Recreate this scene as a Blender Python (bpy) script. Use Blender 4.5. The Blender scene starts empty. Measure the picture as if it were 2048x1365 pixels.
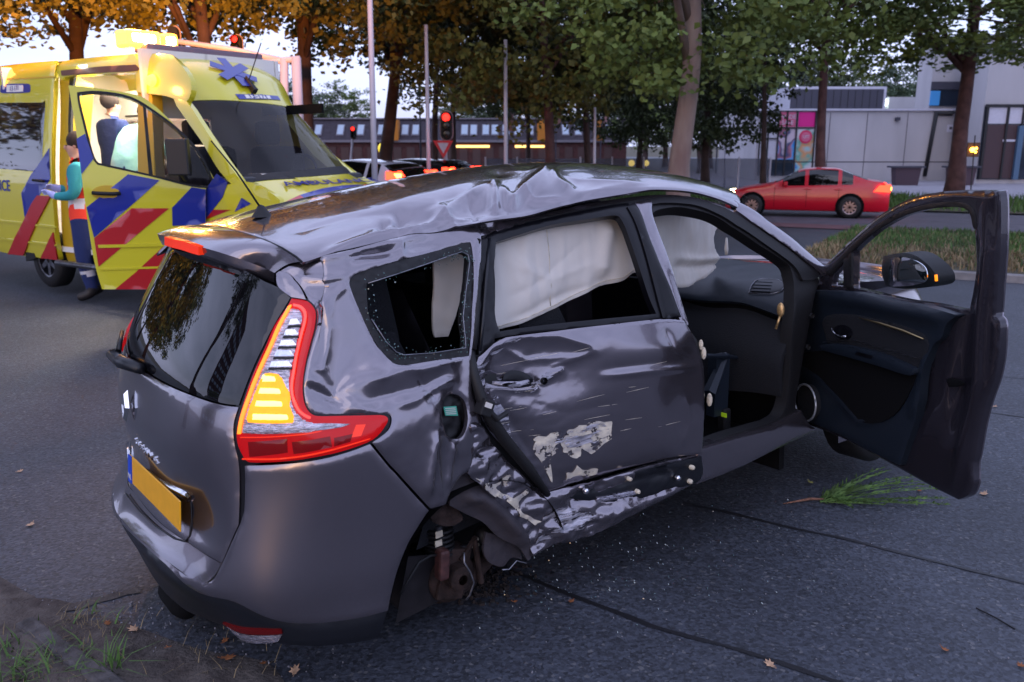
import bpy, bmesh, math, random
import numpy as np
from mathutils import Vector, Matrix, Euler, noise, geometry
random.seed(7); np.random.seed(7)
S = bpy.context.scene
COL = S.collection
# ------------------------------------------------------------------ camera
F = 1700.0; HZ = 288.0; CH = 1.845        # focal length in px of a 2048 wide picture, horizon row, eye height
_a = math.atan((682.5 - HZ) / F)
cd = bpy.data.cameras.new('camera'); cam = bpy.data.objects.new('camera', cd); COL.objects.link(cam)
cam.location = (0, 0, CH); cam.rotation_euler = (math.pi/2 - _a, 0, 0)
cd.sensor_width = 36; cd.lens = F/2048*36; cd.clip_end = 2000; cd.clip_start = .05
cd.dof.use_dof = True; cd.dof.focus_distance = 3.6; cd.dof.aperture_fstop = 4.0
S.camera = cam
# ------------------------------------------------------------------ sky, sun, exposure
W = bpy.data.worlds.new('World'); S.world = W; W.use_nodes = True
nt = W.node_tree; bg = nt.nodes['Background']
sky = nt.nodes.new('ShaderNodeTexSky'); sky.sky_type = 'NISHITA'; sky.sun_disc = False
SUN_EL, SUN_AZ = math.radians(4.0), math.radians(200)
sky.sun_elevation = SUN_EL; sky.sun_rotation = SUN_AZ; sky.altitude = 20; sky.air_density = 1.0; sky.dust_density = 2.5; sky.ozone_density = 3.0
tc = nt.nodes.new('ShaderNodeTexCoord'); mp = nt.nodes.new('ShaderNodeMapping'); mp.inputs['Scale'].default_value = (1, 1, 3.2)
nz = nt.nodes.new('ShaderNodeTexNoise'); nz.inputs['Scale'].default_value = 2.2; nz.inputs['Detail'].default_value = 6; nz.inputs['Roughness'].default_value = .55
cr = nt.nodes.new('ShaderNodeValToRGB'); cr.color_ramp.elements[0].position = .30; cr.color_ramp.elements[0].color = (.55,.55,.55,1); cr.color_ramp.elements[1].position = .70
mx = nt.nodes.new('ShaderNodeMix'); mx.data_type = 'RGBA'
mx.inputs['B'].default_value = (3.75, 4.2, 6.0, 1)
mfac = nt.nodes.new('ShaderNodeMath'); mfac.operation = 'MULTIPLY'; mfac.inputs[1].default_value = .85
tint = nt.nodes.new('ShaderNodeMix'); tint.data_type = 'RGBA'; tint.blend_type = 'MULTIPLY'; tint.inputs['Factor'].default_value = 1
tint.inputs['B'].default_value = (1.0, .965, 1.02, 1)
L = nt.links.new
L(tc.outputs['Generated'], mp.inputs['Vector']); L(mp.outputs[0], nz.inputs['Vector']); L(nz.outputs[0], cr.inputs[0]); L(cr.outputs[0], mfac.inputs[0])
L(mfac.outputs[0], mx.inputs['Factor']); L(sky.outputs[0], mx.inputs['A']); L(mx.outputs['Result'], tint.inputs['A']); L(tint.outputs['Result'], bg.inputs['Color'])
bg.inputs['Strength'].default_value = .15
sd = bpy.data.lights.new('sun', 'SUN'); sd.energy = .12; sd.angle = math.radians(40); sd.color = (1, .90, .95)
sun = bpy.data.objects.new('sun', sd); COL.objects.link(sun)
_el = math.radians(38)
sun.rotation_euler = Vector((-math.sin(SUN_AZ)*math.cos(_el), -math.cos(SUN_AZ)*math.cos(_el), -math.sin(_el))).to_track_quat('-Z', 'Y').to_euler()
S.view_settings.view_transform = 'Standard'; S.view_settings.look = 'None'; S.view_settings.gamma = 1; S.view_settings.exposure = 1.25
S.render.engine = 'CYCLES'
S.cycles.max_bounces = 8; S.cycles.transparent_max_bounces = 12; S.cycles.use_denoising = True
S.cycles.sample_clamp_indirect = 6
# ------------------------------------------------------------------ picture <-> world measurements
Dv = np.array([0, math.cos(_a), -math.sin(_a)]); Uv = np.array([0, math.sin(_a), math.cos(_a)]); CAM = np.array([0, 0, CH])
def E3(r, pi, ya):
    cr, sr, cp, sp, cy, sy = math.cos(r), math.sin(r), math.cos(pi), math.sin(pi), math.cos(ya), math.sin(ya)
    return np.array([[cy,-sy,0],[sy,cy,0],[0,0,1]]) @ np.array([[cp,0,sp],[0,1,0],[-sp,0,cp]]) @ np.array([[1,0,0],[0,cr,-sr],[0,sr,cr]])
CR = E3(*np.radians([-1.5, -1.98, 37.16])); CP = np.array([-1.376, 2.905, -.013])   # how the wreck stands
def w2p(X):
    q = np.atleast_2d(X) - CAM; z = q @ Dv
    return np.stack([1024 + F*q[:,0]/z, 682.5 - F*(q @ Uv)/z, z], 1)
def c2p(X): return w2p(np.atleast_2d(X) @ CR.T + CP)
def ray(px, py): return np.array([(px-1024)/F, 0, 0]) + Dv + Uv*(682.5-py)/F
def cpl(px, py, ax, v):
    d = ray(px, py) @ CR; o = (CAM-CP) @ CR; i = 'xyz'.index(ax)
    return o + d*(v-o[i])/d[i]
def gnd(px, py, z=0.):
    d = ray(px, py); return Vector(CAM + d*(z-CAM[2])/d[2])
def at(px, py, Y):
    d = ray(px, py); return Vector(CAM + d*(Y/d[1]))
# ------------------------------------------------------------------ materials
def mat(name, col, rough=.6, metal=0., var=0., vscale=8., bump=0., bscale=40., coat=0., emit=None, estr=0., col2=None, trans=0., ior=1.45, spec=.5, detail=4., alpha=1., coords='Object', stretch=None, bdist=.01):
    m = bpy.data.materials.new(name); m.use_nodes = True
    t = m.node_tree; p = t.nodes['Principled BSDF']
    c = (*col, 1) if len(col) == 3 else col
    p.inputs['Base Color'].default_value = c; p.inputs['Roughness'].default_value = rough; p.inputs['Metallic'].default_value = metal
    p.inputs['Coat Weight'].default_value = coat; p.inputs['Coat Roughness'].default_value = .03
    p.inputs['Transmission Weight'].default_value = trans; p.inputs['IOR'].default_value = ior
    p.inputs['Specular IOR Level'].default_value = spec; p.inputs['Alpha'].default_value = alpha
    if emit: p.inputs['Emission Color'].default_value = (*emit, 1); p.inputs['Emission Strength'].default_value = estr
    if var or col2 or bump:
        co = t.nodes.new('ShaderNodeTexCoord'); v = co.outputs[coords]
        if stretch:
            mm = t.nodes.new('ShaderNodeMapping'); mm.inputs['Scale'].default_value = stretch; t.links.new(v, mm.inputs[0]); v = mm.outputs[0]
    if var or col2:
        n = t.nodes.new('ShaderNodeTexNoise'); n.inputs['Scale'].default_value = vscale; n.inputs['Detail'].default_value = detail
        t.links.new(v, n.inputs['Vector'])
        r = t.nodes.new('ShaderNodeValToRGB'); r.color_ramp.elements[0].position = .32; r.color_ramp.elements[1].position = .68
        c2 = (*col2, 1) if col2 else tuple(min(1, x*(1+var)) for x in c[:3]) + (1,)
        r.color_ramp.elements[0].color = tuple(x*(1-var) for x in c[:3]) + (1,) if not col2 else c
        r.color_ramp.elements[1].color = c2
        t.links.new(n.outputs[0], r.inputs[0]); t.links.new(r.outputs[0], p.inputs['Base Color'])
    if bump:
        n2 = t.nodes.new('ShaderNodeTexNoise'); n2.inputs['Scale'].default_value = bscale; n2.inputs['Detail'].default_value = 5
        t.links.new(v, n2.inputs['Vector'])
        b = t.nodes.new('ShaderNodeBump'); b.inputs['Strength'].default_value = bump; b.inputs['Distance'].default_value = bdist
        t.links.new(n2.outputs[0], b.inputs['Height']); t.links.new(b.outputs[0], p.inputs['Normal'])
    return m
M = {}
M['paint'] = mat('grey_car_paint', (.215, .193, .215), .20, .9, coat=1., bump=.05, bscale=900, bdist=.0006, spec=.6)
M['black_plastic'] = mat('black_plastic', (.006, .007, .010), .38, bump=.3, bscale=220, bdist=.001)
M['trim_black'] = mat('gloss_black_trim', (.004, .004, .006), .30, spec=.35)
M['rubber'] = mat('black_rubber', (.006, .006, .007), .6, bump=.3, bscale=60, bdist=.002)
M['dash'] = mat('dark_dashboard', (.009, .014, .022), .42, bump=.35, bscale=300, bdist=.001)
M['dark_cloth'] = mat('dark_upholstery', (.004, .005, .008), .85, bump=.4, bscale=150)
M['interior'] = mat('interior_black', (.002, .002, .0025), .9, spec=.2)
M['airbag'] = mat('cream_airbag_cloth', (.60, .57, .52), .85, bump=.25, bscale=9, bdist=.012, var=.06, vscale=5)
M['chrome'] = mat('chrome', (.75, .75, .78), .12, 1., bump=.1, bscale=50)
M['steel'] = mat('bare_steel', (.20, .20, .22), .4, 1., var=.4, vscale=20)
M['rust'] = mat('rusty_iron', (.030, .018, .015), .85, .3, var=.6, vscale=18, bump=.6, bscale=60)
M['glass_dark'] = mat('privacy_glass', (.003, .003, .004), .015, spec=.75)
M['glass'] = mat('clear_glass', (.85, .9, .9), .0, trans=1., ior=1.02, spec=.5, alpha=.35)
M['mirror'] = mat('mirror_glass', (.8, .82, .85), .02, 1.)
M['red_lens'] = mat('red_lens', (.42, .002, .004), .12, spec=.45, emit=(1, .01, .01), estr=.07)
M['red_glow'] = mat('lit_red_lamp', (.8, .02, .01), .1, emit=(1, .06, .01), estr=.18)
M['clear_lens'] = mat('silver_reflector', (.42, .40, .46), .16, .85, var=.6, vscale=35, coat=.5, bump=.9, bscale=90, bdist=.003, stretch=(1, 1, 6))
M['amber_glow'] = mat('lit_indicator', (.55, .16, .01), .25, emit=(1, .25, .008), estr=.85, var=.25, vscale=40, spec=.3)
M['amber_hot'] = mat('indicator_core', (.8, .5, .2), .25, emit=(1, .47, .09), estr=2.0, spec=.3)
M['plate'] = mat('yellow_plate', (.75, .36, .01), .4, var=.05, vscale=20)
M['plate_blue'] = mat('plate_blue', (.01, .06, .5), .4)
def flaky(name, col, c2, sc, stretch, thr, rough, metal):
    "paint film that has come away: real holes in the sheet let the skin below show"
    m = mat(name, col, rough, metal, col2=c2, vscale=sc*1.7, detail=6, bump=.7, bscale=70, stretch=stretch, bdist=.004); t = m.node_tree; p = t.nodes['Principled BSDF']
    co = t.nodes.new('ShaderNodeTexCoord'); mp_ = t.nodes.new('ShaderNodeMapping'); mp_.inputs['Scale'].default_value = stretch or (1,1,1); mp_.inputs['Rotation'].default_value = (0, .35, 0)
    n = t.nodes.new('ShaderNodeTexNoise'); n.inputs['Scale'].default_value = sc; n.inputs['Detail'].default_value = 8; n.inputs['Roughness'].default_value = .65
    r = t.nodes.new('ShaderNodeMapRange'); r.inputs['From Min'].default_value = thr-.015; r.inputs['From Max'].default_value = thr+.015
    t.links.new(co.outputs['Object'], mp_.inputs[0]); t.links.new(mp_.outputs[0], n.inputs['Vector']); t.links.new(n.outputs[0], r.inputs['Value']); t.links.new(r.outputs[0], p.inputs['Alpha']); return m
M['filler'] = mat('cream_primer', (.58, .52, .40), .7, var=.2, vscale=30, bump=.6, bscale=90)
M['torn'] = flaky('torn_cream_paint', (.30,.28,.27), (.66, .60, .47), 13, (1,1,1.3), .45, .6, 0.)
M['scrape'] = flaky('scraped_paint', (.16, .16, .19), (.62,.60,.66), 20, (.35,1,1.9), .50, .4, .5)
# ------------------------------------------------------------------ objects
def tag(o, label=None, cat=None, group=None, kind=None):
    if label: o['label'] = label
    if cat: o['category'] = cat
    if group: o['group'] = group
    if kind: o['kind'] = kind
    return o
def empty(name, loc=(0,0,0), rz=0., label=None, cat=None, group=None):
    o = bpy.data.objects.new(name, None); COL.objects.link(o); o.location = loc; o.rotation_euler = (0, 0, rz)
    o.empty_display_size = .1
    return tag(o, label, cat, group)
def link(name, me, m=None, parent=None, smooth=True):
    o = bpy.data.objects.new(name, me); COL.objects.link(o)
    if m is not None:
        for x in (m if isinstance(m, (list, tuple)) else [m]): me.materials.append(x)
    if smooth and len(me.polygons): me.polygons.foreach_set('use_smooth', [True]*len(me.polygons))
    if parent is not None: o.parent = parent
    return o
def pymesh(name, v, f, m=None, parent=None, smooth=True, mi=None):
    me = bpy.data.meshes.new(name); me.from_pydata([tuple(map(float, p)) for p in v], [], [tuple(map(int, q)) for q in f]); me.update()
    o = link(name, me, m, parent, smooth)
    if mi is not None: me.polygons.foreach_set('material_index', mi)
    return o
class MB:
    "collects simple solids into one mesh"
    def __init__(s): s.v = []; s.f = []; s.mi = []
    def add(s, v, f, k=0):
        n = len(s.v); s.v += [tuple(map(float, p)) for p in v]; s.f += [tuple(i+n for i in q) for q in f]; s.mi += [k]*len(f); return s
    def box(s, c, d, rz=0., k=0, R=None):
        x, y, z = (q/2 for q in d); P = [(i*x, j*y, l*z) for l in (-1, 1) for j in (-1, 1) for i in (-1, 1)]
        Rm = R if R is not None else Matrix.Rotation(rz, 3, 'Z')
        P = [Rm @ Vector(p) + Vector(c) for p in P]
        return s.add(P, [(0,2,3,1),(4,5,7,6),(0,1,5,4),(2,6,7,3),(0,4,6,2),(1,3,7,5)], k)
    def prism(s, pts, ax, lo, hi, k=0):
        "polygon in the two other axes, extruded along ax"
        i = 'xyz'.index(ax); n = len(pts); V = []
        for h in (lo, hi):
            for a, b in pts:
                p = [a, b]; p.insert(i, h); V.append(p)
        F_ = [tuple(range(n)), tuple(range(2*n-1, n-1, -1))] + [(j, (j+1) % n, n+(j+1) % n, n+j) for j in range(n)]
        return s.add(V, F_, k)
    def tube(s, pts, r, n=8, k=0, cap=True):
        pts = [Vector(p) for p in pts]; rs = r if isinstance(r, (list, tuple)) else [r]*len(pts)
        V = []; Fc = []; up = None
        for i, p in enumerate(pts):
            t = (pts[min(i+1, len(pts)-1)] - pts[max(i-1, 0)])
            t = t.normalized() if t.length > 1e-9 else Vector((0, 0, 1))
            if up is None: up = t.orthogonal().normalized()
            up = (up - t*up.dot(t)); up = up.normalized() if up.length > 1e-6 else t.orthogonal().normalized()
            b = t.cross(up)
            V += [p + (up*math.cos(2*math.pi*j/n) + b*math.sin(2*math.pi*j/n))*rs[i] for j in range(n)]
        for i in range(len(pts)-1):
            Fc += [(i*n+j, i*n+(j+1) % n, (i+1)*n+(j+1) % n, (i+1)*n+j) for j in range(n)]
        if cap: Fc += [tuple(range(n-1, -1, -1)), tuple(range((len(pts)-1)*n, len(pts)*n))]
        return s.add(V, Fc, k)
    def lathe(s, prof, c=(0,0,0), ax='z', n=24, k=0, R=None):
        "prof: (radius, height) pairs"
        V = []
        for r, h in prof:
            for j in range(n):
                a = 2*math.pi*j/n; p = Vector((r*math.cos(a), r*math.sin(a), h))
                if ax == 'x': p = Vector((p.z, p.x, p.y))
                if ax == 'y': p = Vector((p.x, p.z, p.y))
                if R is not None: p = R @ p
                V.append(p + Vector(c))
        m = len(prof)
        return s.add(V, [(i*n+j, i*n+(j+1) % n, (i+1)*n+(j+1) % n, (i+1)*n+j) for i in range(m-1) for j in range(n)], k)
    def sphere(s, c, r, n=12, k=0, sc=(1,1,1)):
        pr = [(max(1e-4, math.sin(math.pi*i/n*1.0))*r, -math.cos(math.pi*i/n)*r) for i in range(n+1)]
        m = len(s.v); s.lathe(pr, (0,0,0), n=n*2, k=k)
        for i in range(m, len(s.v)):
            p = s.v[i]; s.v[i] = (p[0]*sc[0]+c[0], p[1]*sc[1]+c[1], p[2]*sc[2]+c[2])
        return s
    def build(s, name, m=None, parent=None, smooth=False, bevel=0., seg=2):
        o = pymesh(name, s.v, s.f, m, parent, smooth, s.mi)
        if bevel:
            b = o.modifiers.new('bevel', 'BEVEL'); b.width = bevel; b.segments = seg; b.limit_method = 'ANGLE'; b.angle_limit = math.radians(35)
        return o
def txt(name, body, m, parent, mtx, size=1., extrude=.002, align='CENTER', sx=1., bold=0.):
    c = bpy.data.curves.new(name, 'FONT'); c.body = body; c.size = size; c.extrude = extrude; c.align_x = align; c.align_y = 'CENTER'; c.offset = bold; c.resolution_u = 3
    t = bpy.data.objects.new(name, c); me = bpy.data.meshes.new_from_object(t); bpy.data.objects.remove(t)
    o = link(name, me, m, parent, False); o.matrix_local = mtx @ Matrix.Diagonal((sx, 1, 1, 1)); return o
def frame(o, x, y):
    "matrix with origin o, local x and y directions"
    x = Vector(x).normalized(); y = Vector(y); z = x.cross(y).normalized(); y = z.cross(x)
    return Matrix(((x.x, y.x, z.x, o[0]), (x.y, y.y, z.y, o[1]), (x.z, y.z, z.z, o[2]), (0, 0, 0, 1)))
def copy_tree(o, parent=None):
    c = o.copy(); COL.objects.link(c)
    if parent is not None: c.parent = parent
    for ch in list(o.children): copy_tree(ch, c)
    return c
# ================================================================== the crashed car: smooth body skins
def nspl(t, n):
    t = np.clip(np.asarray(t, float), 0, n-1)
    A = np.zeros((n, n)); B = np.zeros((n, n)); A[0,0] = A[-1,-1] = 1
    for i in range(1, n-1): A[i,i-1:i+2] = (1,4,1); B[i,i-1:i+2] = (6,-12,6)
    Mx = np.linalg.solve(A, B); i = np.minimum(t.astype(int), n-2); u = t-i; v = 1-u
    Wt = np.zeros((len(t), n)); r = np.arange(len(t)); Wt[r,i] += v; Wt[r,i+1] += u
    return Wt + ((v**3-v)/6)[:,None]*Mx[i] + ((u**3-u)/6)[:,None]*Mx[i+1]
class Net:
    "a smooth skin through a grid of measured points in the car's own metres"
    def __init__(s, C, na=200, nb=140, a0=0, T=None):
        s.R, s.P = T or (CR, CP); s.eye = (CAM-s.P) @ s.R
        s.C = np.array(C, float); s.n, s.m = s.C.shape[:2]
        g = np.meshgrid(np.linspace(a0, s.n-1, na), np.linspace(0, s.m-1, nb), indexing='ij')
        s.g = np.stack([g[0].ravel(), g[1].ravel()], 1); s.t = s.px(s(s.g)); s.a0 = a0
        k = s.C[:, s.m//2]; s.ma = np.concatenate([[0], np.cumsum(np.linalg.norm(np.diff(k, axis=0), axis=1))])
        k = s.C[min(s.n-1, s.n//2)]; s.mb = np.concatenate([[0], np.cumsum(np.linalg.norm(np.diff(k, axis=0), axis=1))])
    def px(s, X): return w2p(np.atleast_2d(X) @ s.R.T + s.P)
    def __call__(s, ab):
        ab = np.atleast_2d(ab); return np.einsum('pi,pj,ijk->pk', nspl(ab[:,0], s.n), nspl(ab[:,1], s.m), s.C)
    def nrm(s, ab):
        ab = np.clip(np.atleast_2d(ab), .002, [s.n-1.002, s.m-1.002]); e = np.array([1e-3, 0]), np.array([0, 1e-3])
        n = np.cross(s(ab+e[0])-s(ab-e[0]), s(ab+e[1])-s(ab-e[1])); return n/(np.linalg.norm(n, axis=1, keepdims=True)+1e-12)
    def inv(s, pts):
        pts = np.atleast_2d(np.array(pts, float)); ab = np.zeros((len(pts), 2))
        for i, (x, y) in enumerate(pts):
            q = (s.t[:,0]-x)**2+(s.t[:,1]-y)**2; j = q.argmin(); c = np.where(q < q[j]+60)[0]
            ab[i] = s.g[c[np.argmin(s.t[c,2]*400+q[c])]]
        e = 1e-3; ab0 = ab.copy()
        for _ in range(14):
            p = s.px(s(ab))[:,:2]; r = pts-p
            ja = (s.px(s(ab+[e,0]))[:,:2]-p)/e; jb = (s.px(s(ab+[0,e]))[:,:2]-p)/e
            d = ja[:,0]*jb[:,1]-ja[:,1]*jb[:,0]; d = np.where(abs(d) < 60, np.sign(d+1e-9)*60, d)
            st = np.stack([(r[:,0]*jb[:,1]-r[:,1]*jb[:,0])/d, (ja[:,0]*r[:,1]-ja[:,1]*r[:,0])/d], 1)
            st *= np.minimum(1, .5/np.maximum(abs(st).max(1), 1e-9))[:,None]
            ab = np.clip(ab+st, [s.a0, 0], [s.n-1, s.m-1])
        bad = np.linalg.norm(s.px(s(ab))[:,:2]-pts, axis=1) > 4
        ab[bad] = ab0[bad]
        return ab
    def met(s, ab): return np.stack([np.interp(ab[:,0], range(s.n), s.ma), np.interp(ab[:,1], range(s.m), s.mb)], 1)
    def unmet(s, uv): return np.stack([np.interp(uv[:,0], s.ma, range(s.n)), np.interp(uv[:,1], s.mb, range(s.m))], 1)
ROWS = [ # z, x of the tail, width factor, half width at XC
(.12,.08,.97,-.84,-.80,-.77,-.76,-.79,-.82,-.83,-.84,-.83,-.82),
(.25,.04,1,-.87,-.83,-.79,-.77,-.80,-.83,-.845,-.85,-.84,-.83),
(.35,.01,1,-.875,-.84,-.79,-.77,-.81,-.84,-.855,-.86,-.85,-.84),
(.45,-.005,1,-.88,-.85,-.79,-.78,-.82,-.85,-.86,-.86,-.85,-.84),
(.60,.085,1,-.88,-.86,-.79,-.79,-.83,-.865,-.87,-.865,-.855,-.84),
(.80,.075,1,-.88,-.86,-.80,-.80,-.84,-.87,-.87,-.865,-.85,-.835),
(.95,.09,.98,-.87,-.85,-.80,-.80,-.84,-.865,-.865,-.86,-.84,-.82),
(1.10,.14,.96,-.82,-.80,-.765,-.765,-.80,-.82,-.82,-.815,-.80,-.78),
(1.25,.22,.93,-.77,-.76,-.72,-.72,-.75,-.775,-.78,-.77,-.75,-.73),
(1.40,.31,.88,-.72,-.71,-.67,-.67,-.70,-.725,-.73,-.72,-.70,-.68),
(1.50,.375,.84,-.67,-.66,-.62,-.62,-.65,-.675,-.68,-.67,-.65,-.63),
(1.58,.43,.80,-.60,-.59,-.55,-.55,-.58,-.605,-.61,-.60,-.58,-.56)]
XC = [.62,.85,1.05,1.3,1.6,1.9,2.2,2.6,3.0,3.3]
def bodynet():
    C = []
    for r in ROWS:
        z, b, ys = r[:3]; t = min(1, max(0, (b-.05)/.3)); wl = -r[9]
        row = [(3.3, wl-.02, z), (2.4, wl, z), (1.5, wl, z), (.95, wl, z), (.64+.04*t, wl*.99+.005, z), (.43+.13*t, wl*.965, z), (b+.27, .82*ys, z)]
        row += [(b+x, y*ys, z) for x, y in ((.14,.755),(.042,.52),(.008,.26),(0,0),(.01,-.25),(.045,-.46))]
        s9 = r[3]
        if z == .60: b = .035
        row += [(b+.12, -.64*ys, z), (b+.235+.02*t, (-.77*(1-t)+s9*t*.90) if t > 0 else -.77, z), (.42+.13*t, s9+.04*(1-t)+.03*t, z)]
        row += [(x+.04*t*(i == 0), y, z) for i, (x, y) in enumerate(zip(XC, r[3:]))]
        C.append(row)
    return np.array(C).transpose(1, 0, 2)
RX = [.22,.38,.62,1.0,1.5,2.0,2.4,2.7,2.95,3.15]; RZ = [1.495,1.53,1.58,1.635,1.69,1.705,1.665,1.60,1.53,1.46]
RY = [-.76,-.68,-.6,-.5,-.3,0,.3,.5,.6,.68]; RD = [.235,.145,.085,.048,.014,0,.014,.045,.078,.13]
BODY = Net(bodynet()); ROOF = Net([[(x, y, z-d) for y, d in zip(RY, RD)] for x, z in zip(RX, RZ)])
def zrow(z): return np.interp(z, [r[0] for r in ROWS], range(len(ROWS)))
def bp(y, z):
    "skin coordinates of the tail at height z, y metres left of the middle"
    b = zrow(z); aa = np.linspace(4, 14, 400); ys = BODY(np.stack([aa, np.full(400, b)], 1))[:,1]
    return ('p', float(aa[np.argmin(abs(ys-y))]), float(b))
def smooth(pts, per=4, closed=False):
    "rounded line through the points"
    if len(pts) < 3: return list(pts)
    n = len(pts); out = []
    for i in range(n if closed else n-1):
        g = (lambda k: pts[k % n]) if closed else (lambda k: pts[min(max(k, 0), n-1)])
        p0, p1, p2, p3 = g(i-1), g(i), g(i+1), g(i+2)
        for j in range(per):
            t = j/per; out.append(tuple(.5*(2*b+(c-a)*t+(2*a-5*b+4*c-d)*t*t+(3*b-a-3*c+d)*t**3) for a, b, c, d in zip(p0, p1, p2, p3)))
    if not closed: out.append(tuple(pts[-1]))
    return out
def resolve(net, segs, per=4):
    "px and skin points -> skin coordinates; each seg is one smooth line, joints are corners"
    out = []
    for sg in segs:
        isp = [len(q) == 3 for q in sg]; ab = np.zeros((len(sg), 2))
        if not all(isp): ab[[i for i, k in enumerate(isp) if not k]] = net.inv([q for q in sg if len(q) == 2])
        for i, q in enumerate(sg):
            if isp[i]: ab[i] = q[1:]
        uv = [tuple(x) for x in net.met(ab)]
        out += smooth(uv, per) if len(uv) > 2 else uv
    r = []
    for q in out:
        if not r or math.dist(q, r[-1]) > .0025: r.append(q)
    if math.dist(r[0], r[-1]) < .0025: r.pop()
    return np.array(r)
def inside(P, poly):
    x, y = P[:,0], P[:,1]; c = np.zeros(len(P), bool); j = len(poly)-1
    for i in range(len(poly)):
        xi, yi = poly[i]; xj, yj = poly[j]
        m = (yi > y) != (yj > y)
        c ^= m & (x < (xj-xi)*(y-yi)/((yj-yi) if yj != yi else 1e-12)+xi); j = i
    return c
def segdist(P, a, b):
    a = np.array(a, float); b = np.array(b, float); d = b-a; t = np.clip(((P-a) @ d)/(d @ d+1e-9), 0, 1)
    return np.linalg.norm(P-(a+t[:,None]*d), axis=1), t
def edge_dist(P, poly):
    m = np.full(len(P), 1e9)
    for i in range(len(poly)): m = np.minimum(m, segdist(P, poly[i], poly[(i+1) % len(poly)])[0])
    return m
def panel(name, net, segs, m, parent, holes=(), off=0., th=.012, gs=.014, dents=None, roll=.004, per=4, back=False):
    out = resolve(net, segs, per); hs = [resolve(net, h, per) for h in holes]
    def dens(poly):
        r = []
        for i in range(len(poly)):
            a, b = poly[i], poly[(i+1) % len(poly)]; k = max(1, int(math.dist(a, b)/(gs*1.3)))
            r += [a+(b-a)*j/k for j in range(k)]
        return np.array(r)
    out = dens(out); hs = [dens(h) for h in hs]
    lo, hi = out.min(0), out.max(0); gx = np.arange(lo[0], hi[0], gs); gy = np.arange(lo[1], hi[1], gs*.866)
    G = np.array([(x+(gs/2 if j % 2 else 0), y) for j, y in enumerate(gy) for x in gx])
    G += np.random.uniform(-.12, .12, G.shape)*gs
    ok = inside(G, out)
    for h in hs: ok &= ~inside(G, h)
    G = G[ok]
    if len(G):
        d = edge_dist(G, out)
        for h in hs: d = np.minimum(d, edge_dist(G, h))
        G = G[d > gs*.45]
    V = np.concatenate([out]+hs+([G] if len(G) else [])); ed = []; k = 0
    for l in [out]+hs: ed += [(k+i, k+(i+1) % len(l)) for i in range(len(l))]; k += len(l)
    vo, eo, fo, ov, oe, of = geometry.delaunay_2d_cdt([Vector(p) for p in V], ed, [], 0, 1e-6)
    UV = np.array([tuple(p) for p in vo]); Fc = np.array([f for f in fo if len(f) == 3])
    c = UV[Fc].mean(1); ok = inside(c, out)
    for h in hs: ok &= ~inside(c, h)
    Fc = Fc[ok]; ab = net.unmet(UV); X = net(ab); N = net.nrm(ab)
    if (N*(net.eye-X)).sum(1).mean() < 0: N = -N
    px = net.px(X)[:,:2]
    h = np.full(len(X), float(off))
    if dents is not None: h = h+dents(px, X)
    if roll:
        de = edge_dist(UV, out)
        for q in hs: de = np.minimum(de, edge_dist(UV, q))
        h = h-roll*np.exp(-de/.004)
    X = X+N*h[:,None]
    # winding outwards
    t = X[Fc]; fn = np.cross(t[:,1]-t[:,0], t[:,2]-t[:,0]); fl = (fn*N[Fc[:,0]]).sum(1) < 0
    Fc[fl] = Fc[fl][:,::-1]
    # folded rim
    e = {}
    for f in Fc:
        for i in range(3):
            a, b = int(f[i]), int(f[(i+1) % 3]); e[(a, b)] = e.get((a, b), 0)+1
    rim = [k for k in e if (k[1], k[0]) not in e]
    v = [tuple(p) for p in X]; fs = [tuple(f) for f in Fc]; mp_ = {}
    for a, b in rim:
        for q in (a, b):
            if q not in mp_:
                mp_[q] = (len(v), len(v)+1); v.append(tuple(X[q])); v.append(tuple(X[q]-N[q]*th))
        fs.append((mp_[b][0], mp_[a][0], mp_[a][1], mp_[b][1]))
    return pymesh(name, v, fs, m, parent, True)
def G2(P, c, r, p=2.):
    d = np.linalg.norm((P-np.array(c, float))/np.array(r, float), axis=1); return np.exp(-d**p)
def CRS(P, pts, w, p=1.3, taper=True):
    "fold along a line: 1 on it, fading over w px"
    best = np.full(len(P), 1e9); tt = np.zeros(len(P)); n = len(pts)-1
    for i in range(n):
        d, t = segdist(P, pts[i], pts[i+1]); k = d < best; best[k] = d[k]; tt[k] = (i+t[k])/n
    f = np.exp(-(best/w)**p)
    return f*(np.clip(tt*5, 0, 1)*np.clip((1-tt)*5, 0, 1) if taper else 1)
def fbm(X, s, seed=0., octv=3, ridged=False):
    o = np.zeros(len(X))
    for i, x in enumerate(X):
        v = Vector(x*s+seed); a = 1.
        for _ in range(octv):
            q = noise.noise(v); o[i] += a*((1-2*abs(q)) if ridged else q); v = v*2.1; a *= .5
    return o
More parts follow.
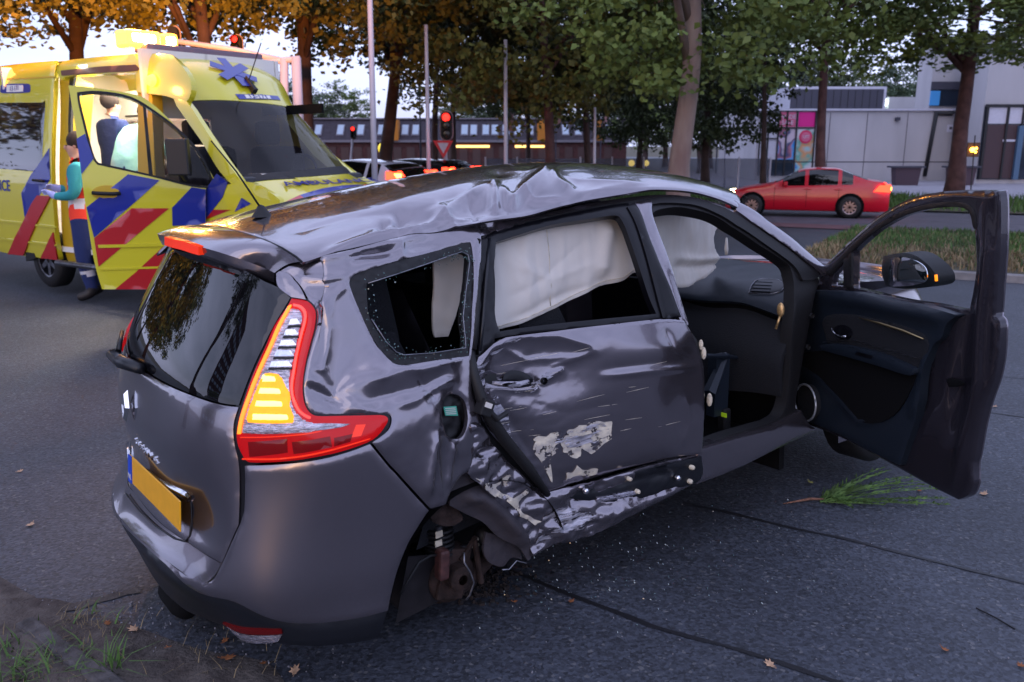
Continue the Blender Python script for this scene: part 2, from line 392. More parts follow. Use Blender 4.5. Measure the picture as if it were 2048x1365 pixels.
def body_dents(P, X):
    h = np.zeros(len(P))
    # quarter panel pulled in towards the impact, with folds radiating from a pit beside the lamp
    h -= .020*G2(P, (700, 720), (55, 95)); h -= .028*G2(P, (672, 782), (26, 34), 1.2)
    h += .013*CRS(P, [(628, 590), (648, 612), (659, 655), (655, 700), (645, 740), (655, 772)], 11)
    h += .010*CRS(P, [(606, 752), (640, 768), (690, 800), (745, 822), (775, 830)], 10)
    h -= .010*CRS(P, [(606, 770), (650, 790), (700, 812)], 10)
    h += .016*CRS(P, [(660, 790), (720, 772), (790, 745), (860, 735), (930, 728)], 26)
    h -= .014*CRS(P, [(700, 815), (780, 790), (850, 775), (905, 740)], 20)
    h += .012*CRS(P, [(780, 815), (830, 800), (880, 770), (925, 755)], 9)
    h -= .022*G2(P, (915, 790), (45, 60)); h += .015*CRS(P, [(880, 860), (868, 900), (858, 960), (856, 1000)], 9)
    h -= .016*G2(P, (905, 930), (28, 60)); h += .012*CRS(P, [(912, 880), (905, 930), (898, 980)], 8)
    h += .006*CRS(P, [(588, 555), (650, 560), (700, 548)], 6); h -= .006*CRS(P, [(600, 572), (650, 570), (690, 560)], 7)
    h += .006*CRS(P, [(640, 610), (665, 590), (700, 570)], 8)
    # buckled rail over the quarter window
    h -= .014*CRS(P, [(690, 520), (740, 505), (800, 498)], 9); h += .010*CRS(P, [(610, 524), (680, 512), (760, 492), (860, 466)], 8)
    h -= .016*G2(P, (745, 506), (38, 10)); h -= .02*G2(P, (850, 487), (60, 22)); h += .008*CRS(P, [(805, 478), (806, 500), (800, 520)], 7)
    w = np.clip((P[:,0]-640)/120, 0, 1)*np.clip((1000-P[:,1])/100+.4, 0, 1)
    h += .0030*fbm(X, 9, 3.)*w
    for ln, am, wd in (([(612,800),(680,812),(760,826)], .006, 5), ([(675,785),(720,760),(790,752)], .007, 6), ([(668,775),(655,740),(620,735)], .005, 5), ([(700,560),(668,600),(660,640)], .005, 6), ([(830,745),(860,780),(880,800)], -.008, 8), ([(790,735),(840,742),(930,715)], .006, 5), ([(600,556),(660,566),(700,552)], .004, 4), ([(870,900),(880,960),(885,1000)], .006, 5)): h += am*CRS(P, ln, wd, 1.1)
    return h
def door_dents(P, X):
    h = -.006*np.ones(len(P))
    h -= .030*G2(P, (1090, 745), (120, 62), 3.); h += .010*CRS(P, [(968, 760), (966, 730), (985, 695), (1040, 672), (1120, 672), (1180, 690), (1205, 715)], 10)
    h -= .020*CRS(P, [(975, 752), (1010, 768), (1080, 765)], 9); h += .012*CRS(P, [(990, 775), (1040, 782), (1090, 780)], 8)
    h += .008*CRS(P, [(1085, 770), (1110, 755), (1140, 735)], 8)
    h -= .020*G2(P, (1000, 860), (50, 110)); h -= .014*G2(P, (1370, 850), (34, 70)); h -= .012*G2(P, (1395, 700), (22, 42))
    h += .006*CRS(P, [(1190, 665), (1260, 690), (1390, 700)], 30); h -= .006*CRS(P, [(1200, 742), (1300, 728), (1400, 720)], 16)
    h += .006*CRS(P, [(1200, 755), (1300, 743), (1405, 735)], 7, 2.)
    h -= .020*CRS(P, [(1100, 975), (1240, 950), (1390, 915)], 18)
    w = G2(P, (1030, 800), (120, 200), 3.)+.5*G2(P, (1180, 930), (160, 70), 3.)
    h += (.0019*fbm(X*[1,1,1.8], 8, 9., 4, True)-.001)*w; h += .0012*fbm(X, 5, 1.)
    for ln, am, wd in (([(1000,690),(1060,720),(1180,712)], .006, 6), ([(1105,735),(1150,720),(1200,700)], .005, 6), ([(975,800),(1000,850),(1040,905)], .008, 7), ([(1000,790),(1030,850),(1075,930)], -.006, 8), ([(1210,660),(1225,740),(1222,850)], .0025, 8), ([(1040,800),(1140,830),(1260,800)], -.004, 20), ([(1330,655),(1350,700),(1390,720)], -.006, 9), ([(1375,780),(1385,850),(1370,900)], .006, 10)): h += am*CRS(P, ln, wd, 1.1)
    return h
def roof_dents(P, X):
    near = X[:,1] < .15; h = np.zeros(len(P))
    h -= .035*G2(P, (850, 440), (75, 24), 2.4); h -= .040*G2(P, (945, 412), (48, 26), 2.4); h -= .030*G2(P, (1050, 405), (52, 30), 2.2)
    h += .030*CRS(P, [(985, 362), (990, 385), (992, 425)], 9); h += .034*CRS(P, [(1100, 338), (1085, 355), (1040, 385), (1012, 412)], 11)
    h += .020*CRS(P, [(1100, 338), (1115, 362), (1150, 378)], 9); h -= .016*G2(P, (1150, 362), (30, 14)); h -= .012*G2(P, (1000, 345), (26, 9))
    h += .018*CRS(P, [(800, 470), (860, 440), (920, 395), (985, 364)], 10); h += .016*CRS(P, [(1000, 372), (1022, 395), (1035, 415)], 8)
    h += .014*CRS(P, [(620, 520), (700, 492), (790, 462), (860, 445)], 9); h -= .018*G2(P, (765, 452), (12, 12)); h -= .020*G2(P, (798, 440), (14, 17)); h += .008*CRS(P, [(780, 425), (784, 460)], 7)
    h -= .010*CRS(P, [(560, 470), (680, 440), (820, 415)], 16); h += .010*CRS(P, [(600, 450), (740, 420), (880, 385), (960, 362)], 14)
    h -= .010*CRS(P, [(1060, 412), (1180, 392), (1300, 376)], 10); h += .009*CRS(P, [(1140, 402), (1210, 378), (1300, 366)], 8)
    h += .0018*fbm(X*[.5,1,1], 7, 5., 3, True)*G2(P, (900, 430), (300, 50), 3)
    for ln, am, wd in (([(640,505),(760,470),(900,430),(990,425)], .010, 5), ([(700,470),(820,425),(960,372)], -.007, 8), ([(870,400),(905,430),(915,452)], .010, 5), ([(930,385),(950,410),(955,438)], -.010, 6), ([(1035,372),(1070,392),(1140,396)], .009, 5), ([(1120,350),(1200,362),(1290,368)], .007, 6), ([(1150,385),(1240,380),(1340,376)], .006, 5), ([(1000,340),(1050,345),(1098,338)], .006, 6)): h += am*CRS(P, ln, wd, 1.05)
    return h*near
def ledge_strip(name, A, netA, B, netB, m, parent, n=3, sag=0.):
    a = netA(netA.unmet(A)); b = netB(netB.unmet(B)); k = min(len(a), len(b))
    ra = a[np.linspace(0, len(a)-1, k).astype(int)]; rb = b[np.linspace(0, len(b)-1, k).astype(int)]
    v = [tuple(p+(q-p)*j/n+np.array([0, 0, -sag*math.sin(math.pi*j/n)])) for p, q in zip(ra, rb) for j in range(n+1)]
    f = [(i*(n+1)+j, (i+1)*(n+1)+j, (i+1)*(n+1)+j+1, i*(n+1)+j+1) for i in range(k-1) for j in range(n)]
    return pymesh(name, v, f, m, parent)
# ------------------------------------------------------------------ the wreck
car = empty('crashed_car', tuple(CP)); car.rotation_euler = Matrix(CR.tolist()).to_euler()
tag(car, 'dark grey family car with crushed right side, open front door and lit tail light', 'car')
pn, bk = M['paint'], M['black_plastic']
LAMP = [[(583,597),(600,599),(615,603),(627,615),(631,629),(628,656),(619,690),(610,728),(605,766),(606,794),(612,815),(624,829),(643,833),(689,832),(740,831),(765,831),(776,837),(772,851),(746,880),(689,902),(631,915),(574,923),(510,926),(492,922),(481,905),(474,886),(473,861),(487,804),(508,743),(530,695),(548,652),(574,614)]]
# tail lamp
lamp = panel('tail_light', BODY, LAMP, M['red_lens'], car, off=.002, th=.03, gs=.011)
tag(lamp, 'lit right tail light with glowing amber indicator')
CLEAR = [[(574,615),(587,614),(603,620),(608,635),(603,656),(596,690),(589,724),(582,756),(582,785),(590,813),(603,832),(628,844),(660,846),(704,847)],[(704,847),(689,856),(631,866),(574,870),(523,871),(478,869)],[(478,868),(482,840),(494,800),(514,745),(536,697),(553,654),(574,615)]]
panel('clear_lens', BODY, CLEAR, M['clear_lens'], lamp, off=.004, th=.004, gs=.011)
GLOW = [[(527,745),(545,744),(562,750),(572,766),(580,787),(583,813),(592,838),(586,848)],[(586,848),(545,850),(500,848),(490,845)],[(490,845),(500,810),(512,778),(527,745)]]
panel('indicator_lamp', BODY, GLOW, M['amber_glow'], lamp, off=.0065, th=.003, gs=.011)
for i, (y, xl, xr) in enumerate([(757,527,561),(781,521,570),(806,514,574),(832,507,584)]):
    panel('indicator_chamber', BODY, [[(xl,y-6),(xr-12,y-5),(xr-4,y+6),(xr,y+9)],[(xr,y+10),(xl-4,y+9)],[(xl-4,y+8),(xl,y-6)]], M['amber_hot'], lamp, off=.009, th=.003, gs=.009)
for i in range(5):
    y = 640+i*21; xl = 583-i*9.5; xr = 603-i*4.2
    panel('reflector_rib', BODY, [[(xl,y),(xr-8,y-1)],[(xr-8,y-1),(xr,y+10)],[(xr,y+11),(xl-4,y+11)],[(xl-4,y+11),(xl,y)]], M['chrome'], lamp, off=.010, th=.006, gs=.02, roll=.003)
    panel('reflector_gap', BODY, [[(xl-5,y+12.5),(xr,y+12)],[(xr,y+12),(xr-1,y+16)],[(xr-1,y+16),(xl-7,y+17)],[(xl-7,y+17),(xl-5,y+12.5)]], M['trim_black'], lamp, off=.007, th=.003, gs=.02, roll=0)
M['red_bright'] = mat('glowing_red_rim', (.8, .02, .01), .15, coat=1, emit=(1, .04, .01), estr=.5)
panel('glowing_red_rim', BODY, [[(588,610),(604,614),(614,626),(614,645),(608,668),(599,705),(592,745),(588,775),(592,800),(603,822),(622,834)],[(622,834),(617,838),(598,824),(587,802),(583,775),(587,745),(594,705),(603,668),(609,645),(609,630),(601,619),(588,615)],[(588,615),(588,610)]], M['red_bright'], lamp, off=.012, th=.006, gs=.01, roll=.002)
panel('reversing_lens', BODY, [[(487,852),(530,852),(600,848),(650,847),(700,848)],[(700,848),(680,855),(631,862),(574,867),(530,868),(485,866)],[(485,866),(487,852)]], M['clear_lens'], lamp, off=.0085, th=.003, gs=.012)
M['red_dark'] = mat('deep_red_chamber', (.20,.001,.002), .12, spec=.5); M['orange_edge'] = mat('orange_edge_glow', (1,.3,.02), .2, emit=(1,.16,.005), estr=.75)
for pl in ([(497,884),(575,878),(576,905),(500,914)], [(584,884),(660,873),(664,894),(588,908)], [(668,876),(705,868),(700,884),(668,893)]):
    panel('red_chamber', BODY, [[pl[i], pl[(i+1) % 4]] for i in range(4)], M['red_dark'], lamp, off=.0045, th=.003, gs=.014, roll=.001)
panel('lens_edge', BODY, [[(477,868),(482,838),(496,796),(517,742),(540,692),(557,652),(578,614)],[(578,614),(584,614),(564,652),(547,692),(524,742),(503,796),(489,838),(484,868)],[(484,868),(477,868)]], M['orange_edge'], lamp, off=.0085, th=.004, gs=.01, roll=.001)
for k in range(3): panel('lens_line', BODY, [[(482,874+k*0+0),(560,872),(640,862)],[(640,862),(640,864),(560,874),(482,876)],[(482,876),(482,874)]] if k == 0 else [[(486,918-k*1.0),(560,918-k),(640,906-k),(735,880-k)],[(735,880-k),(735,881-k),(640,908-k),(560,920-k),(486,920-k)],[(486,920-k),(486,918-k)]], M['red_glow'], lamp, off=.0055, th=.003, gs=.012, roll=0)
panel('side_reflector', BODY, [[(712,850),(731,849)],[(731,849),(722,872)],[(722,872),(702,875)],[(702,875),(712,850)]], M['red_glow'], lamp, off=.004, th=.002, gs=.02, roll=.001)
# gap rubber behind the lamp and the tailgate
GAP = [[(560,575),(590,590),(618,598),(636,618),(636,640),(622,700),(611,766),(614,808),(630,827),(690,829),(770,827),(782,838),(776,860),(745,888),(640,922),(500,934),(494,1040)],[(494,1040),(478,1062)],[(478,1062),(480,1000),(477,930),(467,900),(464,860),(470,810),(500,740),(540,660),(575,600),(560,575)]]
panel('lamp_surround', BODY, GAP, M['trim_black'], car, off=-.006, th=.02, gs=.02, roll=0)
# tail gate
panel('rear_window', BODY, [[bp(.66,1.45),bp(.4,1.46),(340,492),(400,512),(480,537),(545,570),(580,596)],[(580,597),(548,650),(515,715),(490,775),(477,811)],[(477,811),(440,806),(370,783),(300,747),bp(.26,1.05),bp(.48,1.07),bp(.66,1.09)],[bp(.66,1.09),bp(.70,1.2),bp(.70,1.33),bp(.66,1.45)]], M['glass_dark'], car, off=.001, th=.004, gs=.02, roll=.002)
gate = panel('tailgate', BODY, [[bp(.70,1.08),bp(.48,1.06),bp(.26,1.04),(300,752),(370,787),(440,810),(476,815)],[(476,815),(466,850),(468,890),(476,925),(478,990),(476,1050)],[(476,1050),(458,1090),(442,1127)],[(442,1127),(400,1103),(345,1066),(290,1016),(255,965),bp(.46,.60),bp(.62,.62)],[bp(.62,.62),bp(.72,.75),bp(.75,.9),bp(.70,1.08)]], pn, car, off=.002, th=.012, gs=.016)
cover = [BODY.inv([(409,1167),(387,1160),(355,1138),(323,1114),(294,1090),(266,1064),(245,1040),(231,1020)])]
for q in ((.50,.465),(.62,.47),(.70,.48)): cover.append(np.array([bp(*q)[1:]]))
lA = BODY.met(np.concatenate(cover)); lB = BODY.met(np.concatenate([BODY.inv([(443,1128),(430,1121),(400,1103),(345,1066),(300,1026),(272,990),(255,965)])]+[np.array([bp(*q)[1:]]) for q in ((.42,.59),(.52,.60),(.62,.62),(.72,.63))]))
ledge_strip('bumper_ledge', np.array(smooth([tuple(q) for q in lA], 4)), BODY, np.array(smooth([tuple(q) for q in lB], 4)), BODY, bk if False else pn, car, sag=.012)
bump = panel('rear_bumper', BODY, [[bp(.70,.48),bp(.62,.47),bp(.50,.465),(231,1020),(266,1064),(323,1114),(387,1160),(409,1167)],[(409,1167),(423,1163),(433,1150),(444,1127),(476,1058),(488,1024)],[(488,1024),(490,970),(489,932)],[(489,932),(560,930),(640,920),(700,904),(740,889)],[(740,889),(770,926),(810,970),(858,1022)],[(858,1022),(840,1048),(815,1090),(795,1140),(782,1190),(776,1222)],[(776,1222),(700,1240),(620,1248),(540,1238),(470,1205),(400,1165+22),(330,1128),(275,1080),(240,1045),bp(.55,.36),bp(.70,.35)],[bp(.70,.35),bp(.70,.48)]], pn, car, off=.003, th=.015, gs=.016)
panel('lower_bumper', BODY, [[bp(.70,.35),bp(.55,.355),(236,1042),(275,1082),(330,1131),(400,1188),(470,1208),(540,1241),(620,1251),(700,1243),(776,1225)],[(776,1225),(765,1262),(758,1280)],[(758,1280),(700,1292),(600,1296),(540,1290),(480,1272),(410,1243),(350,1212),(300,1175),bp(.45,.20),bp(.70,.20)],[bp(.70,.20),bp(.70,.35)]], M['black_plastic'], car, off=-.006, th=.03, gs=.02)
fog = panel('bumper_reflector', BODY, [[(445,1246),(480,1256),(520,1259),(562,1260)],[(562,1260),(565,1268)],[(565,1268),(520,1270),(480,1266),(445,1248)]], mat('dim_reflector', (.10,.002,.002), .2), car, off=.002, th=.01, gs=.012, roll=.001)
panel('fog_lamp', BODY, [[(452,1252),(480,1268),(520,1272),(564,1270)],[(564,1270),(556,1284)],[(556,1284),(520,1288),(485,1282),(452,1253)]], M['clear_lens'], car, off=.001, th=.01, gs=.012, roll=.001)
# spoiler
SEAM = [(352,453),(369,444),(402,446),(442,454),(490,467),(530,480),(565,496),(592,513),(604,524)]
def tedge(px, py, add=0.):
    y = 0.
    for _ in range(8): p = cpl(px, py, 'x', .27+.12*(y/.62)**2+add); y = float(np.clip(p[1], -.75, .75))
    return p
LFT = [(.285,.24,1.520),(.325,.38,1.508),(.385,.50,1.485),(.44,.58,1.46)]
te = np.array([tedge(*q) for q in [(549,546),(520,533),(470,515),(432,503),(398,493),(365,482),(330,473)]]+LFT)
lip = np.array([tedge(*q, .012) for q in [(550,576),(522,561),(470,539),(432,524),(398,512),(366,501),(333,492)]]+[(x+.012, y, z-.045) for x, y, z in LFT])
SB = ROOF(np.concatenate([ROOF.inv(SEAM[::-1][:7]), [(np.interp(x, RX, range(10)), np.interp(y, RY, range(10))) for x, y in ((.475,.22),(.47,.36),(.475,.50),(.50,.62),(.52,.68))]]))
n_ = 40; q_ = lambda P: np.stack([np.interp(np.linspace(0, 1, n_), np.linspace(0, 1, len(P)), P[:,k]) for k in range(3)], 1)
def resamp(P):
    s_ = np.array(smooth([tuple(p) for p in P], 6)); L_ = np.concatenate([[0], np.cumsum(np.linalg.norm(np.diff(s_, axis=0), axis=1))]); L_ /= L_[-1]
    return np.stack([np.interp(np.linspace(0, 1, n_), L_, s_[:,k]) for k in range(3)], 1)
A_, B_, L_ = resamp(te), resamp(SB), resamp(lip)
rows = [A_+(B_-A_)*t+np.array([0,0,.010*math.sin(math.pi*t)]) for t in np.linspace(0, .975, 8)]
spo = pymesh('spoiler', np.array(rows).reshape(-1, 3), [(a*n_+i, a*n_+i+1, (a+1)*n_+i+1, (a+1)*n_+i) for a in range(7) for i in range(n_-1)], pn, car)
rows = [A_, (A_+L_)/2+np.array([-.002,0,0]), L_, L_+np.array([.06,0,.005])]
pymesh('spoiler_lip', np.array(rows).reshape(-1, 3), [(a*n_+i, a*n_+i+1, (a+1)*n_+i+1, (a+1)*n_+i) for a in range(3) for i in range(n_-1)], pn, car)
panel('spoiler_end', BODY, [[(549,545),(562,540),(585,527),(604,523)],[(604,523),(604,530),(586,533),(564,545)],[(564,545),(558,572),(550,577)],[(550,577),(549,545)]], M['trim_black'], car, off=-.012, th=.02, gs=.016, roll=0)
SMT = ROOF.inv(SEAM); MB().tube([ROOF([q])[0]+[.0,0,-.001] for q in SMT], .004, 6).build('gate_seam', M['trim_black'], car, True)
sm_ = SMT
bl = []
for x, ya, yb in ((329,474,491),(345,478,496),(362,482,500),(380,488,506),(397,494,511)):
    for y in (ya, (ya+yb)/2, yb): bl.append(tuple(tedge(x, y, -.012)))
n5 = len(bl); bl += [(p[0]+.05, p[1], p[2]) for p in bl]
fb = [(i*3+j, i*3+j+1, i*3+j+4, i*3+j+3) for i in range(4) for j in (0, 1)]
pymesh('brake_light', bl, fb+[(i*3, i*3+3, n5+i*3+3, n5+i*3) for i in range(4)]+[(i*3+2, n5+i*3+2, n5+i*3+5, i*3+5) for i in range(4)]+[(0,n5,n5+1,1),(1,n5+1,n5+2,2),(12,13,n5+13,n5+12),(13,14,n5+14,n5+13)], M['red_glow'], car, False)
panel('pillar_cap', BODY, [[(553,548),(562,543),(580,550),(598,572),(612,600)],[(612,600),(583,595)],[(583,595),(566,583),(556,572),(553,548)]], pn, car, off=.006, th=.01, gs=.014)
# roof
RAIL = [(604,525),(660,510),(730,492),(800,473),(860,458),(920,444),(965,440),(1014,434),(1080,418),(1147,405),(1210,392),(1272,383),(1330,379),(1390,384),(1440,398),(1476,414)]
roof = panel('roof', ROOF, [[('p', *q) for q in sm_],[(604,524)]+RAIL[1:], [RAIL[-1],('p',7.05,2.5),('p',7.15,5),('p',7.05,7.5),('p',6.7,8.9)],[('p',6.7,8.9),('p',4,9),('p',1.0,9)],[('p',1.0,9),('p',1.35,7.5),('p',1.4,6.2),('p', *sm_[0])]], pn, car, off=0, th=.01, gs=.0105, dents=roof_dents, roll=.003)
ant = MB(); b0 = ROOF(ROOF.inv([(524,434)]))[0]
ant.lathe([(.001,.045),(.012,.04),(.03,.012),(.04,0)], tuple(b0), n=16)
ao = ant.build('antenna_base', M['rubber'], car, True)
tipd = cpl(422, 282, 'y', b0[1]+.0); mm_ = MB(); mm_.tube([b0+[0,0,.03], b0*.5+tipd*.5+[0,0,.03], tipd], [.004,.003,.0022], 6); mm_.build('antenna_mast', M['rubber'], ao, True)
# quarter panel
QW = [[(700,560),(706,552),(730,541),(800,520),(870,502),(925,486),(938,484)],[(938,484),(944,492),(948,560),(944,640),(940,712)],[(940,712),(880,720),(820,730),(800,731),(785,726),(762,700),(740,662),(715,610),(700,572),(700,560)]]
quarter = panel('quarter_panel', BODY, [[(562,541),(585,529),(604,525)],RAIL[:6]+[(945,440)],[(945,440),(962,462),(958,560),(950,640),(944,705),(946,745),(950,790),(962,830),(962,860)],[(962,860),(950,900),(944,940)],[(944,940),(925,955),(905,985),(893,1010)],[(893,1010),(862,1018)],[(862,1018),(812,964),(772,920),(745,886)],[(745,886),(776,862),(784,838),(775,828),(740,829),(689,829),(643,830),(626,826),(614,812),(609,790),(608,766),(613,728),(622,690),(631,656),(634,629),(629,612),(617,600)],[(617,600),(600,570),(583,551),(562,541)]], pn, car, holes=[QW,[[(893,800),(908,788),(925,790),(938,806),(940,840),(930,872),(912,880),(896,868),(888,835),(893,800)]]], off=.002, th=.014, gs=.0095, dents=body_dents)
# ================================================================== ground, roads, verge
KP, KN, KD = Vector((6.95, 11.45)), Vector((.447, .894)), Vector((-.894, .447))     # near kerb of the verge: point, away from us, along
def kd(x, y): return (x-KP.x)*KN.x+(y-KP.y)*KN.y
def ss(t): t = min(1, max(0, t)); return t*t*(3-2*t)
def GH(x, y): d = kd(x, y); return -.30*ss((d-1)/9)-.20*ss((d-12)/18)
def asphalt(name, c, sp, lt=.26):
    m = bpy.data.materials.new(name); m.use_nodes = True; t = m.node_tree; p = t.nodes['Principled BSDF']; N = t.nodes.new; K = t.links.new
    co = N('ShaderNodeTexCoord'); v = N('ShaderNodeTexVoronoi'); v.inputs['Scale'].default_value = 75; K(co.outputs['Object'], v.inputs['Vector'])
    r = N('ShaderNodeValToRGB'); r.color_ramp.interpolation = 'LINEAR'; e = r.color_ramp.elements
    sepc = N('ShaderNodeSeparateColor'); K(v.outputs['Color'], sepc.inputs[0]); K(sepc.outputs[0], r.inputs[0])
    e[0].position = 0; e[0].color = (*[x*.45 for x in c], 1); e[1].position = .95; e[1].color = (*[x*1.5 for x in c], 1)
    q = e.new(.992); q.color = (lt, lt, lt*1.05, 1)
    n = N('ShaderNodeTexNoise'); n.inputs['Scale'].default_value = .9; n.inputs['Detail'].default_value = 7; n.inputs['Roughness'].default_value = .65; K(co.outputs['Object'], n.inputs['Vector'])
    r2 = N('ShaderNodeMapRange'); r2.inputs['From Min'].default_value = .3; r2.inputs['From Max'].default_value = .7; r2.inputs['To Min'].default_value = .72; r2.inputs['To Max'].default_value = 1.25; K(n.outputs[0], r2.inputs['Value'])
    m1 = N('ShaderNodeMix'); m1.data_type = 'RGBA'; m1.blend_type = 'MULTIPLY'; m1.inputs['Factor'].default_value = 1; K(r.outputs[0], m1.inputs['A']); K(r2.outputs[0], m1.inputs['B']); K(m1.outputs['Result'], p.inputs['Base Color'])
    p.inputs['Roughness'].default_value = .62; b = N('ShaderNodeBump'); b.inputs['Strength'].default_value = .9; b.inputs['Distance'].default_value = .006
    n3 = N('ShaderNodeTexNoise'); n3.inputs['Scale'].default_value = 55; n3.inputs['Detail'].default_value = 4; K(co.outputs['Object'], n3.inputs['Vector']); K(n3.outputs[0], b.inputs['Height']); K(b.outputs[0], p.inputs['Normal']); return m
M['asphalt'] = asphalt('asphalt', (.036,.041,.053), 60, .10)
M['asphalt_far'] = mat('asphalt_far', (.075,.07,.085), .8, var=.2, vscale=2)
M['red_path'] = mat('red_cycle_path', (.13,.06,.065), .85, var=.2, vscale=3)
M['paving'] = mat('pale_paving', (.26,.25,.28), .85, var=.12, vscale=2)
M['kerb'] = mat('concrete_kerb', (.20,.19,.19), .85, var=.25, vscale=6, bump=.4, bscale=40)
M['soil'] = mat('verge_soil', (.07,.06,.035), .95, var=.4, vscale=3, bump=.8, bscale=12, bdist=.03)
M['tar'] = mat('tar_joint', (.010,.010,.012), .5)
def sheet(name, m, u0, u1, d0, d1, dz, nu=60, nd=14, kind='structure'):
    v = []; f = []
    for i in range(nu+1):
        for j in range(nd+1):
            u = u0+(u1-u0)*i/nu; d = d0+(d1-d0)*j/nd; q = KP+KD*u+KN*d; v.append((q.x, q.y, GH(q.x, q.y)+dz))
    f = [(i*(nd+1)+j, (i+1)*(nd+1)+j, (i+1)*(nd+1)+j+1, i*(nd+1)+j+1) for i in range(nu) for j in range(nd)]
    o = pymesh(name, v, f, m, None, True); o['kind'] = kind; return o
sheet('road', M['asphalt'], -60, 60, -40, 140, 0, 50, 240)
pymesh('terrain', [(-900,-900,-.9),(900,-900,-.9),(900,900,-.9),(-900,900,-.9)], [(0,1,2,3)], M['soil'], None, False)['kind'] = 'structure'
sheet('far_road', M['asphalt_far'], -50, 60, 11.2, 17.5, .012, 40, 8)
sheet('cycle_path', M['red_path'], -50, 60, 9.9, 11.1, .02, 40, 3)
sheet('pavement', M['paving'], -50, 26, 29.5, 60, .012, 30, 8)
sheet('verge', M['soil'], -40, 3.0, .15, 9.7, .10, 60, 16)
sheet('far_verge', M['soil'], -50, 24, 18., 29.3, .05, 60, 16)
# verge kerb stones: about one metre long each
kb = empty('verge_kerb', label='row of grey concrete kerb stones edging the grass verge', cat='kerb')
kst = None; 
for i in range(38):
    u = -24+i*.72; q = KP+KD*(u+.35)
    if kst is None: kst = MB().box((0,0,0), (.70,.14,.22)); me_ = kst.build('kerb_stone', M['kerb'], kb, bevel=.012); o = me_
    else: o = bpy.data.objects.new('kerb_stone', me_.data); COL.objects.link(o); o.parent = kb; bb = o.modifiers.new('bevel', 'BEVEL'); bb.width = .012
    o.location = (q.x, q.y, .0); o.rotation_euler = (0, random.uniform(-.01,.01), math.atan2(KD.y, KD.x))
def blades(name, pts, h, m, label, w=.006, lean=.5, seg=2):
    v = []; f = []
    for (x, y, z), hh in pts:
        a = random.random()*6.28; l = random.uniform(.05, lean)*hh; dx, dy = math.cos(a), math.sin(a); n = len(v); ww = w*random.uniform(.6, 1.5)
        v += [(x-dy*ww, y+dx*ww, z), (x+dy*ww, y-dx*ww, z), (x-dy*ww*.7+dx*l*.35, y+dx*ww*.7+dy*l*.35, z+hh*.6), (x+dy*ww*.7+dx*l*.35, y-dx*ww*.7+dy*l*.35, z+hh*.6), (x+dx*l, y+dy*l, z+hh)]
        f += [(n, n+1, n+3, n+2), (n+2, n+3, n+4)]
    o = pymesh(name, v, f, m, None, False); tag(o, label, 'grass', kind='stuff'); return o
M['grass'] = mat('green_grass', (.06,.12,.025), .8, var=.5, vscale=1.2)
M['dry_grass'] = mat('dry_grass', (.20,.15,.08), .9, var=.4, vscale=1.5)
def vpts(n, u0, u1, d0, d1, hs, dz, prob):
    out = []
    while len(out) < n:
        u = random.uniform(u0, u1); d = random.uniform(d0, d1)
        if random.random() > prob(u, d): continue
        q = KP+KD*u+KN*d; out.append(((q.x, q.y, GH(q.x, q.y)+dz), random.uniform(*hs)))
    return out
cl = lambda u, d, s=1.1: noise.noise(Vector((u*s, d*s, 3.)))*.5+.5
blades('verge_grass', vpts(30000, -16, 3, .2, 9.6, (.05,.15), .10, lambda u, d: (.25+.75*ss((d-1.2)/3))*cl(u, d)), 1, M['grass'], 'green grass growing on the verge between the two roads', .010)
blades('dry_verge_grass', vpts(20000, -16, 3, .2, 8.4, (.05,.15), .10, lambda u, d: (1-.85*ss((d-1.4)/2.6))*(.3+cl(u, d, 2))), 1, M['dry_grass'], 'straw coloured dry grass along the near kerb of the verge', .010, .9)
blades('far_verge_grass', vpts(16000, -20, 18, 18.2, 29, (.12,.35), .05, lambda u, d: cl(u, d, .5)), 1, M['grass'], 'rough grass on the far verge below the plane trees', .02)

# tall single stalks seen against the road
# tar joints in the near road
def ribbon(name, pts, w, label):
    P = [gnd(x, y) for x, y in pts]; Q = []
    for a, b in zip(P, P[1:]):
        k = max(1, int((b-a).length/.05)); Q += [a+(b-a)*i/k for i in range(k)]
    Q.append(P[-1]); v = []
    for i, p in enumerate(Q):
        t = (Q[min(i+1, len(Q)-1)]-Q[max(i-1, 0)]).normalized(); nn = Vector((-t.y, t.x, 0)); ww = w*(.7+.6*noise.noise(p*9)+.3); p = p+nn*.02*noise.noise(p*3)
        v += [(*(p+nn*ww)[:2], .004), (*(p-nn*ww)[:2], .004)]
    o = pymesh(name, v, [(2*i, 2*i+1, 2*i+3, 2*i+2) for i in range(len(Q)-1)], M['tar'], None, False); o['kind'] = 'structure'; return o
ribbon('road_joint', [(900,1075),(1370,1005),(1500,1037),(1700,1082),(1900,1131),(2100,1182)][1:], .010, '')
ribbon('road_joint', [(985,1130),(1060,1158),(1300,1253),(1500,1312),(1700,1368),(1760,1390)], .011, '')
ribbon('road_joint', [(1900,815),(2048,835),(2120,843)], .008, ''); ribbon('road_joint', [(1980,752),(2048,758),(2120,764)], .006, '')
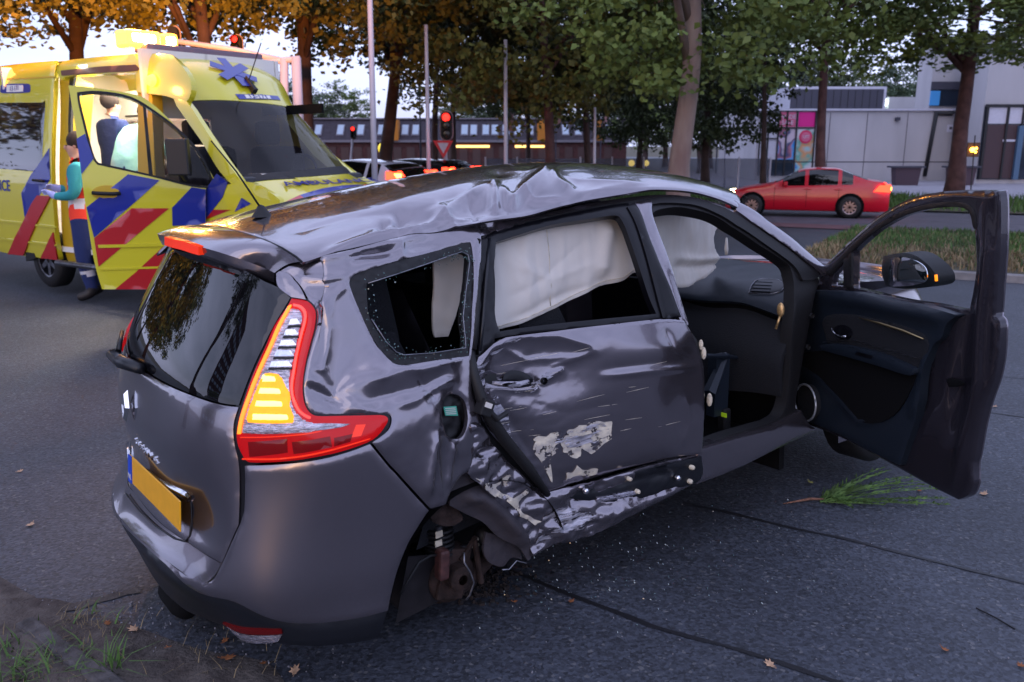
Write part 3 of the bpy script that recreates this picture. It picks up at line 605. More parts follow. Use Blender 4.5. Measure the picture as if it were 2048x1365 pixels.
# ------------------------------------------------------------------ near left corner: broken edge, earth, grass, litter
CORN = [(-40,1130),(60,1190),(130,1225),(210,1235),(290,1262),(400,1300),(520,1322),(560,1350),(600,1420),(-60,1420)]
cp = [gnd(x, y) for x, y in smooth(CORN[:8], 4)+CORN[8:]]
vv = []; ff = []
poly = np.array([(p.x, p.y) for p in cp]); lo, hi = poly.min(0), poly.max(0)
gx = [np.array([x+random.uniform(-.008,.008), y+random.uniform(-.008,.008)]) for x in np.arange(lo[0], hi[0], .028) for y in np.arange(lo[1], hi[1], .028)]
gx = np.array(gx); gx = gx[inside(gx, poly)]; de = edge_dist(gx, poly); gx = gx[de > .01]; de = de[de > .01]
V = np.concatenate([poly, gx]); tri = geometry.delaunay_2d_cdt([Vector(p) for p in V], [(i, (i+1) % len(poly)) for i in range(len(poly))], [], 1, 1e-5)
V2 = [tuple(p) for p in tri[0]]; dd = edge_dist(np.array(V2), poly)
M['earth'] = mat('dark_earth', (.045,.034,.030), .95, var=.5, vscale=9, bump=1., bscale=45, bdist=.015, col2=(.10,.085,.075))
o = pymesh('bare_earth', [(x, y, .003+min(.03, d*.25)*(.6+.9*noise.noise(Vector((x*7, y*7, 0))))+max(0, min(.012, d))*noise.noise(Vector((x*30, y*30, 2)))) for (x, y), d in zip(V2, dd)], [f for f in tri[2] if len(f) == 3], M['earth'], None, True); o['kind'] = 'structure'
cb = empty('edge_kerb', label='worn sloping kerb slab in the grass at the near left corner', cat='kerb')
a_, b_ = gnd(50,1255), gnd(250,1400); d_ = (b_-a_); k_ = MB().box((0,0,0), (d_.length, .07, .10)).build('kerb_slab', mat('mossy_kerb', (.06,.055,.055), .9, var=.5, vscale=14, bump=.8, bscale=40), cb, bevel=.012); k_.location = (a_+b_)/2+Vector((0,0,-.012)); k_.rotation_euler = (0, 0, math.atan2(d_.y, d_.x))
ck = []
for pts, w in ([(25,1212),(80,1205),(140,1215),(200,1200),(262,1185),(275,1180)], 14),:
    P = [gnd(x, y) for x, y in smooth(pts, 6)]; v = []
    for i, p in enumerate(P):
        t = (P[min(i+1, len(P)-1)]-P[max(i-1, 0)]).normalized(); nn = Vector((-t.y, t.x, 0)); w_ = .030*(1+.8*noise.noise(p*14))
        v += [(*(p+nn*w_)[:2], .004), (p.x, p.y, .012+.012*noise.noise(p*25)), (*(p-nn*w_*1.2)[:2], .004)]
    o = pymesh('dirt_seam', v, [(3*i+j, 3*i+j+1, 3*i+j+4, 3*i+j+3) for i in range(len(P)-1) for j in (0, 1)], M['earth'], None, True); o['kind'] = 'structure'
def tuft(name, cx, cy, n, hs, r, m, label, w=.003):
    c = gnd(cx, cy); pts = [((c.x+random.gauss(0, r), c.y+random.gauss(0, r), .005), random.uniform(*hs)) for _ in range(n)]; blades(name, pts, 1, m, label, w, 2.6)
tuft('grass_tuft', 225,1345, 26, (.06,.15), .018, M['grass'], 'small green grass tuft rooted beside the slab', .0035)
tuft('edge_grass', 50,1345, 260, (.02,.07), .13, M['grass'], 'green grass at the near left corner of the picture', .003)
tuft('edge_dry_grass', 110,1335, 240, (.015,.05), .2, M['dry_grass'], 'dry grass and moss along the broken road edge', .0016)
tuft('seam_grass', 150,1255, 90, (.015,.04), .06, M['dry_grass'], 'dead grass in the dark seam of the road edge', .0016)
tuft('straw_grass', 420,1345, 40, (.02,.06), .10, M['dry_grass'], 'pale straw lying on the near edge of the road', .0016)
# loose stones, one mass
mb = MB()
for _ in range(480):
    x = random.uniform(0, 700); y = random.uniform(1180, 1362)
    if random.random() < (x-300)/600: continue
    p = gnd(x, y); s_ = random.uniform(.001, .004)*(3 if random.random() < .02 else 1); mb.box((p.x, p.y, s_*.5+.004), (s_*2, s_*1.6, s_*1.2), R=Euler((random.random()*3,)*3).to_matrix())
for _ in range(260):
    x = random.uniform(900, 2040); y = random.uniform(900, 1360); p = gnd(x, y); s_ = random.uniform(.001, .0028); mb.box((p.x, p.y, s_*.5+.001), (s_*2, s_*1.6, s_*1.2), R=Euler((random.random()*3,)*3).to_matrix())
tag(mb.build('loose_grit', mat('grit', (.17,.165,.18), .7, var=.5, vscale=90)), 'loose grit and glass crumbs scattered on the asphalt', 'grit', kind='stuff')
# fallen leaves
M['leaf_brown'] = mat('fallen_leaf', (.28,.10,.035), .8, var=.4, vscale=60); M['leaf_pale'] = mat('pale_fallen_leaf', (.45,.28,.17), .8, var=.3, vscale=60); M['leaf_yellow'] = mat('yellow_fallen_leaf', (.35,.33,.10), .8)
def fallen(px, py, s, m, label, curl=.35, grp=None):
    p = gnd(px, py); rz = random.random()*6.28; v = []; n = 9; ol = [(1,0),(.55,.25),(.75,.62),(.25,.38),(-.1,.75),(-.3,.3),(-.85,.25),(-.6,0),(-.85,-.25),(-.3,-.3),(-.1,-.75),(.25,-.38),(.75,-.62),(.55,-.25)]
    v.append((0,0,.01*s/.03)); 
    for x, y in ol: x *= random.uniform(.85,1.1); y *= random.uniform(.85,1.1); v.append((x*s, y*s, s*curl*(x*x*.8+y*y)+.002))
    o = pymesh('fallen_leaf', v, [(0, i+1, (i+1) % len(ol)+1) for i in range(len(ol))], m, None, True); o.location = (p.x, p.y, .004); o.rotation_euler = (random.uniform(-.15,.15), random.uniform(-.15,.15), rz)
    st = MB().tube([(-s*.6,0,.004),(-s*1.2,s*.1,.010)], .0010, 4).build('leaf_stem', m, o); tag(o, label, 'leaf', grp or 'fallen leaves on the road')
LV = [(1143,1206,.020,'leaf_brown','brown fallen leaf on the asphalt below the missing rear wheel'),(1030,1206,.013,'leaf_brown','small brown leaf left of the bigger one below the missing wheel'),(1540,1332,.026,'leaf_pale','pale leaf beside the tar joint at the bottom of the road'),(1888,1302,.018,'leaf_brown','brown leaf near the bottom right corner of the road'),(1968,990,.028,'leaf_pale','pale leaf right of the open door corner'),(1838,984,.020,'leaf_brown','brown leaf lying on the tips of the uprooted weed'),(1620,967,.022,'leaf_yellow','yellowish leaf between the sill and the uprooted weed'),(455,1320,.030,'leaf_brown','orange brown leaf under the reversing lamp of the bumper'),(268,1262,.030,'leaf_pale','curled pale leaf in front of the hanging silencer'),(62,1052,.026,'leaf_pale','pale leaf on the road left of the bumper'),(40,945,.022,'leaf_pale','small pale leaf farthest up the road on the left'),(215,1250,.022,'leaf_brown','dark brown leaf on the dirt seam'),(590,1345,.030,'leaf_pale','long grey pale leaf at the bottom edge of the picture'),(340,1300,.022,'leaf_brown','torn brown leaf in the dirt under the bumper'),(526,1330,.016,'leaf_brown','small orange leaf right of the leaf under the lamp'),(450,1285,.02,'leaf_brown','orange leaf just under the fog lamp'),(2042,1335,.02,'leaf_brown','brown leaf cut by the right edge near the bottom'),(1990,815,.02,'leaf_pale','pale leaf on the road at the right beyond the door')]
for a in LV: fallen(a[0], a[1], a[2], M[a[3]], a[4])
# uprooted weed by the open door
wd = empty('uprooted_weed', gnd(1600,1012), label='uprooted green weed with a brown root lying by the open door', cat='weed')
def wl(x, y, z=.0): return gnd(x, y)-gnd(1600,1012)+Vector((0,0,z))
MB().tube([wl(1566,1010,.006), wl(1590,1007,.010), wl(1620,1003,.014), wl(1650,1004,.014)], [.0025,.005,.008,.005], 7).build('root', mat('root_brown', (.17,.08,.05), .8, var=.3, vscale=40), wd, True)
mb = MB(); mg = mat('weed_green', (.08,.15,.035), .7, var=.45, vscale=14)
stems = [(1778,955,.07),(1760,962,.05),(1790,968,.04),(1830,975,.05),(1850,978,.03),(1880,992,.04),(1893,1016,.02),(1885,1008,.03),(1840,1010,.02),(1740,985,.04),(1720,980,.03),(1700,1022,.02),(1760,1015,.02)]
for sx, sy, hz in stems:
    for rep in range(2):
        P = []; ex_, ey_ = sx+random.uniform(-12,12), sy+random.uniform(-6,6)
        for i in range(7):
            t = i/6; P.append(wl(1640+(ex_-1640)*t, 1003+(ey_-1003)*t+math.sin(t*3+sx)*4, .008+hz*math.sin(t*2.2)*.8))
        mb.tube(P, [.0022*(1-.6*i/6)+.0006 for i in range(7)], 4)
        for k in range(34):
            t = random.uniform(.03, 1)**1.25; i = min(5, int(t*6)); b0_ = P[i].lerp(P[i+1], t*6-i); dirv = (P[-1]-P[0]).normalized(); sd_ = Vector((random.uniform(-1,1), random.uniform(-1,1), random.uniform(.0,.9))); l_ = random.uniform(.018,.060)*(1.3-t*.85)
            e_ = b0_+(dirv*.9+sd_*.7).normalized()*l_; e_.z = max(.003, e_.z); w_ = dirv.cross(sd_).normalized()*random.uniform(.003,.0065); mb.add([b0_, (b0_+e_)/2+w_, e_, (b0_+e_)/2-w_], [(0,1,2,3)])
mb.build('leafy_stems', mg, wd)
tw = MB().tube([gnd(1952,1218)+Vector((0,0,.004)), gnd(1990,1238)+Vector((0,0,.006)), gnd(2030,1260)+Vector((0,0,.003))], .003, 5).build('twig', M['rubber'], None); tag(tw, 'thin dark twig near the right edge of the road', 'twig')
# ================================================================== trees
M['bark'] = mat('plane_bark', (.20,.13,.115), .9, var=.45, vscale=2.2, bump=.8, bscale=9, bdist=.03, stretch=(1,1,.35), col2=(.33,.26,.22))
M['bark_mid'] = mat('reddish_bark', (.085,.042,.040), .9, var=.4, vscale=2.5, bump=.8, bscale=9, bdist=.03)
M['bark_dark'] = mat('dark_bark', (.055,.035,.032), .9, var=.4, vscale=2, bump=.8, bscale=9, bdist=.03)
def leafmat(name, c, c2):
    m = mat(name, c, .6, col2=c2, vscale=.55, detail=8); p = m.node_tree.nodes['Principled BSDF']
    ob = m.node_tree; p.inputs['Subsurface Weight'].default_value = 0; return m
M['leaf'] = [leafmat('plane_leaves', (.040,.065,.014), (.15,.21,.045)), leafmat('autumn_plane_leaves', (.040,.055,.012), (.16,.17,.035)), leafmat('dark_leaves', (.020,.032,.012), (.05,.075,.022)), leafmat('bluish_leaves', (.04,.07,.04), (.10,.16,.09))]
def crown_mesh(seed, n, R, rz, leaf, ncl=150, hollow=.35, flat=.35):
    rs = np.random.RandomState(seed); C = []
    while len(C) < ncl:
        d = rs.normal(size=3); d /= np.linalg.norm(d); r = (hollow+(1-hollow)*rs.rand()**.5); p = d*r*[R, R, rz]
        p *= 1+.25*noise.noise(Vector(tuple(d*1.7+seed)))
        if p[2] < -rz*(.75+.2*rs.rand()): continue
        C.append(p)
    C = np.array(C); k = rs.randint(0, ncl, n); cs = rs.uniform(.3, .8, ncl)[k, None]*R*.135
    P = C[k]+rs.normal(size=(n, 3))*cs*[1, 1, .6]
    U = rs.normal(size=(n, 3)); U /= np.linalg.norm(U, axis=1, keepdims=True); Wv = np.cross(U, rs.normal(size=(n, 3))); Wv /= np.linalg.norm(Wv, axis=1, keepdims=True)
    s = leaf*rs.uniform(.55, 1.2, (n, 1))
    V = np.stack([P-U*s*.5, P+Wv*s*.42-U*s*.05, P+U*s*.6, P-Wv*s*.42-U*s*.05, ], 1).reshape(-1, 3); V[2::4, 2] -= .15*leaf
    me = bpy.data.meshes.new('crown'); me.vertices.add(4*n); me.vertices.foreach_set('co', V.ravel()); me.loops.add(4*n); me.loops.foreach_set('vertex_index', np.arange(4*n)); me.polygons.add(n); me.polygons.foreach_set('loop_start', np.arange(0, 4*n, 4)); me.update(); me.validate(); return me, C
CRW = [crown_mesh(11, 21000, 1, 1, .042, 210), crown_mesh(12, 21000, 1, 1, .042, 210), crown_mesh(13, 9000, 1, 1, .055, 110, .2)]
CME = {}
def tree(name, base, top, r0, cc, cr, cz, var, lm, label, cat='tree', group=None, bark='bark', limbs=6, lean=None, rot=None):
    "base, top: trunk ends; cc crown centre; cr, cz its radii"
    base, top, cc = Vector(base), Vector(top), Vector(cc); e = empty(name, base, 0, label, cat, group)
    mb = MB(); P = []; n = 9
    for i in range(n):
        t = i/(n-1); p = (top-base)*t; P.append(p+Vector((noise.noise(Vector((t*2.5, base.x, 1)))*r0*.5, noise.noise(Vector((t*2.5, base.x, 9)))*r0*.5, 0))*(t > 0))
    mb.tube(P, [r0*(1.35 if i == 0 else 1.08 if i == 1 else 1-.45*i/(n-1)) for i in range(n)], 12); mb.build('trunk', M[bark], e, True)
    mb = MB(); rs = random.Random(int(abs(base.x*100)+abs(base.y*10)))
    for i in range(limbs):
        t0 = rs.uniform(.55, 1); s0 = P[0].lerp(P[-1], t0); d = Vector((rs.gauss(0,1), rs.gauss(0,1), rs.uniform(-.1,.9))).normalized(); end = (cc-base)+Vector((d.x*cr*.8, d.y*cr*.8, d.z*cz*.8))
        m1 = s0.lerp(end, .4)+Vector((0,0,cz*.10)); m2 = s0.lerp(end, .7)+Vector((rs.uniform(-.3,.3), rs.uniform(-.3,.3), cz*.08))
        mb.tube([s0, m1, m2, end], [r0*.38, r0*.25, r0*.16, r0*.05], 7)
        for q in range(2):
            e2 = m1+Vector((rs.gauss(0,1), rs.gauss(0,1), rs.uniform(-.5,.8)))*cr*.4; mb.tube([m1, (m1+e2)/2+Vector((0,0,.2)), e2], [r0*.16, r0*.1, r0*.03], 5)
    mb.build('limbs', M[bark], e, True)
    if (var, lm) not in CME:
        me = CRW[var][0].copy(); me.materials.append(M['leaf'][lm]); CME[(var, lm)] = me
    c = bpy.data.objects.new('crown', CME[(var, lm)]); COL.objects.link(c); c.parent = e; c.location = cc-base; c.scale = (cr, cr, cz); c.rotation_euler = (0, 0, rot if rot is not None else rs.random()*6.28)
    return e
def ptree(px, D, ytop, pxt, r0, label, cr=4.6, cz=4.2, zc=None, var=0, lm=0, grp='plane trees along the road', limbs=6, name='plane_tree', bark='bark', dx=0, dy=0):
    "trunk at picture column px (foot) and pxt (height ytop), D metres away"
    b = at(px, 340, D); b.z = GH(b.x, b.y)-.05; t = at(pxt, ytop, D); k = ((zc or 7.2)-.75)
    return tree(name, b, t+(t-b)*.25, r0, (t.x+dx, D+dy, k), cr, cz, var, lm, label, group=grp, limbs=limbs, bark=bark)
ptree(1362, 20, 0, 1385, .27, 'mottled pinkish plane tree trunk rising just behind the car roof', 4.4, 3.6, 7.0, 0, 0)
ptree(1108, 26, 60, 1085, .17, 'leaning plane tree in the middle, left of the mottled trunk', 4.6, 4.0, 6.6, 1, 1, dx=-.6, bark='bark_mid')
ptree(1648, 32, 0, 1650, .19, 'plane tree standing behind the red car', 5.0, 4.0, 8.9, 1, 0, bark='bark_mid')
ptree(1912, 35, 60, 1945, .34, 'thick dark plane tree beside the flashing amber light', 7.2, 3.6, 8.9, 0, 0, limbs=9, bark='bark_mid')
ptree(620, 24, 0, 606, .24, 'plane tree directly behind the ambulance windscreen', 4.8, 4.0, 8.5, 1, 1, bark='bark_dark')
ptree(755, 31, 60, 800, .26, 'spreading plane tree behind the tall grey pole', 4.6, 4.0, 9.0, 0, 2, bark='bark_dark', limbs=10)
ptree(868, 36, 120, 872, .15, 'thin tree left of the traffic light with the yield sign', 3.8, 3.4, 9.0, 1, 1, bark='bark_dark')
ptree(905, 40, 150, 905, .16, 'thin tree just right of the yield sign traffic light', 4.2, 3.8, 8.0, 0, 2, bark='bark_dark')
ptree(1058, 46, 200, 1056, .15, 'small dark tree behind the fence corner', 3.6, 3.0, 6.4, 1, 2, bark='bark_dark')
ptree(1180, 30, 150, 1172, .14, 'slim tree between the leaning and the mottled plane tree', 4.4, 4.2, 7.3, 1, 2, bark='bark_dark')
ptree(1275, 44, 200, 1285, .16, 'dark tree behind the grey mesh fence', 4.4, 4.2, 6.4, 0, 2, bark='bark_dark')
ptree(1415, 40, 150, 1415, .2, 'dark tree left of the poster wall', 4.2, 4.4, 6.4, 0, 2, bark='bark_dark')
ptree(1530, 36, 30, 1530, .12, 'young tree whose crown hangs over the red car', 4.0, 2.4, 10.2, 1, 0, bark='bark_dark', dx=1.0)
ptree(150, 24, 0, 150, .25, 'tree behind the ambulance with its leaves lit orange', 5.4, 4.2, 9.4, 0, 1, bark='bark_dark', limbs=9)
ptree(420, 20, 0, 400, .2, 'tree above the beacon of the ambulance', 3.6, 3.0, 7.6, 1, 1, bark='bark_dark', limbs=9)
ptree(-260, 17, 0, -260, .25, 'tree at the left whose branches hang over the ambulance', 4.2, 2.6, 6.9, 0, 1, bark='bark_dark', limbs=9)
rs_ = random.Random(5)
DT = [(560,95,9),(640,110,8.5),(690,130,10),(930,120,8.5),(1000,105,10),(1090,100,9),(1240,95,9),(1330,90,9),(1420,85,8),(1500,80,10),(1580,105,14),(1660,110,13),(1740,115,12),(1400,70,6.5),(1290,72,6),(480,90,10),(1810,120,13)]
DTL = ['pale distant tree at the edge of the ambulance windscreen', 'distant tree over the left end of the mansard roof', 'distant round tree just left of the tall grey pole', 'distant tree between the yield sign light and the grey pole', 'large distant tree behind the first feather flag', 'distant tree behind the leaning plane tree', 'distant dark tree over the right end of the mansard roof', 'distant dark tree just left of the mottled trunk', 'distant dark tree just right of the mottled trunk', 'distant tall tree above the poster wall', 'distant tree above the dark clad roof block', 'distant tree right of the trunk behind the red car', 'distant tree above the side wing of the roof block', 'low dark tree between the mottled trunk and the notice board', 'low dark tree behind the yellow globe lamps', 'distant tree behind the gantry posts', 'distant tree beside the corner building tower']
for i, (px, D, h) in enumerate(DT):
    b = at(px, 320, D); b.z = -.9
    tree('distant_tree', b, (b.x, b.y, h*.5), .3, (b.x, b.y, h*.62), h*rs_.uniform(.42,.55), h*.42, 2, (3, 2, 0)[i % 3], ['bluish green tree far behind the low dark building','dark bushy tree far behind the fence','tall green tree beyond the flat roofs'][0 if px < 950 else 1 if px < 1560 else 2], group='distant trees beyond the buildings', bark='bark_dark', limbs=3)['label'] = DTL[i]
hd = MB()
# trees, lamp and tower behind the camera: only their reflections show
for i, (x, y, h) in enumerate([(-19.5,17,12),(-13,4.6,11),(-25,25,14),(-34,-2,7),(-19,22.5,12)]):
    tree('street_tree', (x, y, 0), (x+[.5,1.8,0,0,1][i], y, h*.6), .22, (x+.4, y, h*[.48,.82,.5,.6,.48][i]), [5.2,3.2,7,3,5.0][i], h*[.38,.26,.4,.35,.38][i], i % 2, 0, ['street tree mirrored darkly in the left half of the rear window', 'leaning street tree mirrored in the middle of the rear window', 'large far street tree mirrored at the left rim of the rear window', 'small street tree mirrored low in front of the tower', 'street tree standing just left of the ambulance'][i], group='trees mirrored in the rear window', bark='bark_dark', limbs=8)
# ================================================================== buildings
M['brick_dark'] = mat('dark_red_brick', (.06,.022,.022), .85, var=.3, vscale=3); M['roof_dark'] = mat('dark_roof_shingle', (.030,.024,.034), .8, var=.3, vscale=4); M['band'] = mat('pale_band', (.16,.15,.18), .7); M['skylight'] = mat('skylight_glass', (.25,.33,.42), .1, coat=1., spec=1.); M['orange_panel'] = mat('orange_panel', (.42,.15,.01), .6)
M['warm_light'] = mat('warm_strip_light', (1,.6,.2), .5, emit=(1,.55,.15), estr=1.2)
mz = empty('mansard_building', (0,0,0), 0, 'long low dark building with a sloping roof and small skylights', 'building'); Y = 82
def bz(py, D): return CH+(HZ-py)/F*D*1.0
def bx_(px, D): return (px-1024)/F*D
x0, x1 = bx_(440, Y), bx_(1250, Y)
MB().box(((x0+x1)/2, Y+6, .6), (x1-x0, 10, 3.2)).build('wall', M['brick_dark'], mz)
MB().box(((x0+x1)/2, Y+.9, bz(283,Y)), (x1-x0+.4, .5, .22)).build('cornice', M['band'], mz)
MB().prism([(Y+.7, bz(284,Y)),(Y+3.0, bz(240,Y)),(Y+9, bz(240,Y)),(Y+11, bz(284,Y))], 'x', x0-.2, x1+.2).build('roof', M['roof_dark'], mz)
MB().box(((x0+x1)/2, Y+2.9, bz(239,Y)), (x1-x0+.4, .3, .12)).build('roof_edge', M['band'], mz)
rsl = Matrix.Rotation(math.atan2(bz(240,Y)-bz(284,Y), 2.3), 3, 'X')
sk0 = None
for px in [470,510,560,600,640,684,724,765,812,833,930,948,972,990,1012,1035,1060,1130,1155,1210,1230]:
    x = bx_(px, Y); zc_ = bz(262,Y)
    fr = MB().box((0,0,0), (.72,1.5,.10), R=rsl).build('skylight', M['band'], mz); fr.location = (x, Y+1.80, zc_); MB().box((0,-.06*math.sin(.7),.06), (.56,1.3,.06), R=rsl).build('pane', M['skylight'], fr)
for px, w in ((792,.9),(1086,1.2),(1195,.5)): MB().box((bx_(px,Y), Y+1.2, bz(262,Y)), (w, 1.6, 1.9)).build('dormer_panel', M['orange_panel'], mz)
for px0, px1 in ((905,980),(1030,1088)):
    MB().box(((bx_(px0,Y)+bx_(px1,Y))/2, Y+.85, bz(293,Y)), (bx_(px1,Y)-bx_(px0,Y), .1, .22)).build('lit_strip', M['warm_light'], mz)
for px in range(460, 1240, 26): MB().box((bx_(px,Y), Y+.96, bz(312,Y)), (.75,.08,1.7)).build('door_panel', mat('panel_%d' % px, (.05+.03*rs_.random(),.03,.03), .6) if px == 460 else bpy.data.materials['panel_460'], mz)
yg = MB().sphere((bx_(774,60), 60, bz(297,60)), .42, 8); yg.tube([(bx_(774,60),60,-.5),(bx_(774,60),60,bz(305,60))], .06, 6, k=1)
o = yg.build('globe_lamp', [mat('yellow_lamp', (.9,.7,.05), .5, emit=(1,.75,.05), estr=.3), M['steel']], None, True); tag(o, 'round yellow lamp right of the tall grey pole', 'lamp')
for px, s_ in ((1258,.22),(1287,.20)):
    g_ = MB().sphere((bx_(px,48), 48, bz(325,48)), s_*.8, 7); g_.tube([(bx_(px,48),48,-.6),(bx_(px,48),48,bz(328,48))], .05, 6, k=1); o = g_.build('bollard_lamp', [mat('warm_globe', (1,.8,.3), .5, emit=(1,.75,.2), estr=1.), M['steel']], None, True); tag(o, 'left glowing yellow globe behind the mesh fence' if px == 1258 else 'right glowing yellow globe behind the mesh fence', 'lamp', 'yellow globe lamps')
# concrete hall with posters
M['concrete'] = mat('pale_concrete', (.40,.39,.41), .85, var=.10, vscale=.6, stretch=(1,1,.3)); M['dark_panel'] = mat('dark_cladding', (.045,.045,.065), .6); M['white_panel'] = mat('white_panel', (.5,.5,.58), .6, var=.06); M['frame_black'] = mat('black_frame', (.01,.01,.012), .5); M['magenta'] = mat('magenta_print', (.62,.01,.22), .6); M['pink'] = mat('pink_print', (.55,.12,.22), .6); M['drk_glass'] = mat('dark_window', (.012,.02,.035), .08, coat=.5); M['blue_glass'] = mat('blue_lit_window', (.03,.16,.4), .3, emit=(.04,.2,.5), estr=.15)
hall = empty('concrete_hall', (0,0,0), 0, 'pale concrete hall with a poster wall and rainwater pipe', 'building'); HD = 56
wx = lambda px: bx_(px, HD); wz = lambda py: bz(py, HD)
MB().box(((wx(1500)+wx(1925))/2, HD+5, (wz(224)-.9)/2), (wx(1925)-wx(1500), 10, wz(224)+.9)).build('wall', M['concrete'], hall)
MB().box(((wx(1500)+wx(1925))/2, HD-.03, wz(224)), (wx(1925)-wx(1500)+.2, .3, .12)).build('parapet', M['white_panel'], hall)
for px in (1640, 1712, 1790, 1905): MB().box((wx(px), HD-.012, (wz(228)-.6)/2), (.03,.02,wz(228)+.5)).build('wall_joint', M['dark_panel'], hall)
def wpan(name, x0_, y0_, x1_, y1_, m, parent, d=.08, o_=0.): return MB().box(((wx(x0_)+wx(x1_))/2, HD-d/2-o_, (wz(y0_)+wz(y1_))/2), (abs(wx(x1_)-wx(x0_)), d, abs(wz(y0_)-wz(y1_)))).build(name, m, parent)
pw = wpan('poster_wall', 1503, 226, 1610, 349, M['white_panel'], hall, .05)
for x in (1505, 1521, 1540, 1556, 1575, 1611): wpan('frame_bar', x-1.2, 225, x+1.2, 349, M['frame_black'], pw, .12, .05)
for y in (226, 258, 278): wpan('frame_rail', 1503, y-1.1, 1540 if y == 278 else 1611, y+1.1, M['frame_black'], pw, .11, .05)
wpan('poster', 1541, 228, 1573, 256, M['pink'], pw, .02, .06); wpan('poster', 1578, 228, 1610, 256, M['magenta'], pw, .02, .06)
txt('poster_text', 'MODE\nSALE', M['white_panel'], pw, frame((wx(1557), HD-.10, wz(243)), (1,0,0), (0,0,1)), .36, .004)
def postermat(n, cols, sc):
    m = mat(n, cols[0], .6, var=.1, vscale=sc, detail=1.5); r = [q for q in m.node_tree.nodes if q.type == 'VALTORGB'][0].color_ramp
    for i, c in enumerate(cols):
        e = r.elements[i] if i < 2 else r.elements.new(.3+.4*i/len(cols)); e.position = .33+.34*i/len(cols); e.color = (*c, 1)
    return m
M['post1'] = postermat('blue_poster_print', [(.02,.12,.42),(.05,.32,.7),(.35,.12,.16),(.02,.05,.14),(.5,.42,.5)], 1.1); M['post2'] = postermat('colourful_poster_print', [(.03,.2,.55),(.25,.5,.55),(.55,.25,.10),(.10,.35,.3),(.6,.6,.65)], .9)
wpan('poster', 1541, 260, 1574, 348, M['post1'], pw, .02, .06); wpan('poster', 1578, 260, 1610, 348, M['post2'], pw, .02, .06)
dk = MB().lathe([(.001,0),(.42,0),(.42,.03),(.001,.03)], (wx(1594), HD-.12, wz(275)), ax='y', n=20).build('poster_disc', mat('red_disc', (.55,.03,.10), .6), pw); MB().lathe([(.001,0),(.30,0),(.30,.02),(.001,.02)], (wx(1594), HD-.15, wz(275)), ax='y', n=20).build('disc_centre', M['pink'], dk)
txt('disc_text', 'UIT', M['white_panel'], pw, frame((wx(1594), HD-.18, wz(275)), (1,0,0), (0,0,1)), .26, .003)
wpan('door_panel', 1505, 318, 1573, 349, M['drk_glass'], pw, .03, .075)
mb = MB(); mb.tube([(wx(1833), HD-.12, wz(350)), (wx(1843), HD-.12, wz(228)), (wx(1845), HD-.12, wz(232))], .13, 8); mb.tube([(wx(1843), HD-.12, wz(231)), (wx(1872), HD-.12, wz(232)), (wx(1876), HD-.12, wz(227))], .12, 8); mb.build('rain_pipe', M['frame_black'], hall, True)
sg = wpan('wall_sign', 1868, 252, 1881, 266, M['white_panel'], hall, .06); wpan('wall_sign_mark', 1872, 256, 1877, 261, M['dark_panel'], sg, .02, .06)
wpan('vent_box', 1765, 238, 1772, 245, M['dark_panel'], hall, .3)
MB().box(((wx(1500)+wx(2060))/2, HD-1.2, wz(322)), (wx(2060)-wx(1500), .06, .06)).build('hand_rail', M['frame_black'], hall)
for px, w in ((1797,1),(1905,1)):
    tt = MB().box((0,0,1.05), (1.9,.8,.10)).build('outdoor_table', M['dark_panel'], None); tt.location = (bx_(px,50), 50, -.5); MB().prism([(-.62,0),(.62,0),(.75,1.0),(-.75,1.0)], 'y', -.3, .3).build('pedestal', mat('brown_pedestal_%d' % px, (.07,.045,.06), .8), tt); tag(tt, 'brown outdoor table with a wide pedestal, nearer the rain pipe' if px == 1797 else 'brown outdoor table half hidden by the thick tree', 'table', 'outdoor tables by the hall')
# upper storey set back
UD = 66; ux = lambda px: bx_(px, UD); uz = lambda py: bz(py, UD)
up = empty('roof_block', (0,0,0), 0, 'dark clad upper block with white trim on the hall roof', 'building')
MB().box(((ux(1560)+ux(1744))/2, UD+5, (uz(181)+2)/2), (ux(1744)-ux(1560), 10, uz(181)-2)).build('wall', M['white_panel'], up)
MB().box(((ux(1560)+ux(1738))/2, UD-.05, (uz(186)+uz(222))/2), (ux(1738)-ux(1560), .1, uz(186)-uz(222))).build('cladding', M['dark_panel'], up)
for px in range(1572, 1738, 14): MB().box((ux(px), UD-.11, (uz(186)+uz(222))/2), (.03,.02,uz(186)-uz(222))).build('cladding_joint', M['frame_black'], up)
MB().box(((ux(1744)+ux(1828))/2+2.2, UD+8, uz(210)), (ux(1828)-ux(1744)+.5, 8, uz(196)-uz(226))).build('side_wing', M['concrete'], up)
MB().sphere((ux(1762), UD+4, uz(203)), .55, 7).build('flood_light', mat('cool_flood', (1,1,1), .5, emit=(.8,1,.9), estr=2.), up, True); MB().sphere((ux(1786), UD+4.2, uz(206)), .32, 7).build('flood_light', bpy.data.materials['cool_flood'], up, True)
tb = empty('corner_building', (0,0,0), 0, 'tall grey building with dark glazing at the right edge', 'building')
TD = 52; tx = lambda px: bx_(px, TD); tz = lambda py: bz(py, TD)
def tpan(name, x0_, y0_, x1_, y1_, m, parent, d=.08, o_=0.): return MB().box(((tx(x0_)+tx(x1_))/2, TD-d/2-o_, (tz(y0_)+tz(y1_))/2), (abs(tx(x1_)-tx(x0_)), d, abs(tz(y0_)-tz(y1_)))).build(name, m, parent)
MB().box(((tx(1935)+tx(2400))/2, TD+1.5, 3.5), (tx(2400)-tx(1935), 3, 9)).build('wall', M['concrete'], tb)
MB().box(((tx(1828)+tx(1960))/2*1.087, TD+5.5, 5.6), ((tx(1960)-tx(1828))*1.087, 2, 5.2)).build('tower_wall', M['concrete'], tb)
mb = MB()
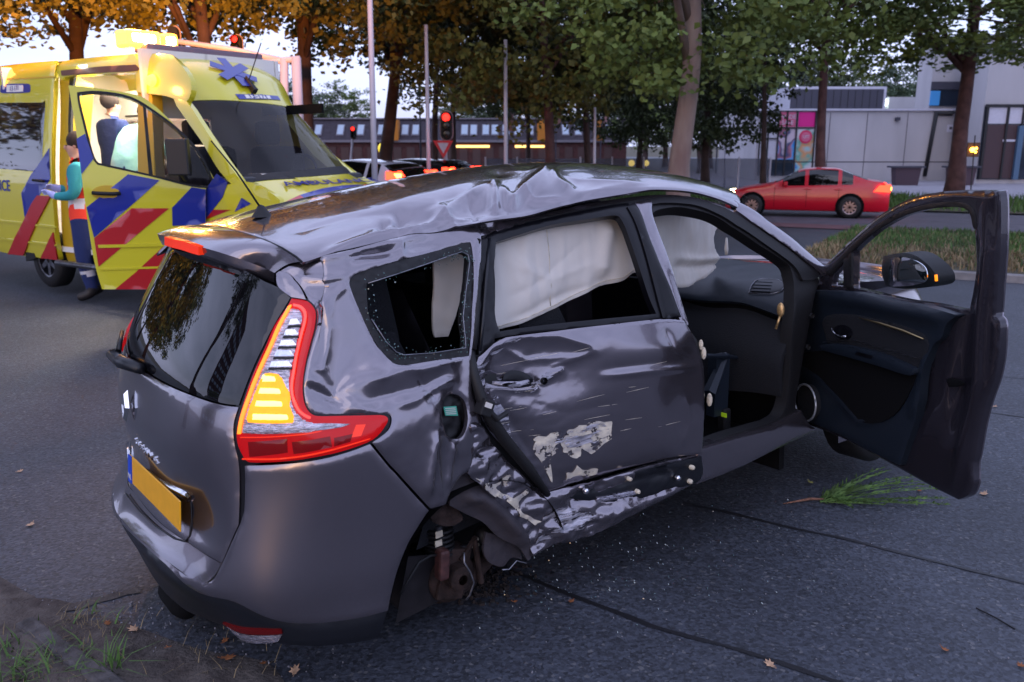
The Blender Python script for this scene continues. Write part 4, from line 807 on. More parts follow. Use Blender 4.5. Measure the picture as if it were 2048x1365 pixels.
def up2(name, x0_, y0_, x1_, y1_, m, parent, D=TD+4.4): return MB().box(((bx_(x0_,D)+bx_(x1_,D))/2, D, (bz(y0_,D)+bz(y1_,D))/2), (abs(bx_(x1_,D)-bx_(x0_,D)), .1, abs(bz(y0_,D)-bz(y1_,D)))).build(name, m, parent)
up2('window', 1829, 187, 1890, 217, M['drk_glass'], tb); up2('blue_window', 1829, 189, 1847, 216, M['blue_glass'], tb, TD+4.3); up2('window_head', 1829, 172, 1890, 186, M['dark_panel'], tb, TD+4.32)
gz = tpan('glazed_front', 1936, 216, 2200, 356, M['drk_glass'], tb, .10)
for k, x in enumerate((1940, 1980, 2010, 2044, 2080, 2116)): tpan('frame_bar', x-2, 214, x+2, 356, M['frame_black'], gz, .14, .10); tpan('light_panel', x+2, 220, x+(30 if x > 1975 else 38), 250, M['white_panel'], gz, .04, .10)
tpan('frame_rail', 1936, 214, 2200, 219, M['frame_black'], gz, .15, .10); tpan('brown_door', 1944, 252, 2004, 354, mat('brown_door', (.055,.03,.035), .6), gz, .04, .11); tpan('door_bar', 1976, 280, 2000, 284, M['white_panel'], gz, .03, .16); tpan('blue_column', 2002, 254, 2012, 356, mat('blue_grey_column', (.06,.12,.20), .5), gz, .2, .16)
# flats behind the camera, mirrored in the glass
tw_ = empty('tower_block', (0,0,0), 0, 'dark tower block left of the picture mirrored in the rear window', 'building'); MB().box((-72.,-6,19), (12,14,40)).build('wall', M['brick_dark'], tw_)
mb = MB(); 
for k in range(11):
    for j in range(4): mb.box((-65.9, -6-4.8+j*3.2, 2+k*3.3), (.2,2.2,1.3))
mb.build('window_bands', M['skylight'], tw_)
# fence, poles, lamps, signals
M['galv'] = mat('galvanised_steel', (.55,.53,.60), .5, .0); M['mesh'] = mat('fence_mesh', (.16,.17,.22), .7, alpha=.55)
fe = empty('mesh_fence', (0,0,0), 0, 'long grey mesh fence behind the car roof', 'fence'); FD = 44
for i in range(9):
    xa, xb = bx_(972+i*62, FD), bx_(972+(i+1)*62, FD); MB().box(((xa+xb)/2, FD, (bz(316,FD)-.5)/2), (xb-xa-.06, .03, bz(316,FD)+.5)).build('fence_panel', M['mesh'], fe)
for i in range(10): MB().box((bx_(972+i*62,FD), FD, (bz(313,FD)-.5)/2), (.08,.08,bz(313,FD)+.5)).build('post', M['galv'], fe)
def pole(px, D, ytop, r, label, pxt=None, name='lamp_post', m='galv', cat='pole'):
    b = at(px, 330, D); z0 = GH(b.x, b.y); t = at(pxt or px, ytop, D); o = MB().tube([(b.x, b.y, z0), tuple(t)], [r, r*.8], 10).build(name, M[m], None, True); tag(o, label, cat); return o
pole(748, 19, -60, .07, 'tallest pale lavender pole behind the ambulance bonnet', 738); pole(857, 23, 50, .058, 'white pole left of the yield sign', 852); pole(842, 45, 150, .05, 'thin dark pole beside the white pole', 838, m='dark_panel'); pole(1012, 24, 80, .06, 'grey pole with a feather flag beside it', 1011); pole(1098, 36, 230, .07, 'short grey pole at the foot of the leaning tree'); pole(1190, 25, 215, .045, 'thin grey pole right of the leaning tree')
lp = pole(1451, 46, 276, .06, 'small street lamp with a round head left of the poster wall', 1451, 'street_lamp'); q = at(1451, 269, 46); MB().sphere(tuple(q), .2, 6, sc=(1.2,1.2,.6)).build('lamp_head', M['white_panel'], lp, True)
for px, D, yt, yb, lab, lean in ((1026,50,112,262,'pinkish feather flag beside the grey pole',6),(1122,52,160,250,'feather flag right of the leaning tree',5),(1212,54,200,255,'small feather flag farthest right',4)):
    a, b_ = at(px-9, yb, D), at(px+9, yt, D); v = [tuple(at(px-10, yb, D)), tuple(at(px-2, yb, D)), tuple(at(px+8, (yb+yt)/2, D)), tuple(at(px+12, yt+20, D)), tuple(at(px+9, yt, D)), tuple(at(px+1, yt+8, D)), tuple(at(px-4, (yb+yt)/2, D))]
    v2 = [(x, y+.04, z) for x, y, z in v]; n = len(v); o = pymesh('feather_flag', v+v2, [tuple(range(n)), tuple(range(2*n-1, n-1, -1))]+[(i, (i+1) % n, n+(i+1) % n, n+i) for i in range(n)], mat('flag_cloth_%d' % px, (.22,.15,.20), .8, col2=(.45,.22,.14), vscale=.6), None, False); tag(o, lab, 'flag', 'feather flags')
    MB().tube([(v[0][0], v[0][1], -.6), v[0], v[6], v[5]], .035, 6).build('flag_pole', M['dark_panel'], o)
sb_ = empty('notice_board', at(1421, 345, 50), 0, 'notice board on two legs left of the poster wall', 'sign'); MB().box((0,0,1.75), (.62,.06,.60)).build('board', M['white_panel'], sb_); MB().box((.0,-.04,1.75), (.3,.02,.3)).build('board_picture', M['dark_panel'], sb_)
for s_ in (-.3,.3): MB().box((s_,0,.9), (.07,.07,1.9)).build('leg', M['dark_panel'], sb_)
M['sig_red'] = mat('signal_red', (1,.02,.01), .4, emit=(1,.015,.01), estr=2.5); M['sig_off'] = mat('signal_off', (.01,.01,.01), .2); M['sig_rim'] = mat('signal_rim', (.42,.34,.38), .6)
def signal(px, py, hpx, D, label, polebot=None, poleoff=0, lamps=3, yieldsign=False, grp=None, vis=.1):
    s = hpx/F*D; e = empty('traffic_light', at(px, py, D), 0, label, 'traffic light', grp); w = s*.40
    def rounded(w_, h_, n=8): 
        r = w_/2; return [(r*math.cos(a), h_/2-r+r*math.sin(a)) for a in [math.pi*i/n for i in range(n+1)]]+[(-r*math.cos(a), -h_/2+r-r*math.sin(a)) for a in [math.pi*i/n for i in range(n+1)]]
    MB().prism(rounded(w*1.18, s*1.05), 'y', .02, .05).build('backboard', M['sig_rim'], e); h_ = MB().prism(rounded(w, s*.96), 'y', -.12, .02).build('housing', M['frame_black'], e)
    for k in range(lamps):
        zz = s*(.28-.28*k); l = MB().lathe([(.001,-.03),(w*.30,-.02),(w*.33,0)], (0,-.125,zz), ax='y', n=16).build('lamp', M['sig_red'] if k == 0 else M['sig_off'], e); 
        c = MB().lathe([(w*.38,-.16),(w*.38,0)], (0,-.12,zz), ax='y', n=16).build('lamp_hood', M['frame_black'], l)
    if polebot is not None:
        q = at(px+poleoff, polebot, D)-at(px, py, D); MB().tube([(poleoff*0,.06,s*.3), (q.x,.06,q.z)], .055, 8).build('pole', M['galv'], e)
    if yieldsign:
        t = at(px-6, 297, D)-at(px, py, D); r_ = .30; tri = lambda r, y: [(t.x-r, t.z+r*.75), (t.x+r, t.z+r*.75), (t.x, t.z-r)]
        sg_ = MB().prism(tri(r_, 0), 'y', -.10, -.06).build('yield_sign', mat('sign_red', (.6,.02,.03), .5), e); 
        c_ = [(t.x-r_*.55, t.z+r_*.52), (t.x+r_*.55, t.z+r_*.52), (t.x, t.z-r_*.5)]; MB().prism(c_, 'y', -.115, -.10).build('sign_face', M['white_panel'], sg_)
    return e
signal(893, 252, 56, 26, 'red traffic light above a white and red yield triangle', 345, -3, yieldsign=True, grp='traffic lights showing red')
signal(707, 266, 26, 40, 'small distant red traffic light seen past the ambulance windscreen', 345, -8, grp='traffic lights showing red')
signal(475, 95, 46, 21, 'red traffic light on the gantry behind the ambulance light bar', grp='traffic lights showing red')
signal(350, 78, 46, 19.5, 'unlit backlit traffic light beside the ambulance beacon', grp='traffic lights showing red', lamps=0)
ga_ = empty('signal_gantry', (0,0,0), 0, 'white tubular gantry behind the ambulance roof', 'gantry')
D_ = 18
for pts, r_ in (([(330,80),(470,100),(568,122)], .055), ([(520,126),(600,118)], .065), ([(568,118),(571,340)], .085), ([(592,116),(602,340)], .10)):
    MB().tube([tuple(at(x, y, D_)) for x, y in pts], r_, 10).build('tube', M['galv'], ga_, True)
# flashing amber warning light at the right
fl = empty('warning_light', at(1945, 300, 31), 0, 'flashing amber warning light on a thin post before the thick tree', 'light'); M['amber_lamp'] = mat('amber_flash', (1,.5,.05), .4, emit=(1,.42,.04), estr=6.)
for dx, dz, r_ in ((0,0,.085),(.13,.05,.045),(.12,-.08,.04)): MB().sphere((dx,0,dz), r_, 6).build('lamp', M['amber_lamp'], fl, True)
q = at(1948, 385, 31)-at(1945, 300, 31); MB().tube([(.06,.05,.5),(q.x*.6,.05,q.z)], .022, 6).build('post', M['frame_black'], fl); MB().box((.06,.08,.0), (.42,.05,.5)).build('backplate', mat('brown_plate', (.07,.045,.03), .8), fl)
# ------------------------------------------------------------------ right side: door, sill, pillars
def planenet(o, u, v, lu, lv, bulge=0.):
    o, u, v = (np.array(q, float) for q in (o, u, v)); w = np.cross(u, v)
    return Net([[o+u*lu*i/4+v*lv*j/4+w*bulge*math.sin(math.pi*i/4)*math.sin(math.pi*j/4) for j in range(5)] for i in range(5)], 60, 60)
def P7(*a): return [(700+x/2.437, 700+y/2.437) for x, y in a]
DOOR = [[(962,714),(972,706),(990,688),(1014,675)],[(1014,675),(1100,664),(1186,653),(1323,638),(1371,641)],[(1371,641),(1390,668),(1402,696),(1412,741),(1413,835),(1408,909)],[(1408,909),(1274,939),(1180,965),(1102,984)],[(1102,984),(1072,958),(1045,928),(1010,893),(987,864),(965,823),(958,780),(955,741),(962,714)]]
shut = panel('door_shut_face', BODY, [[(940,455),(985,455)],[(985,455),(1000,560),(1000,680),(1010,800),(1060,900),(1110,975)],[(1110,975),(1090,1000),(1000,920),(945,850),(935,720),(940,455)]], M['rubber'], car, off=-.035, th=.01, gs=.02, roll=0)
door = panel('rear_door', BODY, DOOR, pn, car, off=0, th=.02, gs=.009, dents=door_dents)
tag(door, 'crumpled rear door with torn paint and smashed handle')
RW = [[(996,482),(1050,464),(1108,446),(1170,436),(1225,427)],[(1225,427),(1241,429),(1252,445),(1264,476),(1284,535),(1303,593),(1318,627)],[(1318,627),(1240,634),(1150,643),(1080,651),(1005,662)],[(1005,662),(997,640),(991,573),(993,520),(996,482)]]
panel('rear_door_frame', BODY, [[(966,478),(985,463),(1010,453),(1100,431),(1200,410),(1260,401)],[(1260,401),(1276,440),(1300,520),(1330,636)],[(1330,636),(1180,653),(1010,673),(990,684),(964,708)],[(964,708),(957,650),(959,560),(966,478)]], M['trim_black'], car, holes=[RW], off=-.012, th=.03, gs=.014, dents=lambda P, X: .010*fbm(X, 16, 2.)*G2(P, (975, 560), (40, 140), 4))
def sidepoly(name, segs, m, off, parent=None, **k): return panel(name, BODY, segs, m, parent or car, off=off, **k)
sidepoly('door_frame_strip', [[(1256,412),(1274,408),(1296,460),(1319,519),(1345,580),(1365,634)],[(1365,634),(1328,636)],[(1328,636),(1300,530),(1256,412)]], M['trim_black'], -.002, th=.02)
sidepoly('center_pillar', [[(1273,401),(1305,396),(1308,420),(1318,452),(1345,525),(1378,634),(1380,650)],[(1380,650),(1365,640)],[(1365,640),(1345,582),(1296,455),(1273,401)]], pn, -.010, th=.03)
sidepoly('cant_rail', [[(950,449),(1014,437),(1080,423),(1147,409),(1210,397),(1272,388),(1330,384),(1390,389),(1440,403),(1476,419),(1530,446)],[(1530,446),(1524,462),(1500,446),(1440,412),(1395,398),(1335,394),(1272,401),(1200,412),(1092,434),(1014,455),(955,474)],[(955,474),(950,449)]], pn, -.018, th=.03, roll=0, dents=lambda P, X: (.014*fbm(X, 12, 6., 3, True)-.004)*G2(P, (985, 455), (60, 40), 4))
# cant rail seal above rear door
sidepoly('roof_seal', [[(968,470),(1014,450),(1100,428),(1200,407),(1272,396),(1335,389),(1395,393),(1440,407),(1469,420),(1500,440),(1540,467),(1602,512),(1644,545)],[(1644,545),(1640,556),(1612,560)],[(1612,560),(1592,528),(1535,486),(1485,452),(1440,424),(1395,406),(1335,401),(1308,404),(1280,404),(1200,415),(1100,436),(1014,459),(972,480)],[(972,480),(968,470)]], M['rubber'], -.016, th=.03, roll=0)
sidepoly('side_pillar', [[(1470,398),(1509,418),(1554,452),(1599,486),(1640,522),(1668,545)],[(1668,545),(1650,552)],[(1650,552),(1606,514),(1535,462),(1476,420)],[(1476,420),(1470,398)]], pn, -.004, th=.03)
ap = [[(1300,398),(1335,388),(1395,392),(1442,405),(1480,424),(1540,465),(1602,510),(1640,545)],[(1640,545),(1650,560),(1640,600),(1622,700),(1605,800),(1606,850)],[(1606,850),(1560,880),(1480,912),(1400,935)],[(1400,935),(1400,880),(1395,700),(1360,632),(1330,540),(1302,440),(1300,398)]]
aph = [[(1314,418),(1330,409),(1366,405),(1402,412),(1442,427),(1487,457),(1532,488),(1577,517),(1593,533),(1600,562)],[(1600,562),(1598,650),(1590,760),(1583,816),(1572,838),(1553,850)],[(1553,850),(1474,874),(1425,892),(1412,880)],[(1412,880),(1412,700),(1380,640),(1341,528),(1312,448),(1308,430),(1314,418)]]
sidepoly('door_aperture', ap, M['rubber'], -.03, holes=[aph], th=.06)
sidepoly('hinge_pillar', [[(1604,560),(1640,548),(1650,570),(1640,620),(1626,700),(1612,770),(1606,850)],[(1606,850),(1585,845)],[(1585,845),(1596,780),(1606,700),(1610,620),(1604,560)]], pn, -.045, th=.05)
for y in (632, 695):
    q = BODY(BODY.inv([(1626 if y < 650 else 1618, y)]))[0]; MB().lathe([(.001,.012),(.012,.012),(.014,0)], tuple(q+[0,-.0,0]), ax='y', n=8).build('hinge_bolt', M['rubber'], car)
sidepoly('door_sill', [[(1402,900),(1474,876),(1553,852),(1590,832),(1606,822)],[(1606,822),(1625,850),(1640,862)],[(1640,862),(1560,900),(1480,940),(1398,972)],[(1398,972),(1402,900)]], pn, -.012, th=.05)
# crushed sill behind, torn open
def crush(P, X):
    return -.02+.020*fbm(X*[.6,1,1.5], 8, 4., 4, True)*np.clip((1330-P[:,0])/150, .15, 1)+.004*fbm(X, 24, 7.)-.02*CRS(P, [(1120,1010),(1240,985),(1390,950)], 16)+.02*CRS(P, [(1060,1090),(1180,1040),(1300,1005),(1395,965)], 14)
sill = sidepoly('crushed_sill', [[(940,850),(956,842),(975,870),(1000,905),(1045,950),(1090,988)],[(1090,988),(1180,968),(1280,942),(1408,911)],[(1408,911),(1405,967),(1393,972)],[(1393,972),(1330,1002),(1233,1049),(1170,1075),(1110,1094),(1063,1112)],[(1063,1112),(1060,1085),(1046,1060),(1022,1028),(985,997),(950,962),(938,948)],[(938,948),(945,900),(940,850)]], pn, 0, dents=crush, gs=.012)
tag(sill, 'crumpled sill with torn cream paint')
plate_ = sidepoly('sill_backing', [[(1108,992),(1180,972),(1280,945),(1406,914)],[(1406,914),(1403,962),(1330,985),(1250,1008),(1180,1004),(1108,992)]], M['black_plastic'], -.006, dents=lambda P, X: .006*fbm(X, 10, 4.)-.012*CRS(P, [(1130,992),(1250,965),(1380,940)], 8), gs=.014)
for (x, y, r) in ((1383,935,.011),(1379,963,.011),(1355,956,.013),(1258,958,.009),(1274,983,.010),(1171,982,.013)):
    q = BODY(BODY.inv([(x, y)]))[0]; MB().lathe([(.001,.010),(r*.7,.010),(r,.004),(r,-.01)], (q[0], q[1]-.004, q[2]), ax='y', n=10, R=Matrix.Rotation(math.pi, 3, 'Z')).build('sill_bolt', M['filler'] if r < .012 else M['chrome'], car, True)
sidepoly('sill_bracket', [P7((1205,722),(1340,695),(1390,690),(1395,705),(1340,722),(1215,742),(1205,722))], M['clear_lens'], .004, th=.01)
# torn and scraped paint
tear = lambda P, X: .0015*fbm(X, 60, 1.)
DD = lambda P, X: door_dents(P, X)+tear(P, X)
def ragged(pts, k=3, j=.012):
    out = []
    for i in range(len(pts)):
        a, b = pts[i], pts[(i+1) % len(pts)]
        for q in range(k):
            t = q/k; w = math.dist(a, b)*j*8
            out.append((a[0]+(b[0]-a[0])*t+random.uniform(-w, w)*(q > 0), a[1]+(b[1]-a[1])*t+random.uniform(-w, w)*(q > 0)))
    out.append(out[0]); return out
sidepoly('torn_paint', [ragged(P7((900,440),(980,410),(1040,400),(1000,470),(1020,490),(985,520),(975,545),(990,650),(960,600),(905,510)))], M['torn'], .0035, door, dents=DD, th=.002, per=2, roll=0)
sidepoly('torn_paint', [ragged(P7((1060,400),(1100,385),(1120,370),(1200,350),(1278,350),(1280,430),(1240,460),(1180,510),(1130,480),(1125,520),(1100,530),(1040,500),(1030,450)))], M['torn'], .0035, door, dents=DD, th=.002, per=2, roll=0)
sidepoly('torn_paint', [ragged(P7((1110,565),(1140,590),(1215,585),(1215,615),(1100,625),(1060,645),(1060,605),(1095,600)))], M['torn'], .0035, door, dents=DD, th=.002, per=2, roll=0)
sidepoly('scraped_paint', [ragged(P7((1000,420),(1110,395),(1230,360),(1262,380),(1250,440),(1120,470),(1010,480)))], M['scrape'], .0048, door, dents=DD, th=.001, per=2, roll=0)
sidepoly('scraped_paint', [ragged(P7((625,90),(640,50),(690,20),(760,-40),(830,-70),(840,-55),(770,-20),(700,40),(665,90),(680,160),(640,190)), 2)], M['scrape'], .004, door, dents=DD, th=.002, per=2, roll=0)
sidepoly('scraped_paint', [ragged(P7((700,130),(760,150),(830,200),(900,215),(960,165),(1060,100),(1050,80),(960,130),(930,160),(860,190),(790,150)), 2)], M['scrape'], .004, door, dents=DD, th=.002, per=2, roll=0)
sidepoly('scraped_paint', [ragged(P7((690,210),(740,230),(790,330),(800,440),(850,520),(830,540),(760,420),(700,310)), 2)], M['scrape'], .003, door, dents=DD, th=.002, per=2, roll=0)
CT = lambda P, X: crush(P, X)+tear(P, X)
for pl in (((610,625),(680,650),(730,640),(700,670),(740,700),(700,715),(650,680)),((735,620),(775,600),(790,640),(750,665)),((690,700),(760,705),(790,720),(865,680),(870,705),(820,740),(830,790),(800,770)),((790,750),(850,800),(930,835),(900,855),(820,810))):
    sidepoly('torn_paint', [ragged(P7(*pl))], M['torn'], .004, sill, dents=CT, th=.002, per=2, roll=0)
sidepoly('scraped_paint', [ragged(P7((940,800),(1040,770),(1180,790),(1200,830),(1060,880),(960,930),(900,960)), 2)], M['scrape'], .004, sill, dents=CT, th=.002, per=2, roll=0)
# smashed handle
rec = sidepoly('handle_recess', [[(1016,762),(1020,748),(1034,741),(1050,743),(1064,750),(1076,760)],[(1076,760),(1072,778),(1055,788),(1038,786),(1028,776),(1016,762)]], M['trim_black'], -.028, door, gs=.01)
panel('handle_bowl', BODY, [[(1030,772),(1045,768),(1062,762),(1078,762)],[(1078,762),(1076,776),(1064,787),(1048,791),(1036,786),(1030,772)]], M['scrape'], door, off=-.02, gs=.008, dents=lambda P, X: -.012*G2(P, (1055, 776), (18, 10)))
hb = [BODY(BODY.inv([q]))[0]+[0, d, 0] for q, d in (((988,768),.012),((1005,768),-.018),((1030,767),-.022),((1052,763),-.012))]
MB().tube(hb, [.008,.012,.011,.009], 8).build('door_handle', M['scrape'], door, True)
q = BODY(BODY.inv([(1087,762)]))[0]; MB().lathe([(.001,.0),(.010,0),(.013,.004),(.014,-.008)], tuple(q), ax='y', n=12).build('lock_hole', M['trim_black'], door)
# door seal pulled out of the gap, latch, filler cap
sb = [((946,705),.02),((951,750),.01),((958,792),-.01),((975,835),-.02),((1005,880),-.02),((1050,932),-.015),((1096,990),0)]
MB().tube([BODY(BODY.inv([p]))[0]+[0, d+.0, 0] for p, d in sb], [.016,.018,.020,.022,.024,.022,.012], 8).build('hanging_seal', M['rubber'], car, True)
MB().tube([BODY(BODY.inv([p]))[0]+[0, .012, 0] for p in ((958,480),(960,560),(955,640),(950,700))], .014, 8).build('window_seal', M['rubber'], car, True)
MB().tube([BODY(BODY.inv([p]))[0]+[0, .006, 0] for p in ((981,478),(974,560),(968,640),(962,702))], .007, 6).build('window_seal', M['black_plastic'], car, True)
q = BODY(BODY.inv([(962,812)]))[0]; mb = MB(); mb.box(q+[0,-.02,0], (.05,.05,.06), R=Matrix.Rotation(.5, 3, 'Y')); mb.tube([q+[0,-.03,0], q+[.04,-.04,-.05], q+[.09,-.03,-.04]], .012, 6)
lt = mb.build('door_latch', M['rubber'], car, bevel=.006); MB().box(q+[0,-.048,.012], (.03,.004,.018), R=Matrix.Rotation(.5, 3, 'Y')).build('warning_label', M['airbag'], lt)
fc = sidepoly('filler_neck', [[(886,796),(910,784),(930,788),(945,806),(944,845),(932,878),(910,888),(892,872),(884,835),(886,796)]], M['rubber'], -.045, gs=.012, dents=lambda P, X: .012*fbm(X, 22, 3.))
lab = panel('fuel_label', BODY, [[(899,814),(925,813)],[(925,813),(929,834)],[(929,834),(903,833)],[(903,833),(899,814)]], mat('green_label', (.05,.32,.22), .6), fc, off=-.028, th=.002, gs=.03, roll=0)
for k in range(4):
    y = 817+k*4; panel('label_text_line', BODY, [[(902+k*.6,y),(923+k*.6,y-.6)],[(923+k*.6,y-.6),(923+k*.6,y+1)],[(923+k*.6,y+1),(902+k*.6,y+1.4)],[(902+k*.6,y+1.4),(902+k*.6,y)]], M['airbag'], lab, off=-.0265, th=.0005, gs=.05, roll=0)
# rear quarter window: shattered rim and chrome line
QI = [[(735,567),(791,549),(865,524),(906,509),(922,504),(935,510),(938,526)],[(938,526),(930,587),(925,634),(930,682),(930,696)],[(930,696),(865,706),(807,710),(791,704),(770,682),(742,638),(736,604),(735,567)]]
rim = sidepoly('quarter_window_seal', QW, M['rubber'], -.010, holes=[QI], th=.02, gs=.010, roll=0, dents=lambda P, X: .004*fbm(X, 45, 2., 2, True))
ql = [BODY(BODY.inv([p]))[0]+[0,-.004,0] for p in [(735,567),(791,549),(865,524),(906,509),(922,504),(935,510),(938,526),(930,587),(925,634),(930,682),(930,696),(865,706),(807,710),(791,704),(770,682),(742,638)]]
MB().tube(ql, .0020, 5).build('window_bead', M['steel'], rim, True)
GLS = mat('broken_glass_crumbs', (.06,.13,.12), .05, coat=1., spec=1.)
mb = MB()
for _ in range(220):
    a = random.random()*len(ql); i = int(a) % len(ql); j = (i+1) % len(ql); p = ql[i]+(ql[j]-ql[i])*(a % 1); o_ = np.random.uniform(-.022, .022, 3); s_ = random.uniform(.0015, .0045)
    mb.box(p+o_*[1,.25,1]+[0,-.004,0], (s_, s_*.6, s_), R=Euler(tuple(np.random.rand(3)*3)).to_matrix())
tag(mb.build('glass_crumbs', GLS, rim), kind='stuff')
# inside: curtains of the airbags
AB1 = planenet((.9, -.60, .8), (1,0,0), (0,.06,1), 1.3, .9); AB2 = planenet((.5, -.52, .9), (1,0,0), (0,.05,1), 1., .7); AB3 = planenet((1.9,-.55,.8), (.96,.28,0), (0,0,1), 1.2, .9)
def folds(P, X): return .030*fbm(X*[1,1,.35], 2.6, 2., 2)+.010*fbm(X*[1.5,1,.3], 6, 5., 2, True)+.006*CRS(P, [(1000,520),(1100,560),(1200,520)], 9, 1.2)-.006*CRS(P, [(1005,600),(1080,560),(1180,470)], 7, 1.2)+.005*CRS(P, [(1010,500),(1060,540),(1050,600)], 6, 1.2)+.03*CRS(P, [(1210,440),(1200,560)], 16, 2)-.012*CRS(P, [(1000,650),(1100,600),(1200,565)], 10)
ab = panel('airbag', AB1, [[(985,478),(1100,440),(1221,425),(1262,470)],[(1262,470),(1276,515),(1288,556)],[(1288,556),(1264,545),(1240,562),(1201,573),(1150,598),(1100,622),(1069,634),(1030,650),(985,662)],[(985,662),(980,560),(985,478)]], M['airbag'], car, th=.008, gs=.012, dents=folds, roll=.006)
tag(ab, 'deployed cream side airbag hanging behind the rear door window')
for q0, dd_ in (([(990,654),(1030,642),(1069,626),(1100,614),(1150,590),(1201,565),(1240,554),(1264,538),(1284,548)], 0), ([(1090,446),(1096,520),(1100,612)], 0)):
    P_ = np.array(smooth(q0, 4), float); ab__ = AB1.inv(P_); X_ = AB1(ab__); N_ = AB1.nrm(ab__); N_ = np.where(((AB1.eye-X_)*N_).sum(1)[:,None] < 0, -N_, N_); MB().tube([tuple(p) for p in X_+N_*(folds(P_, X_)+.001)[:,None]], .0016, 4).build('seam', M['filler'], ab, True)
a2 = panel('airbag', AB2, [[(868,522),(900,508),(935,500)],[(935,500),(930,570),(916,620),(899,674)],[(899,674),(874,676)],[(874,676),(868,634),(868,522)]], M['airbag'], car, th=.01, gs=.016, dents=lambda P, X: .02*fbm(X, 5, 3.), roll=.006); tag(a2, 'strip of deployed airbag in the rear quarter window')
a3 = panel('airbag', AB3, [[(1300,405),(1375,412),(1411,425),(1444,438)],[(1444,438),(1433,459),(1430,481),(1438,499),(1447,510)],[(1447,510),(1462,513),(1461,526),(1470,531),(1467,538)],[(1467,538),(1424,554),(1388,572),(1361,576),(1330,574)],[(1330,574),(1310,500),(1300,405)]], M['airbag'], car, th=.01, gs=.014, dents=lambda P, X: .030*fbm(X, 3, 8., 2)+.006*fbm(X*[1.2,1,.5], 9, 5., 2, True)+.02*CRS(P, [(1340,515),(1400,520),(1460,515)], 6)-.02*CRS(P, [(1335,535),(1400,535),(1460,528)], 6), roll=.01); tag(a3, 'deployed front side airbag with a frayed edge')
st = [AB3(AB3.inv([p]))[0]+[0,-.03,0] for p in ((1448,508),(1462,500),(1472,486),(1495,478))]; MB().tube(st, [.008,.012,.009,.005], 6).build('airbag_strap', M['airbag'], a3, True)
# dashboard seen through the open door
DN = Net([[(2.75-.10*(1-abs(y)/.8), y, .45),(2.72, y, .70),(2.78, y, .84),(2.90, y, .98),(3.05, y, 1.06),(3.30, y, 1.10)] for y in (-.80,-.5,-.2,.2,.5,.8)], 80, 80)
panel('dashboard', DN, [[(1340,500),(1432,482),(1480,482),(1535,492),(1585,520),(1612,560)],[(1612,560),(1606,600),(1588,622),(1560,632)],[(1560,632),(1480,604),(1400,600),(1330,590)],[(1330,590),(1340,500)]], M['dash'], car, th=.02, gs=.02, dents=lambda P, X: .012*CRS(P, [(1440,487),(1480,490),(1540,500)], 6)+.004*fbm(X, 5, 1.))
panel('glovebox', DN, [[(1345,585),(1400,603),(1480,606),(1562,634),(1596,612)],[(1596,612),(1600,700),(1596,780),(1575,800)],[(1575,800),(1480,790),(1345,780)],[(1345,780),(1345,585)]], M['dark_cloth'], car, off=-.05, th=.02, gs=.03)
VO = [(1500,586),(1506,570),(1514,561),(1527,557),(1559,559),(1575,569),(1566,582),(1552,586),(1541,588),(1500,586)]
vt = panel('air_vent', DN, [VO], M['trim_black'], car, off=.004, th=.01, gs=.012)
for k in range(4):
    y = 563+k*6; MB().tube([DN(DN.inv([(1513-k*3, y)]))[0]+[-.012,0,0], DN(DN.inv([(1548-k*2, y+2)]))[0]+[-.012,0,0]], .003, 5).build('vent_slat', M['dash'], vt)
MB().tube([DN(DN.inv([p]))[0]+[-.012,0,0] for p in VO], .003, 5).build('vent_ring', M['steel'], vt, True)
q = DN(DN.inv([(1572,550)]))[0]; MB().lathe([(.001,0),(.012,0),(.016,.008),(.02,.0)], tuple(q-[.012,0,0]), ax='x', n=12, R=Matrix.Rotation(math.pi, 3, 'Z')).build('dash_button', M['trim_black'], car)
q = BODY(BODY.inv([(1578,625)]))[0]
mb = MB(); mb.sphere(tuple(q+[.02,.06,.0]), .02, 6, sc=(.7,1,1.8)); mb.tube([q+[.02,.06,-.02], q+[.0,.07,-.09]], .006, 6); mb.build('torn_connector', mat('brass_bits', (.5,.32,.14), .4, .6, var=.5, vscale=60), car, True)
# seats, floor, belt buckle
def seat(x, y, label, back=.3):
    mb = MB(); mb.prism([(x-.25,.38),(x+.28,.42),(x+.33,.50),(x+.26,.55),(x-.2,.50)], 'y', y-.25, y+.25); s = mb.build('seat', M['dark_cloth'], car, bevel=.05, seg=3)
    MB().prism([(x-.2,.45),(x-.06,.48),(x-.06-back,1.12),(x-.18-back,1.12)], 'y', y-.23, y+.23).build('seat_back', M['dark_cloth'], s, bevel=.05, seg=3)
    MB().prism([(x-.1-back,1.15),(x-.0-back,1.15),(x-.03-back,1.33),(x-.11-back,1.33)], 'y', y-.13, y+.13).build('headrest', M['dark_cloth'], s, bevel=.04, seg=3)
for a in ((2.05,.36,''),(1.95,-.34,'',.34),(1.2,.42,''),(1.2,0,''),(1.15,-.36,'')): seat(*a)
MB().box((2.25,0,.27), (1.9,1.4,.04)).build('floor_pan', M['interior'], car)
MB().box((.45,0,.62), (.04,1.2,.6)).build('boot_trim', M['interior'], car)
MB().box((1.2,0,1.50), (1.3,1.0,.02)).build('headliner', M['interior'], car)
MB().box((2.95,0,.55), (.04,1.4,.9)).build('bulkhead', M['interior'], car)
q = cpl(1448, 838, 'y', -.62); mb = MB(); mb.box(q, (.05,.05,.11)); bc = mb.build('belt_buckle', M['rubber'], car, bevel=.01); MB().box(q+[-.026,-.02,.03], (.006,.03,.02)).build('buckle_button', mat('lime_sticker', (.5,.8,.02), .5), bc)
